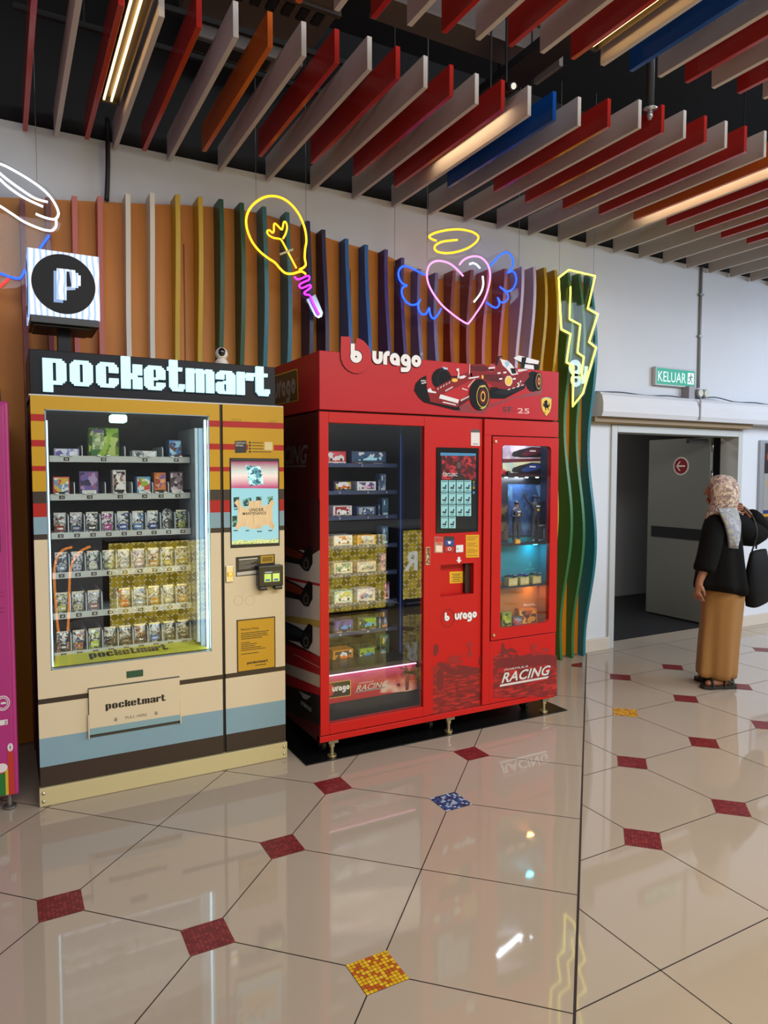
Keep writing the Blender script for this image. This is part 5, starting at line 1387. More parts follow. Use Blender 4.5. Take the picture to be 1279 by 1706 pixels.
for dv, bc in ((0, CR2), (245, M('#8f3a22', .4)), (540, M('#263440', .4))):
    sp(b, zz([(10, 100 + dv), (100, 140 + dv), (150, 170 + dv), (185, 120 + dv), (212, 135 + dv), (212, 245 + dv), (185, 300 + dv), (150, 290 + dv), (120, 250 + dv), (10, 230 + dv)]), CK, .0012)
    sp(b, zz([(20, 120 + dv), (110, 155 + dv), (150, 185 + dv), (130, 215 + dv), (20, 185 + dv)]), bc, .0016)
    o = [(168 + 24 * math.cos(a * .3142), 248 + dv + 50 * math.sin(a * .3142)) for a in range(20)]
    sp(b, zz(o), CK2, .002); o = [(168 + 15 * math.cos(a * .3142), 248 + dv + 32 * math.sin(a * .3142)) for a in range(20)]; sp(b, zz(o), M('#8a7a52', .4), .0024); o = [(168 + 12 * math.cos(a * .3142), 248 + dv + 27 * math.sin(a * .3142)) for a in range(20)]; sp(b, zz(o), CK, .0028)
p0 = atx(*zz([(204, 1275)])[0], BX0); b.text('aramco', 0, 0, .035, 0, M('#9a9693', .3), .012, 0, 1.05, 0, 'RIGHT', lambda a, z: (BX0 - .0026, p0.y - a, p0.z + z))
sp(b, zz([(118, 1125), (160, 1150), (200, 1165), (175, 1188), (150, 1182)]), M('#8a8683', .3), .0018)
b.build('side_print', t)

# control panel: screen, stickers, logo
zz = zpx((715, 690), 4.372); L = y0
b = MB(); b.box(2.300, 2.612, L - .006, L + .01, 1.255, 1.775, M('#0d0e10', .2)); scr = b.build('touch_screen', t, .003)
L = y0 - .006
b = MB()
P_ = lambda pts, m, l: b.px(zz(pts), L, m, l)
P_([(80, 280), (338, 284), (338, 835), (80, 835)], M('#14191d', .25), .0006)
P_([(80, 280), (338, 286), (338, 304), (80, 302)], M('#4f9ac8', .3, emit=.45), .0012)
P_([(90, 303), (338, 305), (338, 478), (90, 476)], ART(('#3a0d12', '#7d1c24', '#4a1016', '#a32a30'), 45, 'voronoi', .3, .22), .0012)
P_([(160, 478), (175, 450), (200, 436), (206, 410), (192, 385), (195, 350), (215, 335), (234, 350), (236, 388), (224, 412), (230, 436), (255, 450), (262, 478)], M('#2c0f12', .4, emit=.05), .0018)
E_(214, 372, 17, 26, M('#7d5148', .4, emit=.15), .0022)
p0 = at(*zz([(100, 452)])[0], L); b.text('LECLERC', p0.x, p0.z, .019, L - .0024, M('#e3e4e8', .4, emit=.4), .012, 0, .95)
P_([(92, 432), (110, 420), (128, 435), (150, 428), (150, 432), (128, 440), (110, 426), (95, 438)], M('#d0cfd2', .4, emit=.3), .0022)
CY, CKK = M('#a3dfe2', .3, emit=.45), M('#1e2c2e', .4)
for r in range(4):
    for c in range(4):
        if r == 3 and c > 1: continue
        u, v = 84 + c * 56.5, 482 + r * 88.5
        P_([(u, v), (u + 50, v), (u + 50, v + 83), (u, v + 83)], CY, .0016)
        P_([(u + 4, v + 5), (u + 44, v + 5), (u + 44, v + 11), (u + 4, v + 11)], M('#4f8f96', .4, emit=.2), .002)
        P_([(u + 8, v + 62), (u + 14, v + 46), (u + 26, v + 52), (u + 34, v + 30), (u + 42, v + 34), (u + 36, v + 52), (u + 40, v + 60), (u + 28, v + 64), (u + 16, v + 60)], CKK, .002)
        P_([(u + 12, v + 70), (u + 36, v + 69), (u + 36, v + 75), (u + 12, v + 76)], M('#3f9aa0', .4, emit=.25), .002)
for v, cc in ((494, '#8a7a2a'), (515, '#3f6fa8'), (536, '#b89a2a'), (572, '#6a9ad8')): E_(322, v, 9, 10, M(cc, .3, emit=.25), .002, None, 14)
b.build('display', scr)
L = y0
b = MB()
P_([(303, 112), (367, 113), (367, 231), (303, 229)], M('#d2cfcd', .4), .001); P_([(303, 112), (367, 113), (367, 134), (303, 133)], M('#4a4745', .4), .0016); P_([(316, 215), (355, 216), (355, 220), (316, 219)], INK, .0016); b.build('paper_sticker', t)
b = MB(); P_([(37, 892), (98, 896), (98, 1010), (37, 1010)], M('#9c8478', .4), .001); P_([(40, 897), (96, 900), (96, 930), (40, 930)], M('#b03a32', .4), .0016); P_([(47, 955), (92, 958), (92, 1003), (47, 1003)], M('#e0cbb4', .4), .0016); P_([(60, 930), (82, 930), (82, 950), (60, 950)], M('#d05a3a', .4), .0018); b.build('payment_sticker', t)
b = MB(); P_([(108, 888), (181, 892), (180, 1006), (108, 1004)], M('#2c2a2e', .4), .001); P_([(112, 915), (177, 918), (177, 957), (112, 955)], M('#23458f', .4), .0016); P_([(112, 962), (177, 964), (177, 1002), (112, 1000)], M('#b0262e', .4), .0016); P_([(132, 925), (158, 927), (152, 945), (138, 945)], WH, .002); E_(146, 981, 13, 12, WH, .002, .6)
b.build('card_sticker', t)
b = MB(); q0, q1 = at(*zz([(190, 954)])[0], L), at(*zz([(242, 1004)])[0], L); b.box(q0.x, q1.x, L - .008, L, q1.z, q0.z, M('#d8d8da', .3)); b.ell(q0.x + .012, (q0.z + q1.z) / 2, .004, .004, L - .0085, M('#4a4a4c', .4), 10); b.build('white_switch', t, .002)
b = MB(); P_([(265, 880), (362, 878), (362, 1043), (266, 1045)], M('#cf9a14', .4), .001)
for i in range(13):
    if i % 4 != 3: P_([(274, 893 + i * 11.2), (352 - (i % 3) * 12, 892 + i * 11.2), (352 - (i % 3) * 12, 895 + i * 11.2), (274, 896 + i * 11.2)], M('#6a4a10', .4), .0016)
b.build('yellow_notice', t)
b = MB(); P_([(206, 1040), (224, 1040), (224, 1062), (236, 1062), (215, 1086), (195, 1062), (206, 1062)], WH, .001); b.build('arrow_print', t)
b = MB(); L = y0 + .06
P_([(146, 1148), (246, 1144), (246, 1228), (148, 1233)], M('#d6a81c', .4), .001)
for i in range(5): P_([(162 + i % 2 * 8, 1163 + i * 13), (228 - i % 2 * 8, 1160 + i * 13), (228 - i % 2 * 8, 1165 + i * 13), (162 + i % 2 * 8, 1168 + i * 13)], M('#5a420c', .4), .0016)
b.build('slot_notice', t)
L = y0
b = MB()
rc = at(*zz([(134, 1485)])[0], L); b.ell(rc.x, rc.z, .050, .056, L - .001, M('#4a090b', .4), 36, .94)
p0 = at(*zz([(112, 1508)])[0], L); k = .0325
round_letters(b, 'b', lambda a, z: (p0.x + a * k * 1.1 - .002, L - .0015, p0.z + z * k * 1.02), LOGO_K, .56); round_letters(b, 'b', lambda a, z: (p0.x + a * k * 1.1 - .002, L - .002, p0.z + z * k * 1.02), LOGO_W, .42)
p0, p1 = at(*zz([(183, 1500)])[0], L), at(*zz([(345, 1487)])[0], L); k = (p1.x - p0.x) / 4.75
round_letters(b, 'urago', lambda a, z: (p0.x + a * k, L - .0015, p0.z + z * k * 1.15), LOGO_K, .48); round_letters(b, 'urago', lambda a, z: (p0.x + a * k, L - .002, p0.z + z * k * 1.15), LOGO_W, .38)
b.build('panel_logo', t)
# dark racing scene printed along the foot of the panels
def streaks(seed): return ART(('#a91c19', '#8a1716', '#5f1516', '#98201b', '#b81f1b'), 9, 'noise', .36, 0, (1.2, 1, 5.5), seed)
zz = zpx((715, 1060), 5.814)
b = MB(); P_([(36, 300), (120, 250), (200, 265), (300, 280), (420, 300), (522, 300), (522, 672), (36, 765)], streaks(1.3), .0006)
DM, DM2 = M('#6a1617', .4, var=.2, vs=20), M('#8f1a18', .4, var=.15, vs=20)
P_([(40, 90), (80, 75), (90, 110), (88, 150), (65, 190), (40, 190)], DM, .0012); P_([(70, 270), (110, 245), (160, 265), (190, 310), (270, 330), (330, 280), (420, 300), (522, 325), (522, 355), (400, 370), (230, 380), (140, 345), (100, 295)], DM, .0012)
P_([(60, 290), (105, 280), (140, 340), (150, 480), (140, 545), (90, 540), (62, 470)], DM2, .0010); E_(104, 420, 36, 110, DM, .0016); E_(500, 240, 22, 52, DM, .0016)
P_([(165, 235), (220, 180), (240, 182), (235, 200), (310, 178), (318, 195), (260, 230), (330, 225), (300, 270), (200, 262)], DM2, .0014); P_([(360, 70), (410, 50), (415, 80), (395, 100), (415, 170), (410, 200), (375, 205), (362, 180), (385, 150), (380, 110), (360, 105)], DM2, .0014)
b.build('foot_print', t)
L = BY
b = MB(); P_([(618, 190), (700, 150), (830, 180), (900, 185), (1060, 150), (1232, 190), (1236, 580), (618, 600)], streaks(3.1), .0006)
P_([(690, 160), (700, 70), (720, 65), (728, 110), (745, 130), (800, 110), (850, 150), (845, 165), (780, 150), (740, 175)], DM, .0014); E_(775, 210, 26, 42, DM, .0014, .55); E_(848, 210, 22, 38, DM, .0014, .55); P_([(630, 250), (690, 215), (930, 200), (1100, 180), (1230, 190), (1232, 260), (1000, 290), (640, 310)], DM, .0010)
P_([(975, 90), (1005, 70), (1035, 85), (1048, 105), (1020, 110), (1030, 140), (980, 160), (985, 120)], DM2, .0014); P_([(1070, 120), (1110, 108), (1160, 120), (1158, 148), (1110, 152), (1090, 135)], DM2, .0014)
b.build('foot_print', t)
b = MB(); SIL, SK = M('#d3cfcf', .35, .2), M('#1f1214', .4)
p0, p1 = at(*zz([(690, 470)])[0], L), at(*zz([(1172, 395)])[0], L)
ww = (p1.x - p0.x)
tw_ = _text('RACING', .022, .33)[2]
for m, dx, dz, l in ((SK, .004, -.004, .0016), (SIL, 0, 0, .0022)): b.text('RACING', p0.x + dx, p0.z + .012 + dz, .062, L - l, m, .022, .33, ww / (tw_ * .062 / .7))
b.text('FORMULA', p0.x + .022, p0.z + .087, .013, L - .0022, SIL, .004, .3, 2.35)
b.xz([(p0.x - .01, p0.z - .012), (p0.x + ww * .93, p0.z - .012), (p0.x + ww * .97, p0.z + .002), (p0.x - .004, p0.z + .002)], L - .0022, SIL); b.build('foot_lettering', t)

# adjustable feet and castors
for x in (1.617, 2.413, 3.185):
    b = MB(); b.tube([(x, 3.595, .008), (x, 3.595, .018), (x, 3.595, .022), (x, 3.595, .062), (x, 3.595, .064), (x, 3.595, .088)], [.027, .026, .011, .011, .017, .017], M('#b9ac86', .28, .85), 18); b.box(x - .03, x + .03, 3.57, 3.62, .088, ZB, M('#8a8370', .3, .8)); b.build('levelling_foot', t)
for x in (1.60, 2.33, 3.10):
    b = MB(); b.cyl((x - .012, 3.70, .042), (x + .012, 3.70, .042), .036, M('#1b1918', .5), 20); b.box(x - .02, x + .02, 3.685, 3.715, .042, ZB, M('#55504a', .35, .7)); b.build('castor', t)
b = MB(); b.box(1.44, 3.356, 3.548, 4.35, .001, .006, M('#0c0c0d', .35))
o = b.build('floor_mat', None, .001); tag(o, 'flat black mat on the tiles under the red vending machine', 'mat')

# ---- boxed toy cars in the tall window
YB = SYB + .012


def carbox(u0, v0, u1, v1, reg, sc, r, hexes, lab, kind, dep=.10):
    p0, p1 = at(*zpx(reg, sc)([(u0, v0)])[0], YB), at(*zpx(reg, sc)([(u1, v1)])[0], YB)
    x0, x1 = max(p0.x, 1.562), p1.x; z = BSH[r] + .001; h = p0.z - at(*zpx(reg, sc)([(u0, v1)])[0], YB).z
    o = thing('toy_car_box', lab, 'toy box', ((x0 + x1) / 2, YB + .04, z), 'boxed toy cars in the red machine')
    c, a, car = hexes; w_ = x1 - x0
    b = MB(); b.box(x0, x1, YB, YB + dep, z, z + h, M(c, .3)); b.build('carton', o, .0015)
    if kind == 'tall':
        b = MB(); b.rect(x0 + w_ * .12, x1 - w_ * .1, z + h * .07, z + h * .93, YB - .0008, ART((a, c, a, '#9fb0c4'), 24, 'noise', .25, 0, (1, 1, .5), r)); b.build('front_print', o)
        b = MB(); b.rect(x0 + w_ * .25, x0 + w_ * .45, z + h * .62, z + h * .88, YB - .0014, M(car, .3)); b.rect(x0 + w_ * .15, x1 - w_ * .15, z + h * .08, z + h * .2, YB - .0014, M(car, .3)); b.build('title_mark', o); return
    b = MB(); b.rect(x0 + w_ * .1, x1 - w_ * .1, z + h * .27, z + h * .92, YB - .0008, ART((a, c, a, '#d0d3d8', a), 30, 'voronoi', .2, 0, (1, 1, 1), r + u0 * .01)); b.build('picture_window', o)
    b = MB(); cz = z + h * .44; X = lambda k: x0 + w_ * k
    Q = lambda pts: [(X(a_), z + h * b_) for a_, b_ in pts]
    b.xz(Q([(.18, .38), (.30, .40), (.42, .50), (.50, .64), (.56, .64), (.62, .54), (.78, .50), (.80, .62), (.86, .62), (.86, .40), (.80, .34), (.20, .33)]), YB - .0016, M(car, .25))
    for a_ in (.29, .76): b.ell(X(a_), z + h * .38, h * .105, h * .105, YB - .0022, BLACK, 14)
    b.build('car_picture', o)
    b = MB(); b.rect(x0 + w_ * .02, x1 - w_ * .02, z + h * .03, z + h * .22, YB - .0009, M('#16161a' if kind == 'dark' else '#d6d2cb', .3)); tk = h * .075
    b.ell(X(.12), z + h * .12, h * .07, h * .08, YB - .0015, RED, 12)
    round_letters(b, 'urago', lambda p, q: (X(.18) + p * tk, YB - .0016, z + h * .075 + q * tk * 1.1), LOGO_W if kind == 'dark' else INK, .36)
    b.rect(X(.62), X(.9), z + h * .1, z + h * .15, YB - .0015, M('#8f8f92', .3)); b.build('brand_strip', o)


A, B_ = ((530, 690), 6.32), ((530, 940), 6.095)
carbox(70, 385, 293, 528, *A, 0, ('#b8323f', '#c9525c', '#d8d0d0'), 'bright red toy car box at left, top shelf of red machine', 'light', .16)
carbox(352, 393, 714, 538, *A, 0, ('#2c4468', '#35557d', '#9fd3f0'), 'wide slate blue toy car box on the top shelf of the red machine', 'dark', .16)
RN = [None, 'second', 'third', 'fourth', 'fifth', 'sixth', 'seventh', 'bottom']
LB = {1: ((165, 688, 362, 805), A, ('#2a2140', '#b3a02c', '#c9602a'), 'purple box with a yellow picture'), 2: ((158, 955, 355, 1080), A, ('#c9c4c8', '#8f1f2a', '#e0dfe4'), 'white-edged box with a white car on red'), 3: ((165, 1250, 360, 1375), A, ('#d8cfc4', '#c9703c', '#e6e2da'), 'pale box with an orange end'), 4: ((165, 1552, 362, 1682), A, ('#c9b9a4', '#5f8f7a', '#d9d4c9'), 'cream box with a green picture'), 5: ((165, 262, 348, 400), B_, ('#9fc3b0', '#b3b05a', '#e0ded2'), 'mint green clear box'), 6: ((160, 562, 358, 698), B_, ('#3f2f66', '#5a4a9c', '#4f8fd0'), 'dark violet box with a blue car'), 7: ((150, 850, 355, 992), B_, ('#c9801c', '#4a3a2c', '#d96a1c'), 'amber orange box')}
MBX = {1: ((410, 693, 607, 802), A, ('#cfcfd8', '#5a4a86', '#d0a0c8'), 'white box with a violet picture'), 2: ((408, 960, 605, 1070), A, ('#2c3f66', '#8f9cae', '#3a5a94'), 'navy box with a grey sky picture'), 3: ((410, 1248, 605, 1362), A, ('#c98a3a', '#c9ccd0', '#8f9296'), 'clear box with an amber end'), 4: ((410, 1545, 607, 1668), A, ('#d0b09c', '#b9b8b0', '#7d7f80'), 'clear box with a peach end'), 5: ((395, 252, 577, 392), B_, ('#c9c2cc', '#b98fa0', '#5f86b8'), 'pinkish clear box'), 6: ((400, 535, 603, 672), B_, ('#23422c', '#7fae2c', '#3fa0d8'), 'green box with a sky blue car'), 7: ((402, 820, 590, 957), B_, ('#1f3a2a', '#86a82c', '#3f90c8'), 'dark green box with a lime picture')}
TB = {1: ((650, 612, 714, 800), A, ('#2f3f5f', '#4a5f7f', '#a9b9cf'), 'tall slate box'), 2: ((672, 872, 740, 1064), A, ('#24425f', '#3a5f7d', '#9fc0d8'), 'tall petrol blue box'), 3: ((668, 1163, 738, 1357), A, ('#2a4a6f', '#3f6a90', '#a9c9e0'), 'tall steel blue box'), 4: ((652, 1455, 716, 1652), A, ('#2a3570', '#c98aa0', '#e0a9b8'), 'tall navy box with pink ends'), 5: ((660, 165, 727, 357), B_, ('#1c1f33', '#a0466a', '#e6b0c0'), 'tall black box with pink ends'), 6: ((638, 447, 706, 642), B_, ('#1f2440', '#33406a', '#d98a2a'), 'tall navy box with an orange foot'), 7: ((628, 695, 720, 930), B_, ('#2f6a44', '#24302c', '#d3c04a'), 'tall green box with a yellow top')}
NB = {1: (632, 672, 651, 802, A), 2: (632, 936, 652, 1062, A), 3: (632, 1230, 652, 1357, A), 4: (633, 1540, 652, 1650, A), 5: (608, 230, 634, 357, B_), 6: (612, 520, 634, 645, B_)}
for r in range(1, 8):
    for tab, kind, side in ((LB, 'dark' if r in (1, 2, 6, 7) else 'light', 'left'), (MBX, 'dark' if r in (2, 6, 7) else 'light', 'middle'), (TB, 'tall', 'right')):
        (u0, v0, u1, v1), (reg, sc), hx, desc = tab[r]
        carbox(u0, v0, u1, v1, reg, sc, r, hx, '%s %s, %s shelf of red machine' % (desc, {'left': 'at left', 'middle': 'in the middle', 'right': 'at right'}[side], RN[r]), kind, .06 if kind == 'tall' else .10)
    if r in NB:
        u0, v0, u1, v1, (reg, sc) = NB[r]
        carbox(u0, v0, u1, v1, reg, sc, r, ('#22345a', '#3f5f90', '#8fa9cf'), 'narrow dark blue box left of the tall box, %s shelf of red machine' % RN[r], 'tall', .05)

# ---- showcase: backs, lights and models
b = MB()
SYK = 3.705
b.box(2.676, 2.690, BY + .05, SYK, .56, 1.93, INB); b.box(3.226, 3.238, BY + .05, SYK, .56, .575, INB); b.box(3.226, 3.238, BY + .05, SYK, 1.155, 1.93, M('#1f2c4a', .4)); b.box(3.226, 3.238, BY + .05, SYK, .875, 1.155, M('#14798d', .5)); b.box(3.226, 3.238, BY + .05, SYK, .575, .875, M('#a2662f', .5)); b.box(2.69, 3.226, BY + .05, SYK, .56, .575, INB); b.box(2.69, 3.226, BY + .05, SYK, 1.85, 1.86, INB)
b.box(2.69, 3.226, SYK, SYK + .01, 1.19, 1.85, INB); b.box(2.69, 3.226, SYK, SYK + .01, .895, 1.19, M('#14798d', .5)); b.box(2.69, 3.226, SYK, SYK + .01, .575, .895, M('#a2662f', .5))
b.build('showcase_lining', t)
for z in (1.60, 1.152, .872):
    b = MB(); b.box(2.69, 3.226, BY + .06, SYK, z - .006, z + .006, M('#1b1a1c', .3)); b.build('showcase_shelf', t)
for z, xs, cc, s_ in ((1.592, (2.80, 2.885, 2.97, 3.055, 3.145), '#cfe2ff', 22), (1.144, (3.14,), '#49e6ff', 40), (.864, (3.14,), '#ffb463', 34)):
    for x in xs:
        b = MB(); b.cyl((x, 3.66 if z < 1.5 else 3.645, z - .002), (x, 3.66 if z < 1.5 else 3.645, z + .004), .010 if len(xs) > 1 else .022, M(cc, .3, emit=s_ if len(xs) > 1 else s_), 12); b.build('downlight', t)
for nm, lx, lz, cc, e in (('showcase_lamp', 2.95, 1.585, (.80, .88, 1.0), 1.3), ('teal_bay_lamp', 3.12, 1.138, (.12, .80, 1.0), .2), ('amber_bay_lamp', 3.12, .858, (1.0, .62, .28), .13)):
    area_light(nm, (lx, 3.64, lz), (lx - .02, 3.70, lz - .25), .06 if 'bay' in nm else .3, .04, e, cc)
area_light('picture_lamp', (2.95, 3.62, 1.835), (2.95, 3.75, 1.68), .4, .03, .7, (.9, .93, 1.0))
# printed backs
zz = zpx((820, 730), 8.98); L = SYK
b = MB(); P_ = lambda pts, m, l: b.px(zz(pts), L, m, l)
P_([(150, 60), (1000, 60), (1000, 310), (150, 310)], ART(('#b9a9b4', '#8f7f96', '#c9bcc8', '#7a5a6a'), 5, 'noise', .3, .10), .001); P_([(150, 310), (1000, 310), (1000, 345), (150, 370)], M('#7d1a2c', .4, emit=.1), .0014); P_([(150, 345), (1000, 330), (1000, 520), (150, 520)], ART(('#8fa9b8', '#c9c29a', '#6f8aa0'), 5, 'noise', .3, .12), .001); P_([(150, 545), (1000, 540), (1000, 575), (150, 580)], M('#8a1f2c', .4, emit=.1), .0012)
for dv, c1 in ((0, '#7a1f3a'), (235, '#2c4fa8')):
    P_([(285, 265 + dv), (300, 215 + dv), (400, 175 + dv), (500, 150 + dv), (590, 130 + dv), (700, 140 + dv), (860, 150 + dv), (900, 200 + dv), (860, 260 + dv), (740, 285 + dv), (420, 290 + dv)], M('#241a2a', .4, emit=.05), .002)
    P_([(420, 240 + dv), (520, 185 + dv), (610, 140 + dv), (720, 165 + dv), (760, 210 + dv), (640, 250 + dv), (470, 268 + dv)], M(c1, .4, emit=.18), .0026)
    E_(795, 225 + dv, 38, 44, BLACK, .003); E_(795, 225 + dv, 24, 30, M('#a3a03a', .4, emit=.1), .0034, .8); E_(330, 240 + dv, 28, 42, BLACK, .003); P_([(560, 180 + dv), (650, 185 + dv), (640, 205 + dv), (550, 200 + dv)], WH, .0032)
b.v = [(min(max(x, 2.692), 3.224), y, z) for x, y, z in b.v]; b.build('racing_print', t)
b = MB()
P_([(230, 690), (880, 690), (880, 1450), (230, 1450)], ART(('#1c2a4a', '#2f4f7d', '#24365f', '#4a6a92'), 7, 'noise', .3, .12), .001); P_([(640, 720), (900, 690), (900, 870), (700, 890)], M('#6a92c9', .4, emit=.35), .0014); P_([(690, 900), (900, 870), (900, 1150), (660, 1150)], ART(('#3f6a7a', '#5f8a9c', '#2c4a5a'), 30, 'voronoi', .4, .14), .0014)
for i in range(3): P_([(765 + i * 30, 1180), (782 + i * 30, 1178), (782 + i * 30, 1320), (765 + i * 30, 1325)], M('#7aa3d8', .4, emit=.25), .0018)
P_([(250, 720), (298, 715), (298, 930), (252, 930)], M('#5f94b8', .4, emit=.2), .0014)
P_([(120, 980), (240, 980), (240, 1560), (120, 1560)], ART(('#15171c', '#3a3228', '#22252c', '#5a4a36'), 26, 'voronoi', .4), .0012)
b.v = [(min(max(x, 2.692), 3.224), y, z) for x, y, z in b.v]; b.build('crowd_print', t)
zz = zpx((820, 890), 10.036); b = MB()
p0 = at(*zz([(520, 1205)])[0], SYK); b.text('McLaren', p0.x, p0.z, .017, SYK - .001, LOGO_W, .012, .15, 1.1); c0 = at(*zz([(715, 1200)])[0], SYK); b.xz([(c0.x - .006, c0.z + .008), (c0.x + .012, c0.z + .012), (c0.x + .004, c0.z - .004)], SYK - .001, M('#e08a4a', .4)); b.build('wall_lettering', t)
b = MB(); c0 = at(*zz([(628, 505)])[0], SYK); b.ell(c0.x, c0.z, .016, .018, SYK - .001, M('#5fb9c6', .4), 24, .9)
for a in (90, 210, 330): b.xz([(c0.x + .016 * math.cos(math.radians(a)), c0.z + .017 * math.sin(math.radians(a))), (c0.x + .003 * math.cos(math.radians(a + 70)), c0.z + .003 * math.sin(math.radians(a + 70))), (c0.x + .003 * math.cos(math.radians(a - 70)), c0.z + .003 * math.sin(math.radians(a - 70)))], SYK - .001, M('#5fb9c6', .4))
b.rect(c0.x - .04, c0.x + .04, c0.z - .034, c0.z - .03, SYK - .001, M('#5fb9c6', .4)); b.build('wall_lettering', t)


def toy_car(name, lab, xc, yc, z, ln, c1, c2, rz=0., grp=None):
    o = thing(name, lab, 'toy car', (xc, yc, z), grp)
    cs, sn = math.cos(rz), math.sin(rz)
    R_ = lambda a, c, d: (xc + (a * cs - c * sn) * ln, yc + (a * sn + c * cs) * ln, z + d * ln)
    b = MB()
    secs = [(-.5, .03, .06, .10), (-.3, .05, .06, .14), (-.12, .10, .05, .18), (.05, .14, .05, .22), (.2, .12, .05, .24), (.38, .06, .06, .18), (.46, .05, .07, .16)]
    b.loft([[R_(a, -w_, d0), R_(a, w_, d0), R_(a, w_ * .9, (d0 + d1) / 2 + .03), R_(a, w_ * .4, d1), R_(a, -w_ * .4, d1), R_(a, -w_ * .9, (d0 + d1) / 2 + .03)] for a, w_, d0, d1 in secs], M(c1, .2)); b.build('car_body', o)
    for a, c in ((-.33, -.19), (-.33, .19), (.34, -.18), (.34, .18)):
        b = MB(); b.cyl(R_(a, c - .05, .085), R_(a, c + .05, .085), .085 * ln, BLACK, 16); b.build('wheel', o)
    for a, w_, d in ((-.5, .2, .05), (.46, .17, .2)):
        b = MB(); q_ = [R_(a - .05, -w_, d), R_(a + .05, -w_, d + .02), R_(a + .05, w_, d + .02), R_(a - .05, w_, d)]; b.prism(q_, (0, 0, .02 * ln), M(c2, .25)); b.build('wing', o)
    b = MB(); b.ball(R_(.0, 0, .225), .045 * ln, M(c2, .25), 10, 8); b.build('helmet', o)


toy_car('toy_car', 'red and white model racing car at the left of the showcase top shelf', 2.83, 3.65, 1.606, .17, '#b5202a', '#d8d8dc', .25, 'model cars in the showcase')
# small models on pale plinths in the teal bay, and on the floor of the amber bay
for i, (u, cc, lab) in enumerate(((300, '#23345f', 'left, a navy model'), (492, '#2a2f8f', 'middle, a bright blue model'), (698, '#2b2b33', 'right, a black model'))):
    p = at(*zz([(u, 840)])[0], 3.66); z = .879
    o = thing('plinth_box', 'gold display box under a model car in the teal bay, %s one' % lab.split(',')[0], 'display box', (p.x, 3.655, z), 'gold boxes in the teal bay')
    b = MB(); b.box(p.x - .037, p.x + .037, 3.63, 3.68, z, z + .052, M('#b8a86a', .35)); b.build('box_body', o, .002)
    b = MB(); b.rect(p.x - .03, p.x + .03, z + .010, z + .042, 3.6294, ART(('#c9c2a0', '#b8a86a', '#d8d2b8'), 40, 'noise', .3)); b.build('front_label', o)
    toy_car('toy_car', '%s racing car on the %s gold box in the teal bay' % (lab.split(', ')[1][2:], lab.split(',')[0]), p.x, 3.655, z + .053, .085, cc, '#c9ccd6', -1.1, 'model cars in the teal bay')
for (u0, u1, v0, v1, hx, lab) in ((140, 300, 1385, 1580, ('#7d8a2c', '#a9b03a', '#1f221c'), 'olive green toy car box at the left of the amber bay floor'), (312, 480, 1405, 1575, ('#3a3a44', '#8a8f9c', '#c0392b'), 'grey toy car box in the middle of the amber bay floor')):
    p0, p1 = at(*zz([(u0, v0)])[0], 3.63), at(*zz([(u1, v0)])[0], 3.63)
    z, h = .576, .135 if u0 < 200 else .10; x0, x1 = max(2.695, p0.x), p1.x
    o = thing('toy_car_box', lab, 'toy box', ((x0 + x1) / 2, 3.66, z), 'toys on the amber bay floor')
    b = MB(); b.box(x0, x1, 3.615, 3.655, z, z + h, M(hx[0], .3)); b.build('carton', o, .002)
    b = MB(); b.rect(x0 + .008, x1 - .008, z + .02, z + h - .008, 3.6144, ART((hx[1], hx[0], hx[2]), 40, 'voronoi', .3)); b.build('front_print', o)
p0 = at(*zz([(400, 1480)])[0], 3.70); o = thing('toy_car_box', 'orange topped toy car box leaning at the back of the amber bay', 'toy box', (p0.x + .07, 3.72, .576), 'toys on the amber bay floor')
b = MB(); b.prism([(p0.x, 3.665, .576), (p0.x + .15, 3.665, .576), (p0.x + .15, 3.665, .70), (p0.x - .01, 3.665, .715)], (0, .035, 0), M('#c9701c', .35)); b.build('carton', o, .002)
b = MB(); b.xz([(p0.x + .006, .60), (p0.x + .14, .60), (p0.x + .14, .69), (p0.x, .70)], 3.6644, ART(('#d98a2a', '#a3401c', '#e0b04a', '#4a2a1c'), 30, 'voronoi', .3)); b.build('front_print', o)
toy_car('toy_car', 'dark model racing car at the right of the amber bay floor', 3.10, 3.65, .577, .11, '#2a2a2e', '#6a6a70', -1.0)


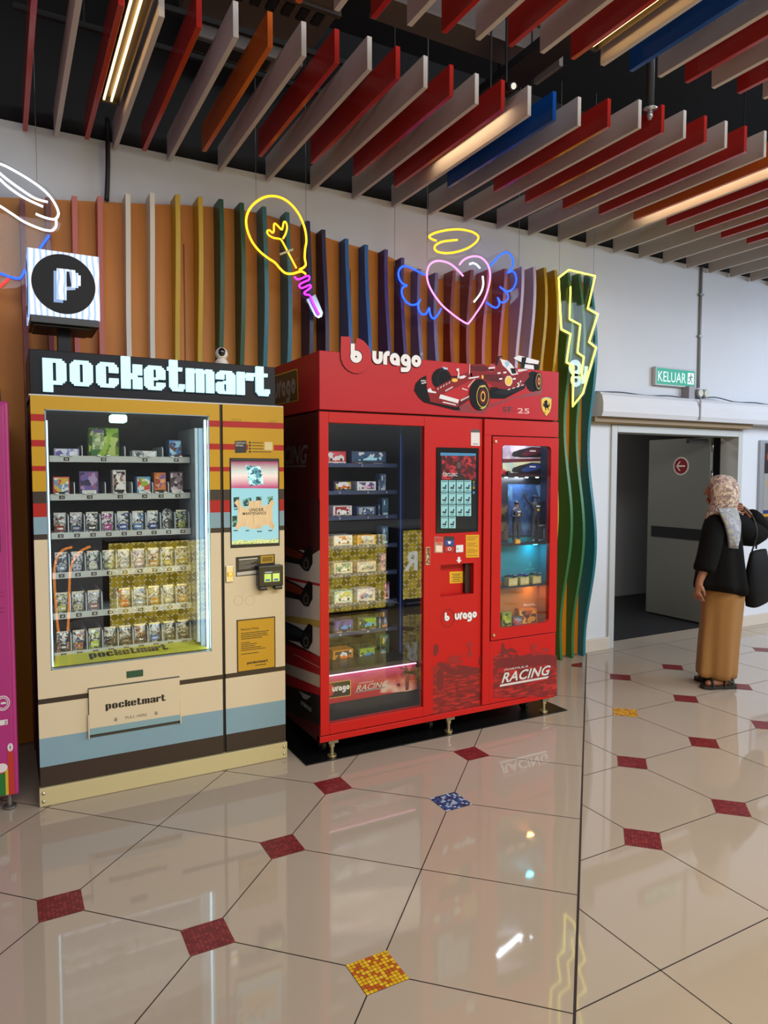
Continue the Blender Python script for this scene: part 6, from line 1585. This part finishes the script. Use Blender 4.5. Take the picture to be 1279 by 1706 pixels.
def figurine(lab, xc, yc, z, H, arms_up, c_top, c_leg, skin):
    o = thing('driver_figurine', lab, 'figurine', (xc, yc, z), 'driver figurines in the showcase')
    h = H / 1.75
    e = lambda a, c, d: Vector((xc + a * h, yc + c * h, z + d * h))
    J = [e(0, 0, .95), e(0, 0, 1.2), e(0, 0, 1.42), e(0, 0, 1.52), e(0, -.01, 1.64), e(0, 0, 1.74)]
    R = [.135, .15, .15, .055, .10, .06]; Ed = [(0, 1), (1, 2), (2, 3), (3, 4), (4, 5)]
    def add(p, r, par): J.append(p); R.append(r); Ed.append((par, len(J) - 1)); return len(J) - 1
    for s_ in (-1, 1):
        a = add(e(s_ * .11, 0, .85), .10, 0); a = add(e(s_ * .13, -.01, .48), .075, a); a = add(e(s_ * .13, .01, .09), .05, a); add(e(s_ * .15, -.12, .04), .04, a)
        a = add(e(s_ * .19, 0, 1.40), .065, 2)
        if arms_up: a = add(e(s_ * .38, -.02, 1.52), .05, a); a = add(e(s_ * .58, -.04, 1.78), .038, a); add(e(s_ * .62, -.05, 1.86), .035, a)
        else: a = add(e(s_ * .27, -.02, 1.15), .05, a); a = add(e(s_ * .06, -.2, 1.12), .04, a); add(e(-s_ * .03, -.2, 1.12), .035, a)
    me = bpy.data.meshes.new('figure_body'); org = Vector((xc, yc, z))
    me.from_pydata([tuple(p - org) for p in J], Ed, []); ob = bpy.data.objects.new('figure_body', me); COL.objects.link(ob); ob.parent = o
    me.materials.append(RAMP([(0, '#d8d8d8'), (.06, c_leg), (.52, c_leg), (.54, c_top), (.84, c_top), (.86, skin), (1, skin)], 'Z', 0, H, .4))
    ob.modifiers.new('skin', 'SKIN')
    for v, r_ in zip(me.skin_vertices[0].data, R): v.radius = (r_ * h, r_ * h)
    me.skin_vertices[0].data[0].use_root = True
    sb_ = ob.modifiers.new('sub', 'SUBSURF'); sb_.levels = sb_.render_levels = 1
    b = MB(); b.ball(tuple(e(0, .0, 1.70)), (.11 * h, .115 * h, .085 * h), M('#1a2340', .4), 12, 8); b.box(xc - .06 * h, xc + .06 * h, yc - .2 * h, yc - .05 * h, z + 1.68 * h, z + 1.70 * h, M('#1a2340', .4)); b.build('cap', o, smooth=False)
    b = MB(); b.ell(xc, z + 1.2 * h, .07 * h, .045 * h, yc - .17 * h, M('#c9a03a', .4), 14); b.rect(xc - .09 * h, xc + .09 * h, z + 1.31 * h, z + 1.36 * h, yc - .165 * h, M('#c3c6d0', .4)); b.build('shirt_print', o)
    return o


p = at(858, 903, 3.65)
figurine('driver figurine in a navy team shirt and cap with folded arms', p.x, 3.64, 1.159, .275, False, '#1f2747', '#20242f', '#8f6a58')
p = at(886, 900, 3.70)
figurine('driver figurine with both arms raised, behind the folded-arms one', p.x, 3.67, 1.159, .315, True, '#1d2238', '#1b1f30', '#2a3350')
p0, p1 = at(890, 868, 3.68), at(903, 905, 3.68)
o = thing('number_board', 'small black pit board with a white number one in the showcase', 'board', ((p0.x + p1.x) / 2, 3.675, 1.159))
b = MB(); b.box(p0.x + .012, p1.x + .02, 3.655, 3.665, 1.159, 1.159 + .14, BLACK); b.build('board_plate', o, .002)
b = MB(); b.text('1', (p0.x + p1.x) / 2 + .004, 1.159 + .02, .065, 3.654, M('#8fa9d6', .4), .02); b.rect(p0.x + .018, p1.x + .012, 1.159 + .008, 1.159 + .013, 3.654, M('#8fa9d6', .4)); b.rect(p0.x + .018, p1.x + .012, 1.159 + .105, 1.159 + .114, 3.654, M('#8f96a6', .4)); b.build('board_number', o)
p = at(861, 903, 3.61)
o = thing('name_block', 'tiny amber block at the foot of the folded-arms figurine', 'block', (p.x, 3.61, 1.159))
b = MB(); b.box(p.x - .02, p.x + .02, 3.60, 3.62, 1.159, 1.159 + .03, M('#c98a1c', .4)); b.build('block_body', o, .002); b = MB(); b.rect(p.x - .014, p.x + .014, 1.167, 1.180, 3.5994, M('#e0b04a', .4)); b.build('block_label', o)

# ================================================================== MAGENTA MACHINE AT THE LEFT EDGE
t = thing('vending_machine', 'magenta machine with striped foot cut off by the left edge of the photo', 'vending machine', (-.36, 4.0, 0))
MG, MG2 = M('#a32a72', .35, var=.03), M('#b2447e', .35)
b = MB(); b.box(-.76, .036, 3.735, 4.45, .075, 1.953, MG); b.build('cabinet', t, .012)
b = MB(); b.box(-.74, .018, 3.722, 3.735, .09, 1.935, MG); b.build('front_door', t, .006)
b = MB(); b.box(-.6, -.012, 3.716, 3.722, 1.25, 1.68, BLACK); b.rect(-.58, -.03, 1.28, 1.65, 3.7155, M('#5a2a66', .3, emit=.25)); b.build('touch_screen', t, .003)
G1, R1, Y1, W1 = M('#1f6a2c', .4), M('#b03024', .4), M('#c3a52a', .4), M('#d6ccd0', .4)
L = 3.721
b = MB()
b.xz([(-.20, .09), (-.02, .09), (-.02, .20), (-.20, .17)], L, G1); b.xz([(-.02, .09), (-.008, .09), (-.008, .215), (-.02, .21)], L - .0004, Y1); b.xz([(-.008, .09), (.018, .09), (.018, .28), (-.008, .33)], L - .0004, R1)
b.xz([(-.20, .17), (-.02, .20), (-.02, .25), (-.20, .22)], L, R1)
b.build('stripe_print', t)
b = MB(); b.ell(-.035, .225, .026, .022, L - .001, W1, 20); b.build('round_sticker', t)
b = MB(); b.ell(.004, .318, .012, .02, L - .001, W1, 16); b.rect(.0, .007, .316, .320, L - .0016, INK); b.rect(.003, .005, .305, .330, L - .0016, INK)
b.build('oval_sticker', t)
b = MB(); b.ell(-.022, .535, .030, .036, L - .001, W1, 24, .86); b.ell(-.022, .535, .022, .027, L - .001, W1, 20, .85); b.rect(-.03, -.008, .530, .540, L - .001, W1)
b.build('round_emblem', t)
b = MB(); b.rect(-.05, -.004, .43, .455, L - .001, W1); b.text('2', -.018, .434, .016, L - .0016, INK, .012)
b.build('number_tag', t)
b = MB()
for zz_ in (1.06, 1.04, .985, .965): b.rect(-.20, -.004, zz_, zz_ + .004, L - .0004, M('#7a1f55', .4))
b.build('printed_lines', t)
b = MB(); b.tube([(-.005, 3.78, .006), (-.005, 3.78, .014), (-.005, 3.78, .02), (-.005, 3.78, .08)], [.03, .03, .012, .012], M('#8a8a86', .3, .8), 16); b.build('levelling_foot', t, smooth=False)
b = MB(); b.tube(smooth_path([(-.03, 3.9, 1.955), (-.032, 3.9, 2.03), (-.015, 3.9, 2.075), (.0, 3.9, 2.04), (.004, 3.9, 1.955)], 6), .004, BLACK, 6); b.build('wire_loop', t, smooth=True)

# ================================================================== THE SHOP FRONT SEEN REFLECTED IN THE WINDOWS
yp = bpy.data.materials.new('m_yellow_check'); yp.use_nodes = True
nt = yp.node_tree; p_ = nt.nodes['Principled BSDF']; tc = nt.nodes.new('ShaderNodeTexCoord')
ck = nt.nodes.new('ShaderNodeTexChecker'); ck.inputs['Scale'].default_value = 9
ck.inputs['Color1'].default_value = (*lin('#bda62e'), 1); ck.inputs['Color2'].default_value = (*lin('#968119'), 1)
vo = nt.nodes.new('ShaderNodeTexChecker'); vo.inputs['Scale'].default_value = 18; vo.inputs['Color1'].default_value = (1, 1, 1, 1); vo.inputs['Color2'].default_value = (0, 0, 0, 1)
nz = nt.nodes.new('ShaderNodeTexVoronoi'); nz.inputs['Scale'].default_value = 18; nz.inputs['Randomness'].default_value = 0.0; nz.distance = 'CHEBYCHEV'
lt = nt.nodes.new('ShaderNodeMath'); lt.operation = 'LESS_THAN'; lt.inputs[1].default_value = .26
ml = nt.nodes.new('ShaderNodeMath'); ml.operation = 'MULTIPLY'
sc_ = nt.nodes.new('ShaderNodeSeparateColor')
mx = nt.nodes.new('ShaderNodeMix'); mx.data_type = 'RGBA'; mx.inputs['B'].default_value = (*lin('#e6ddc2'), 1)
mpp = nt.nodes.new('ShaderNodeMapping'); mpp.inputs['Scale'].default_value = (1, 0, 1); nt.links.new(tc.outputs['Object'], mpp.inputs['Vector'])
mpp.inputs['Location'].default_value = (.0005, 0, .0005)
for n_ in (ck, vo, nz): nt.links.new(mpp.outputs[0], n_.inputs['Vector'])
nt.links.new(nz.outputs['Distance'], lt.inputs[0]); nt.links.new(vo.outputs['Color'], sc_.inputs[0]); nt.links.new(lt.outputs[0], ml.inputs[0]); nt.links.new(sc_.outputs[0], ml.inputs[1])
nt.links.new(ml.outputs[0], mx.inputs['Factor']); nt.links.new(ck.outputs['Color'], mx.inputs['A'])
nt.links.new(mx.outputs['Result'], p_.inputs['Base Color']); nt.links.new(mx.outputs['Result'], p_.inputs['Emission Color']); p_.inputs['Emission Strength'].default_value = 6.5
t = thing('lit_counter', 'low lit counter in yellow checked print, reflected in the machine windows', 'counter', (2.4, -.2, 0))
b = MB(); b.box(.92, 4.0, -.5, -.13, 0, .92, M('#4a4a4a', .5)); b.build('counter_body', t)
b = MB(); b.box(.94, 3.98, -.13, -.12, .03, .90, yp); b.build('checked_front', t)
b = MB(); b.box(4.2, 4.7, -.5, -.13, .05, .95, M('#4a4a4a', .5)); b.box(4.22, 4.68, -.13, -.12, .10, .93, yp); pn = b.build('end_panel', t)
b = MB(); b.text('R', 4.33, .52, .22, 0, M('#d8d8d2', .4, emit=8.), .03, 0, 1, 0, 'LEFT', lambda a, z: (4.43 - a, -.1185, .45 + z)); b.build('lettering', pn)
t = thing('arch_lamp', 'pair of slim orange arched light tubes reflected in the cream machine window', 'lamp', (.35, -.05, 0))
zz = zpx((70, 880), 4.263)
for pts in ([(215, 135), (150, 155), (105, 215), (88, 300), (90, 420), (100, 560), (110, 680), (118, 740)], [(345, 130), (280, 160), (230, 215), (200, 310), (195, 420), (192, 560), (188, 660), (184, 730)]):
    P = []
    for x, y in zz(pts):
        g = at(x, y, 3.732); k = (3.732 * 2 + .05) / 3.732
        P.append((g.x * k, -.05, max(.02, EYE + (g.z - EYE) * k)))
    b = MB(); b.tube(smooth_path(P, 4), .013, M('#ff9a4a', .3, emit=8.), 6); b.build('light_tube', t, smooth=True)

# ================================================================== PERSON
PO = Vector((4.72, 3.40, 0)); PA = math.radians(18)
ca, sa = math.cos(PA), math.sin(PA)
pw = lambda x, y, z: Vector((PO.x + x * ca - y * sa, PO.y + x * sa + y * ca, z))
t = thing('person', 'woman seen from behind in a black tunic, tan wide trousers and a patterned headscarf', 'person', tuple(PO))
SKIN = M('#8a5a42', .5, var=.06, vs=12)
J, R, Ed = [], [], []


def jn(x, y, z, r, par=None):
    J.append(pw(x, y, z)); R.append(r)
    if par is not None: Ed.append((par, len(J) - 1))
    return len(J) - 1


pel = jn(.03, 0, .84, .125); wa = jn(.02, 0, 1.0, .11, pel); ch = jn(0, 0, 1.17, .12, wa); nb = jn(-.01, 0, 1.31, .06, ch); nk = jn(-.015, .015, 1.37, .048, nb)
hd_ = jn(-.02, .03, 1.475, .082, nk); jn(-.02, .02, 1.545, .06, hd_); jw = jn(-.03, .075, 1.42, .045, hd_); jn(-.035, .105, 1.405, .022, jw)
ns = jn(-.035, .108, 1.475, .02, hd_); jn(-.04, .126, 1.465, .010, ns)


def hand(wr, w0, d, side, curl):
    """palm and five bent fingers from the wrist joint"""
    d = Vector(d).normalized(); s_ = Vector(side).normalized(); c = d.cross(s_).normalized() * curl
    pm = jn(*(Vector(w0) + d * .045), .022, wr); pm2 = jn(*(Vector(w0) + d * .075), .020, pm)
    for k, ln in enumerate((.060, .068, .062, .048)):
        o = (k - 1.5) * .017
        a = Vector(w0) + d * .085 + s_ * o
        i = jn(*a, .0092, pm2); m_ = a + d * ln * .5 + c * .10 * ln / .06 * .35; i = jn(*m_, .0085, i); e = m_ + d * ln * .25 + c * .035; jn(*e, .007, i)
    a = Vector(w0) + d * .03 - s_ * .030; i = jn(*a, .012, pm); a = a + d * .032 - s_ * .012 + c * .012; i = jn(*a, .0095, i); jn(*(a + d * .026 + c * .014), .008, i)


# left arm hanging
s = jn(-.165, 0, 1.275, .052, ch); e = jn(-.285, -.02, 1.04, .040, s); w_ = jn(-.36, .03, .835, .026, e); hand(w_, (-.36, .03, .835), (-.02, .06, -1), (.1, 1, .06), .8)
# right arm bent up to the bag strap
s = jn(.165, 0, 1.275, .052, ch); e = jn(.64, -.08, 1.16, .040, s); w_ = jn(.37, -.05, 1.335, .026, e); hand(w_, (.37, -.05, 1.335), (-.85, .05, .28), (.3, .1, .9), 1.0)
FEET = ((.015, -.02, math.radians(48)), (.12, .05, math.radians(8)))


def fo(sx, yy, an, x, y): return sx + x * math.cos(an) - y * math.sin(an), yy + x * math.sin(an) + y * math.cos(an)


for sx, yy, an in FEET:
    k = jn(sx * .9 + .02, 0, .76, .10, pel); k = jn(sx + .04, yy * .5 + .02, .44, .062, k); k = jn(*fo(sx, yy, an, 0, -.05), .10, .036, k); hl = jn(*fo(sx, yy, an, 0, -.06), .045, .03, k)
    b1 = jn(*fo(sx, yy, an, -.01, .05), .045, .03, hl); jn(*fo(sx, yy, an, -.01, .13), .036, .022, b1)
me = bpy.data.meshes.new('body'); me.from_pydata([tuple(p - PO) for p in J], Ed, []); me.materials.append(SKIN)
ob = bpy.data.objects.new('body', me); COL.objects.link(ob); ob.parent = t
ob.modifiers.new('skin', 'SKIN').use_smooth_shade = True
for v, r_ in zip(me.skin_vertices[0].data, R): v.radius = (r_, r_)
me.skin_vertices[0].data[0].use_root = True
sb_ = ob.modifiers.new('sub', 'SUBSURF'); sb_.levels = sb_.render_levels = 2


def garment(name, rings, mat, folds=0., nf=9, n=36, ph=0., caps=True):
    rr_ = []
    for i, (x, y, z, rx, ry, *tl) in enumerate(rings):
        tx, ty = (tl + [0, 0])[:2]; f = folds * i / max(1, len(rings) - 1); q = []
        for k in range(n):
            a = 2 * math.pi * k / n; m_ = 1 + f * math.sin(nf * a + ph) + f * .5 * math.sin((nf + 4) * a + 1.3 + ph)
            px_, py_ = rx * math.cos(a) * m_, ry * math.sin(a) * m_
            q.append(pw(x + px_, y + py_, z + tx * px_ + ty * py_))
        rr_.append(q)
    b = MB(); b.loft(rr_, mat, caps); return b.build(name, t, smooth=True, sub=1)


CLOTH = M('#0b0a0b', .9, spec=.12, var=.25, vs=20); TAN = M('#8c6434', .75, var=.09, vs=7, vdist=(3, 3, .5))
garment('tunic', [(0, 0, 1.345, .075, .07), (0, 0, 1.325, .13, .085), (0, 0, 1.285, .19, .105), (0, 0, 1.20, .205, .13), (.01, 0, 1.05, .215, .145), (.02, 0, .88, .235, .165), (.03, 0, .76, .26, .18, -.22), (.04, 0, .70, .275, .185, -.28)], CLOTH, .09, 7)
b = MB()
rr_ = [((-.08, 0, 1.275), .07), ((-.15, 0, 1.25), .080), ((-.215, -.005, 1.17), .082), ((-.275, -.01, 1.07), .078), ((-.32, -.005, .98), .076), ((-.348, .005, .925), .076), ((-.35, .005, .92), .06)]
b.tube([pw(*c) for c, r_ in rr_], [r_ for c, r_ in rr_], CLOTH, 18); b.build('sleeve', t, smooth=True, sub=1)
b = MB()
rr_ = [((.08, 0, 1.27), .075), ((.24, -.03, 1.22), .105), ((.40, -.05, 1.15), .115), ((.62, -.07, 1.13), .105), ((.67, -.08, 1.19), .085), ((.52, -.075, 1.26), .072), ((.43, -.06, 1.305), .060)]
b.tube([pw(*c) for c, r_ in rr_], [r_ for c, r_ in rr_], CLOTH, 16); b.build('sleeve', t, smooth=True, sub=1)
garment('trousers', [(.04, 0, .86, .16, .13), (.08, 0, .74, .19, .15), (.10, .02, .60, .18, .15), (.095, .02, .50, .165, .145), (.085, .03, .36, .15, .145), (.07, .03, .22, .142, .142), (.055, .03, .10, .136, .14, -.08), (.05, .03, .05, .134, .14, -.10)], TAN, .16, 5, ph=.6)
hj = bpy.data.materials.new('m_floral_scarf'); hj.use_nodes = True
HJ = ART(('#b09a8c', '#7d6570', '#c9b9a4', '#8c7a5a', '#a08a94', '#cdbfb4'), 80, 'voronoi', .8)
bpy.data.materials.remove(hj)
n = 28; rr_ = []
for z, rx, ry, y, x in ((1.612, .012, .012, .0, -.02), (1.605, .05, .052, 0, -.02), (1.58, .085, .092, 0, -.02), (1.535, .108, .115, -.002, -.02), (1.48, .115, .118, -.008, -.02), (1.42, .108, .108, -.012, -.018), (1.375, .098, .095, -.01, -.015), (1.34, .115, .10, -.005, -.01), (1.30, .155, .115, 0, -.005), (1.265, .18, .128, 0, 0)):
    q = []
    for k in range(n):
        a = 2 * math.pi * k / n; fy = math.sin(a)
        ryy = ry * (.72 if (fy > .4 and 1.39 < z < 1.57) else 1.)
        m_ = 1 + .025 * math.sin(6 * a + z * 60)
        q.append(pw(x + rx * math.cos(a) * m_, y + ryy * fy * m_, z))
    rr_.append(q)
b = MB(); b.loft(rr_, HJ); b.build('headscarf', t, smooth=True, sub=1)
LSC = ART(('#8d93a0', '#a9adb4', '#7b7d92', '#9aa392', '#8a7f94'), 16, 'noise', .8)
b = MB(); rr_ = []
for xl, xr, z, yb in ((-.20, .11, 1.37, -.10), (-.225, .085, 1.32, -.135), (-.22, .03, 1.26, -.155), (-.205, -.02, 1.20, -.16), (-.185, -.07, 1.14, -.165), (-.155, -.125, 1.08, -.168)):
    q = []
    for k in range(7):
        u = k / 6; q.append(pw(xl + (xr - xl) * u, yb + .05 * (2 * u - 1) ** 2 + .006 * math.sin(u * 9 + z * 20), z))
    rr_.append(q + [p + (pw(0, .02, 0) - pw(0, 0, 0)) for p in reversed(q)])
b.loft(rr_, LSC); b.build('scarf_end', t, smooth=True)
SNK = M('#171514', .5)
for sx, yy, an in FEET:
    b = MB(); g = lambda x, y, z: pw(*fo(sx, yy, an, x, y), z)
    outl = [(-.045, -.10), (-.02, -.115), (.02, -.115), (.042, -.09), (.04, -.02), (.05, .06), (.045, .12), (.01, .16), (-.035, .15), (-.055, .10), (-.045, .02)]
    b.prism([g(x, y, .004) for x, y in outl], (0, 0, .024), SNK)
    for y0_, z0_, w0_ in ((.085, .062, .05), (-.01, .075, .042), (-.075, .072, .036)):
        b.tube([g(-.004 + w0_ * math.cos(a), y0_, .018 + z0_ * math.sin(a)) for a in [math.pi * k / 8 for k in range(9)]], .010, SNK, 6)
    b.tube([g(-.044, -.07, .05), g(-.042, 0, .085), g(-.022, .03, .088), g(.04, -.06, .07)], .009, SNK, 6)
    b.build('sandal', t)

# shoulder bag carried by the woman
bo = pw(.39, -.15, .59)
t = thing('shoulder_bag', 'black shoulder bag hanging at the woman\'s right side by the frame edge', 'bag', tuple(bo))
b = MB(); rr_ = []
for z, rx, ry in ((.595, .13, .03), (.61, .19, .05), (.74, .22, .06), (.90, .205, .05), (1.01, .175, .03), (1.025, .17, .02)):
    rr_.append([pw(.39 + rx * math.copysign(abs(math.cos(a)) ** .7, math.cos(a)), -.15 + ry * math.copysign(abs(math.sin(a)) ** .7, math.sin(a)), z) for a in [2 * math.pi * k / 24 for k in range(24)]])
b.loft(rr_, M('#0d0c0d', .7, spec=.15, var=.2, vs=14)); b.build('bag_body', t, smooth=True)
for x, y in ((.33, -.12), (.58, -.08)):
    b = MB(); b.tube(smooth_path([pw(x, y, 1.02), pw(x * .5 + .17, y - .03, 1.16), pw(.33, -.12, 1.28), pw(.27, -.07, 1.36)], 5), .007, M('#1a181a', .5), 6); b.build('strap', t, smooth=True)
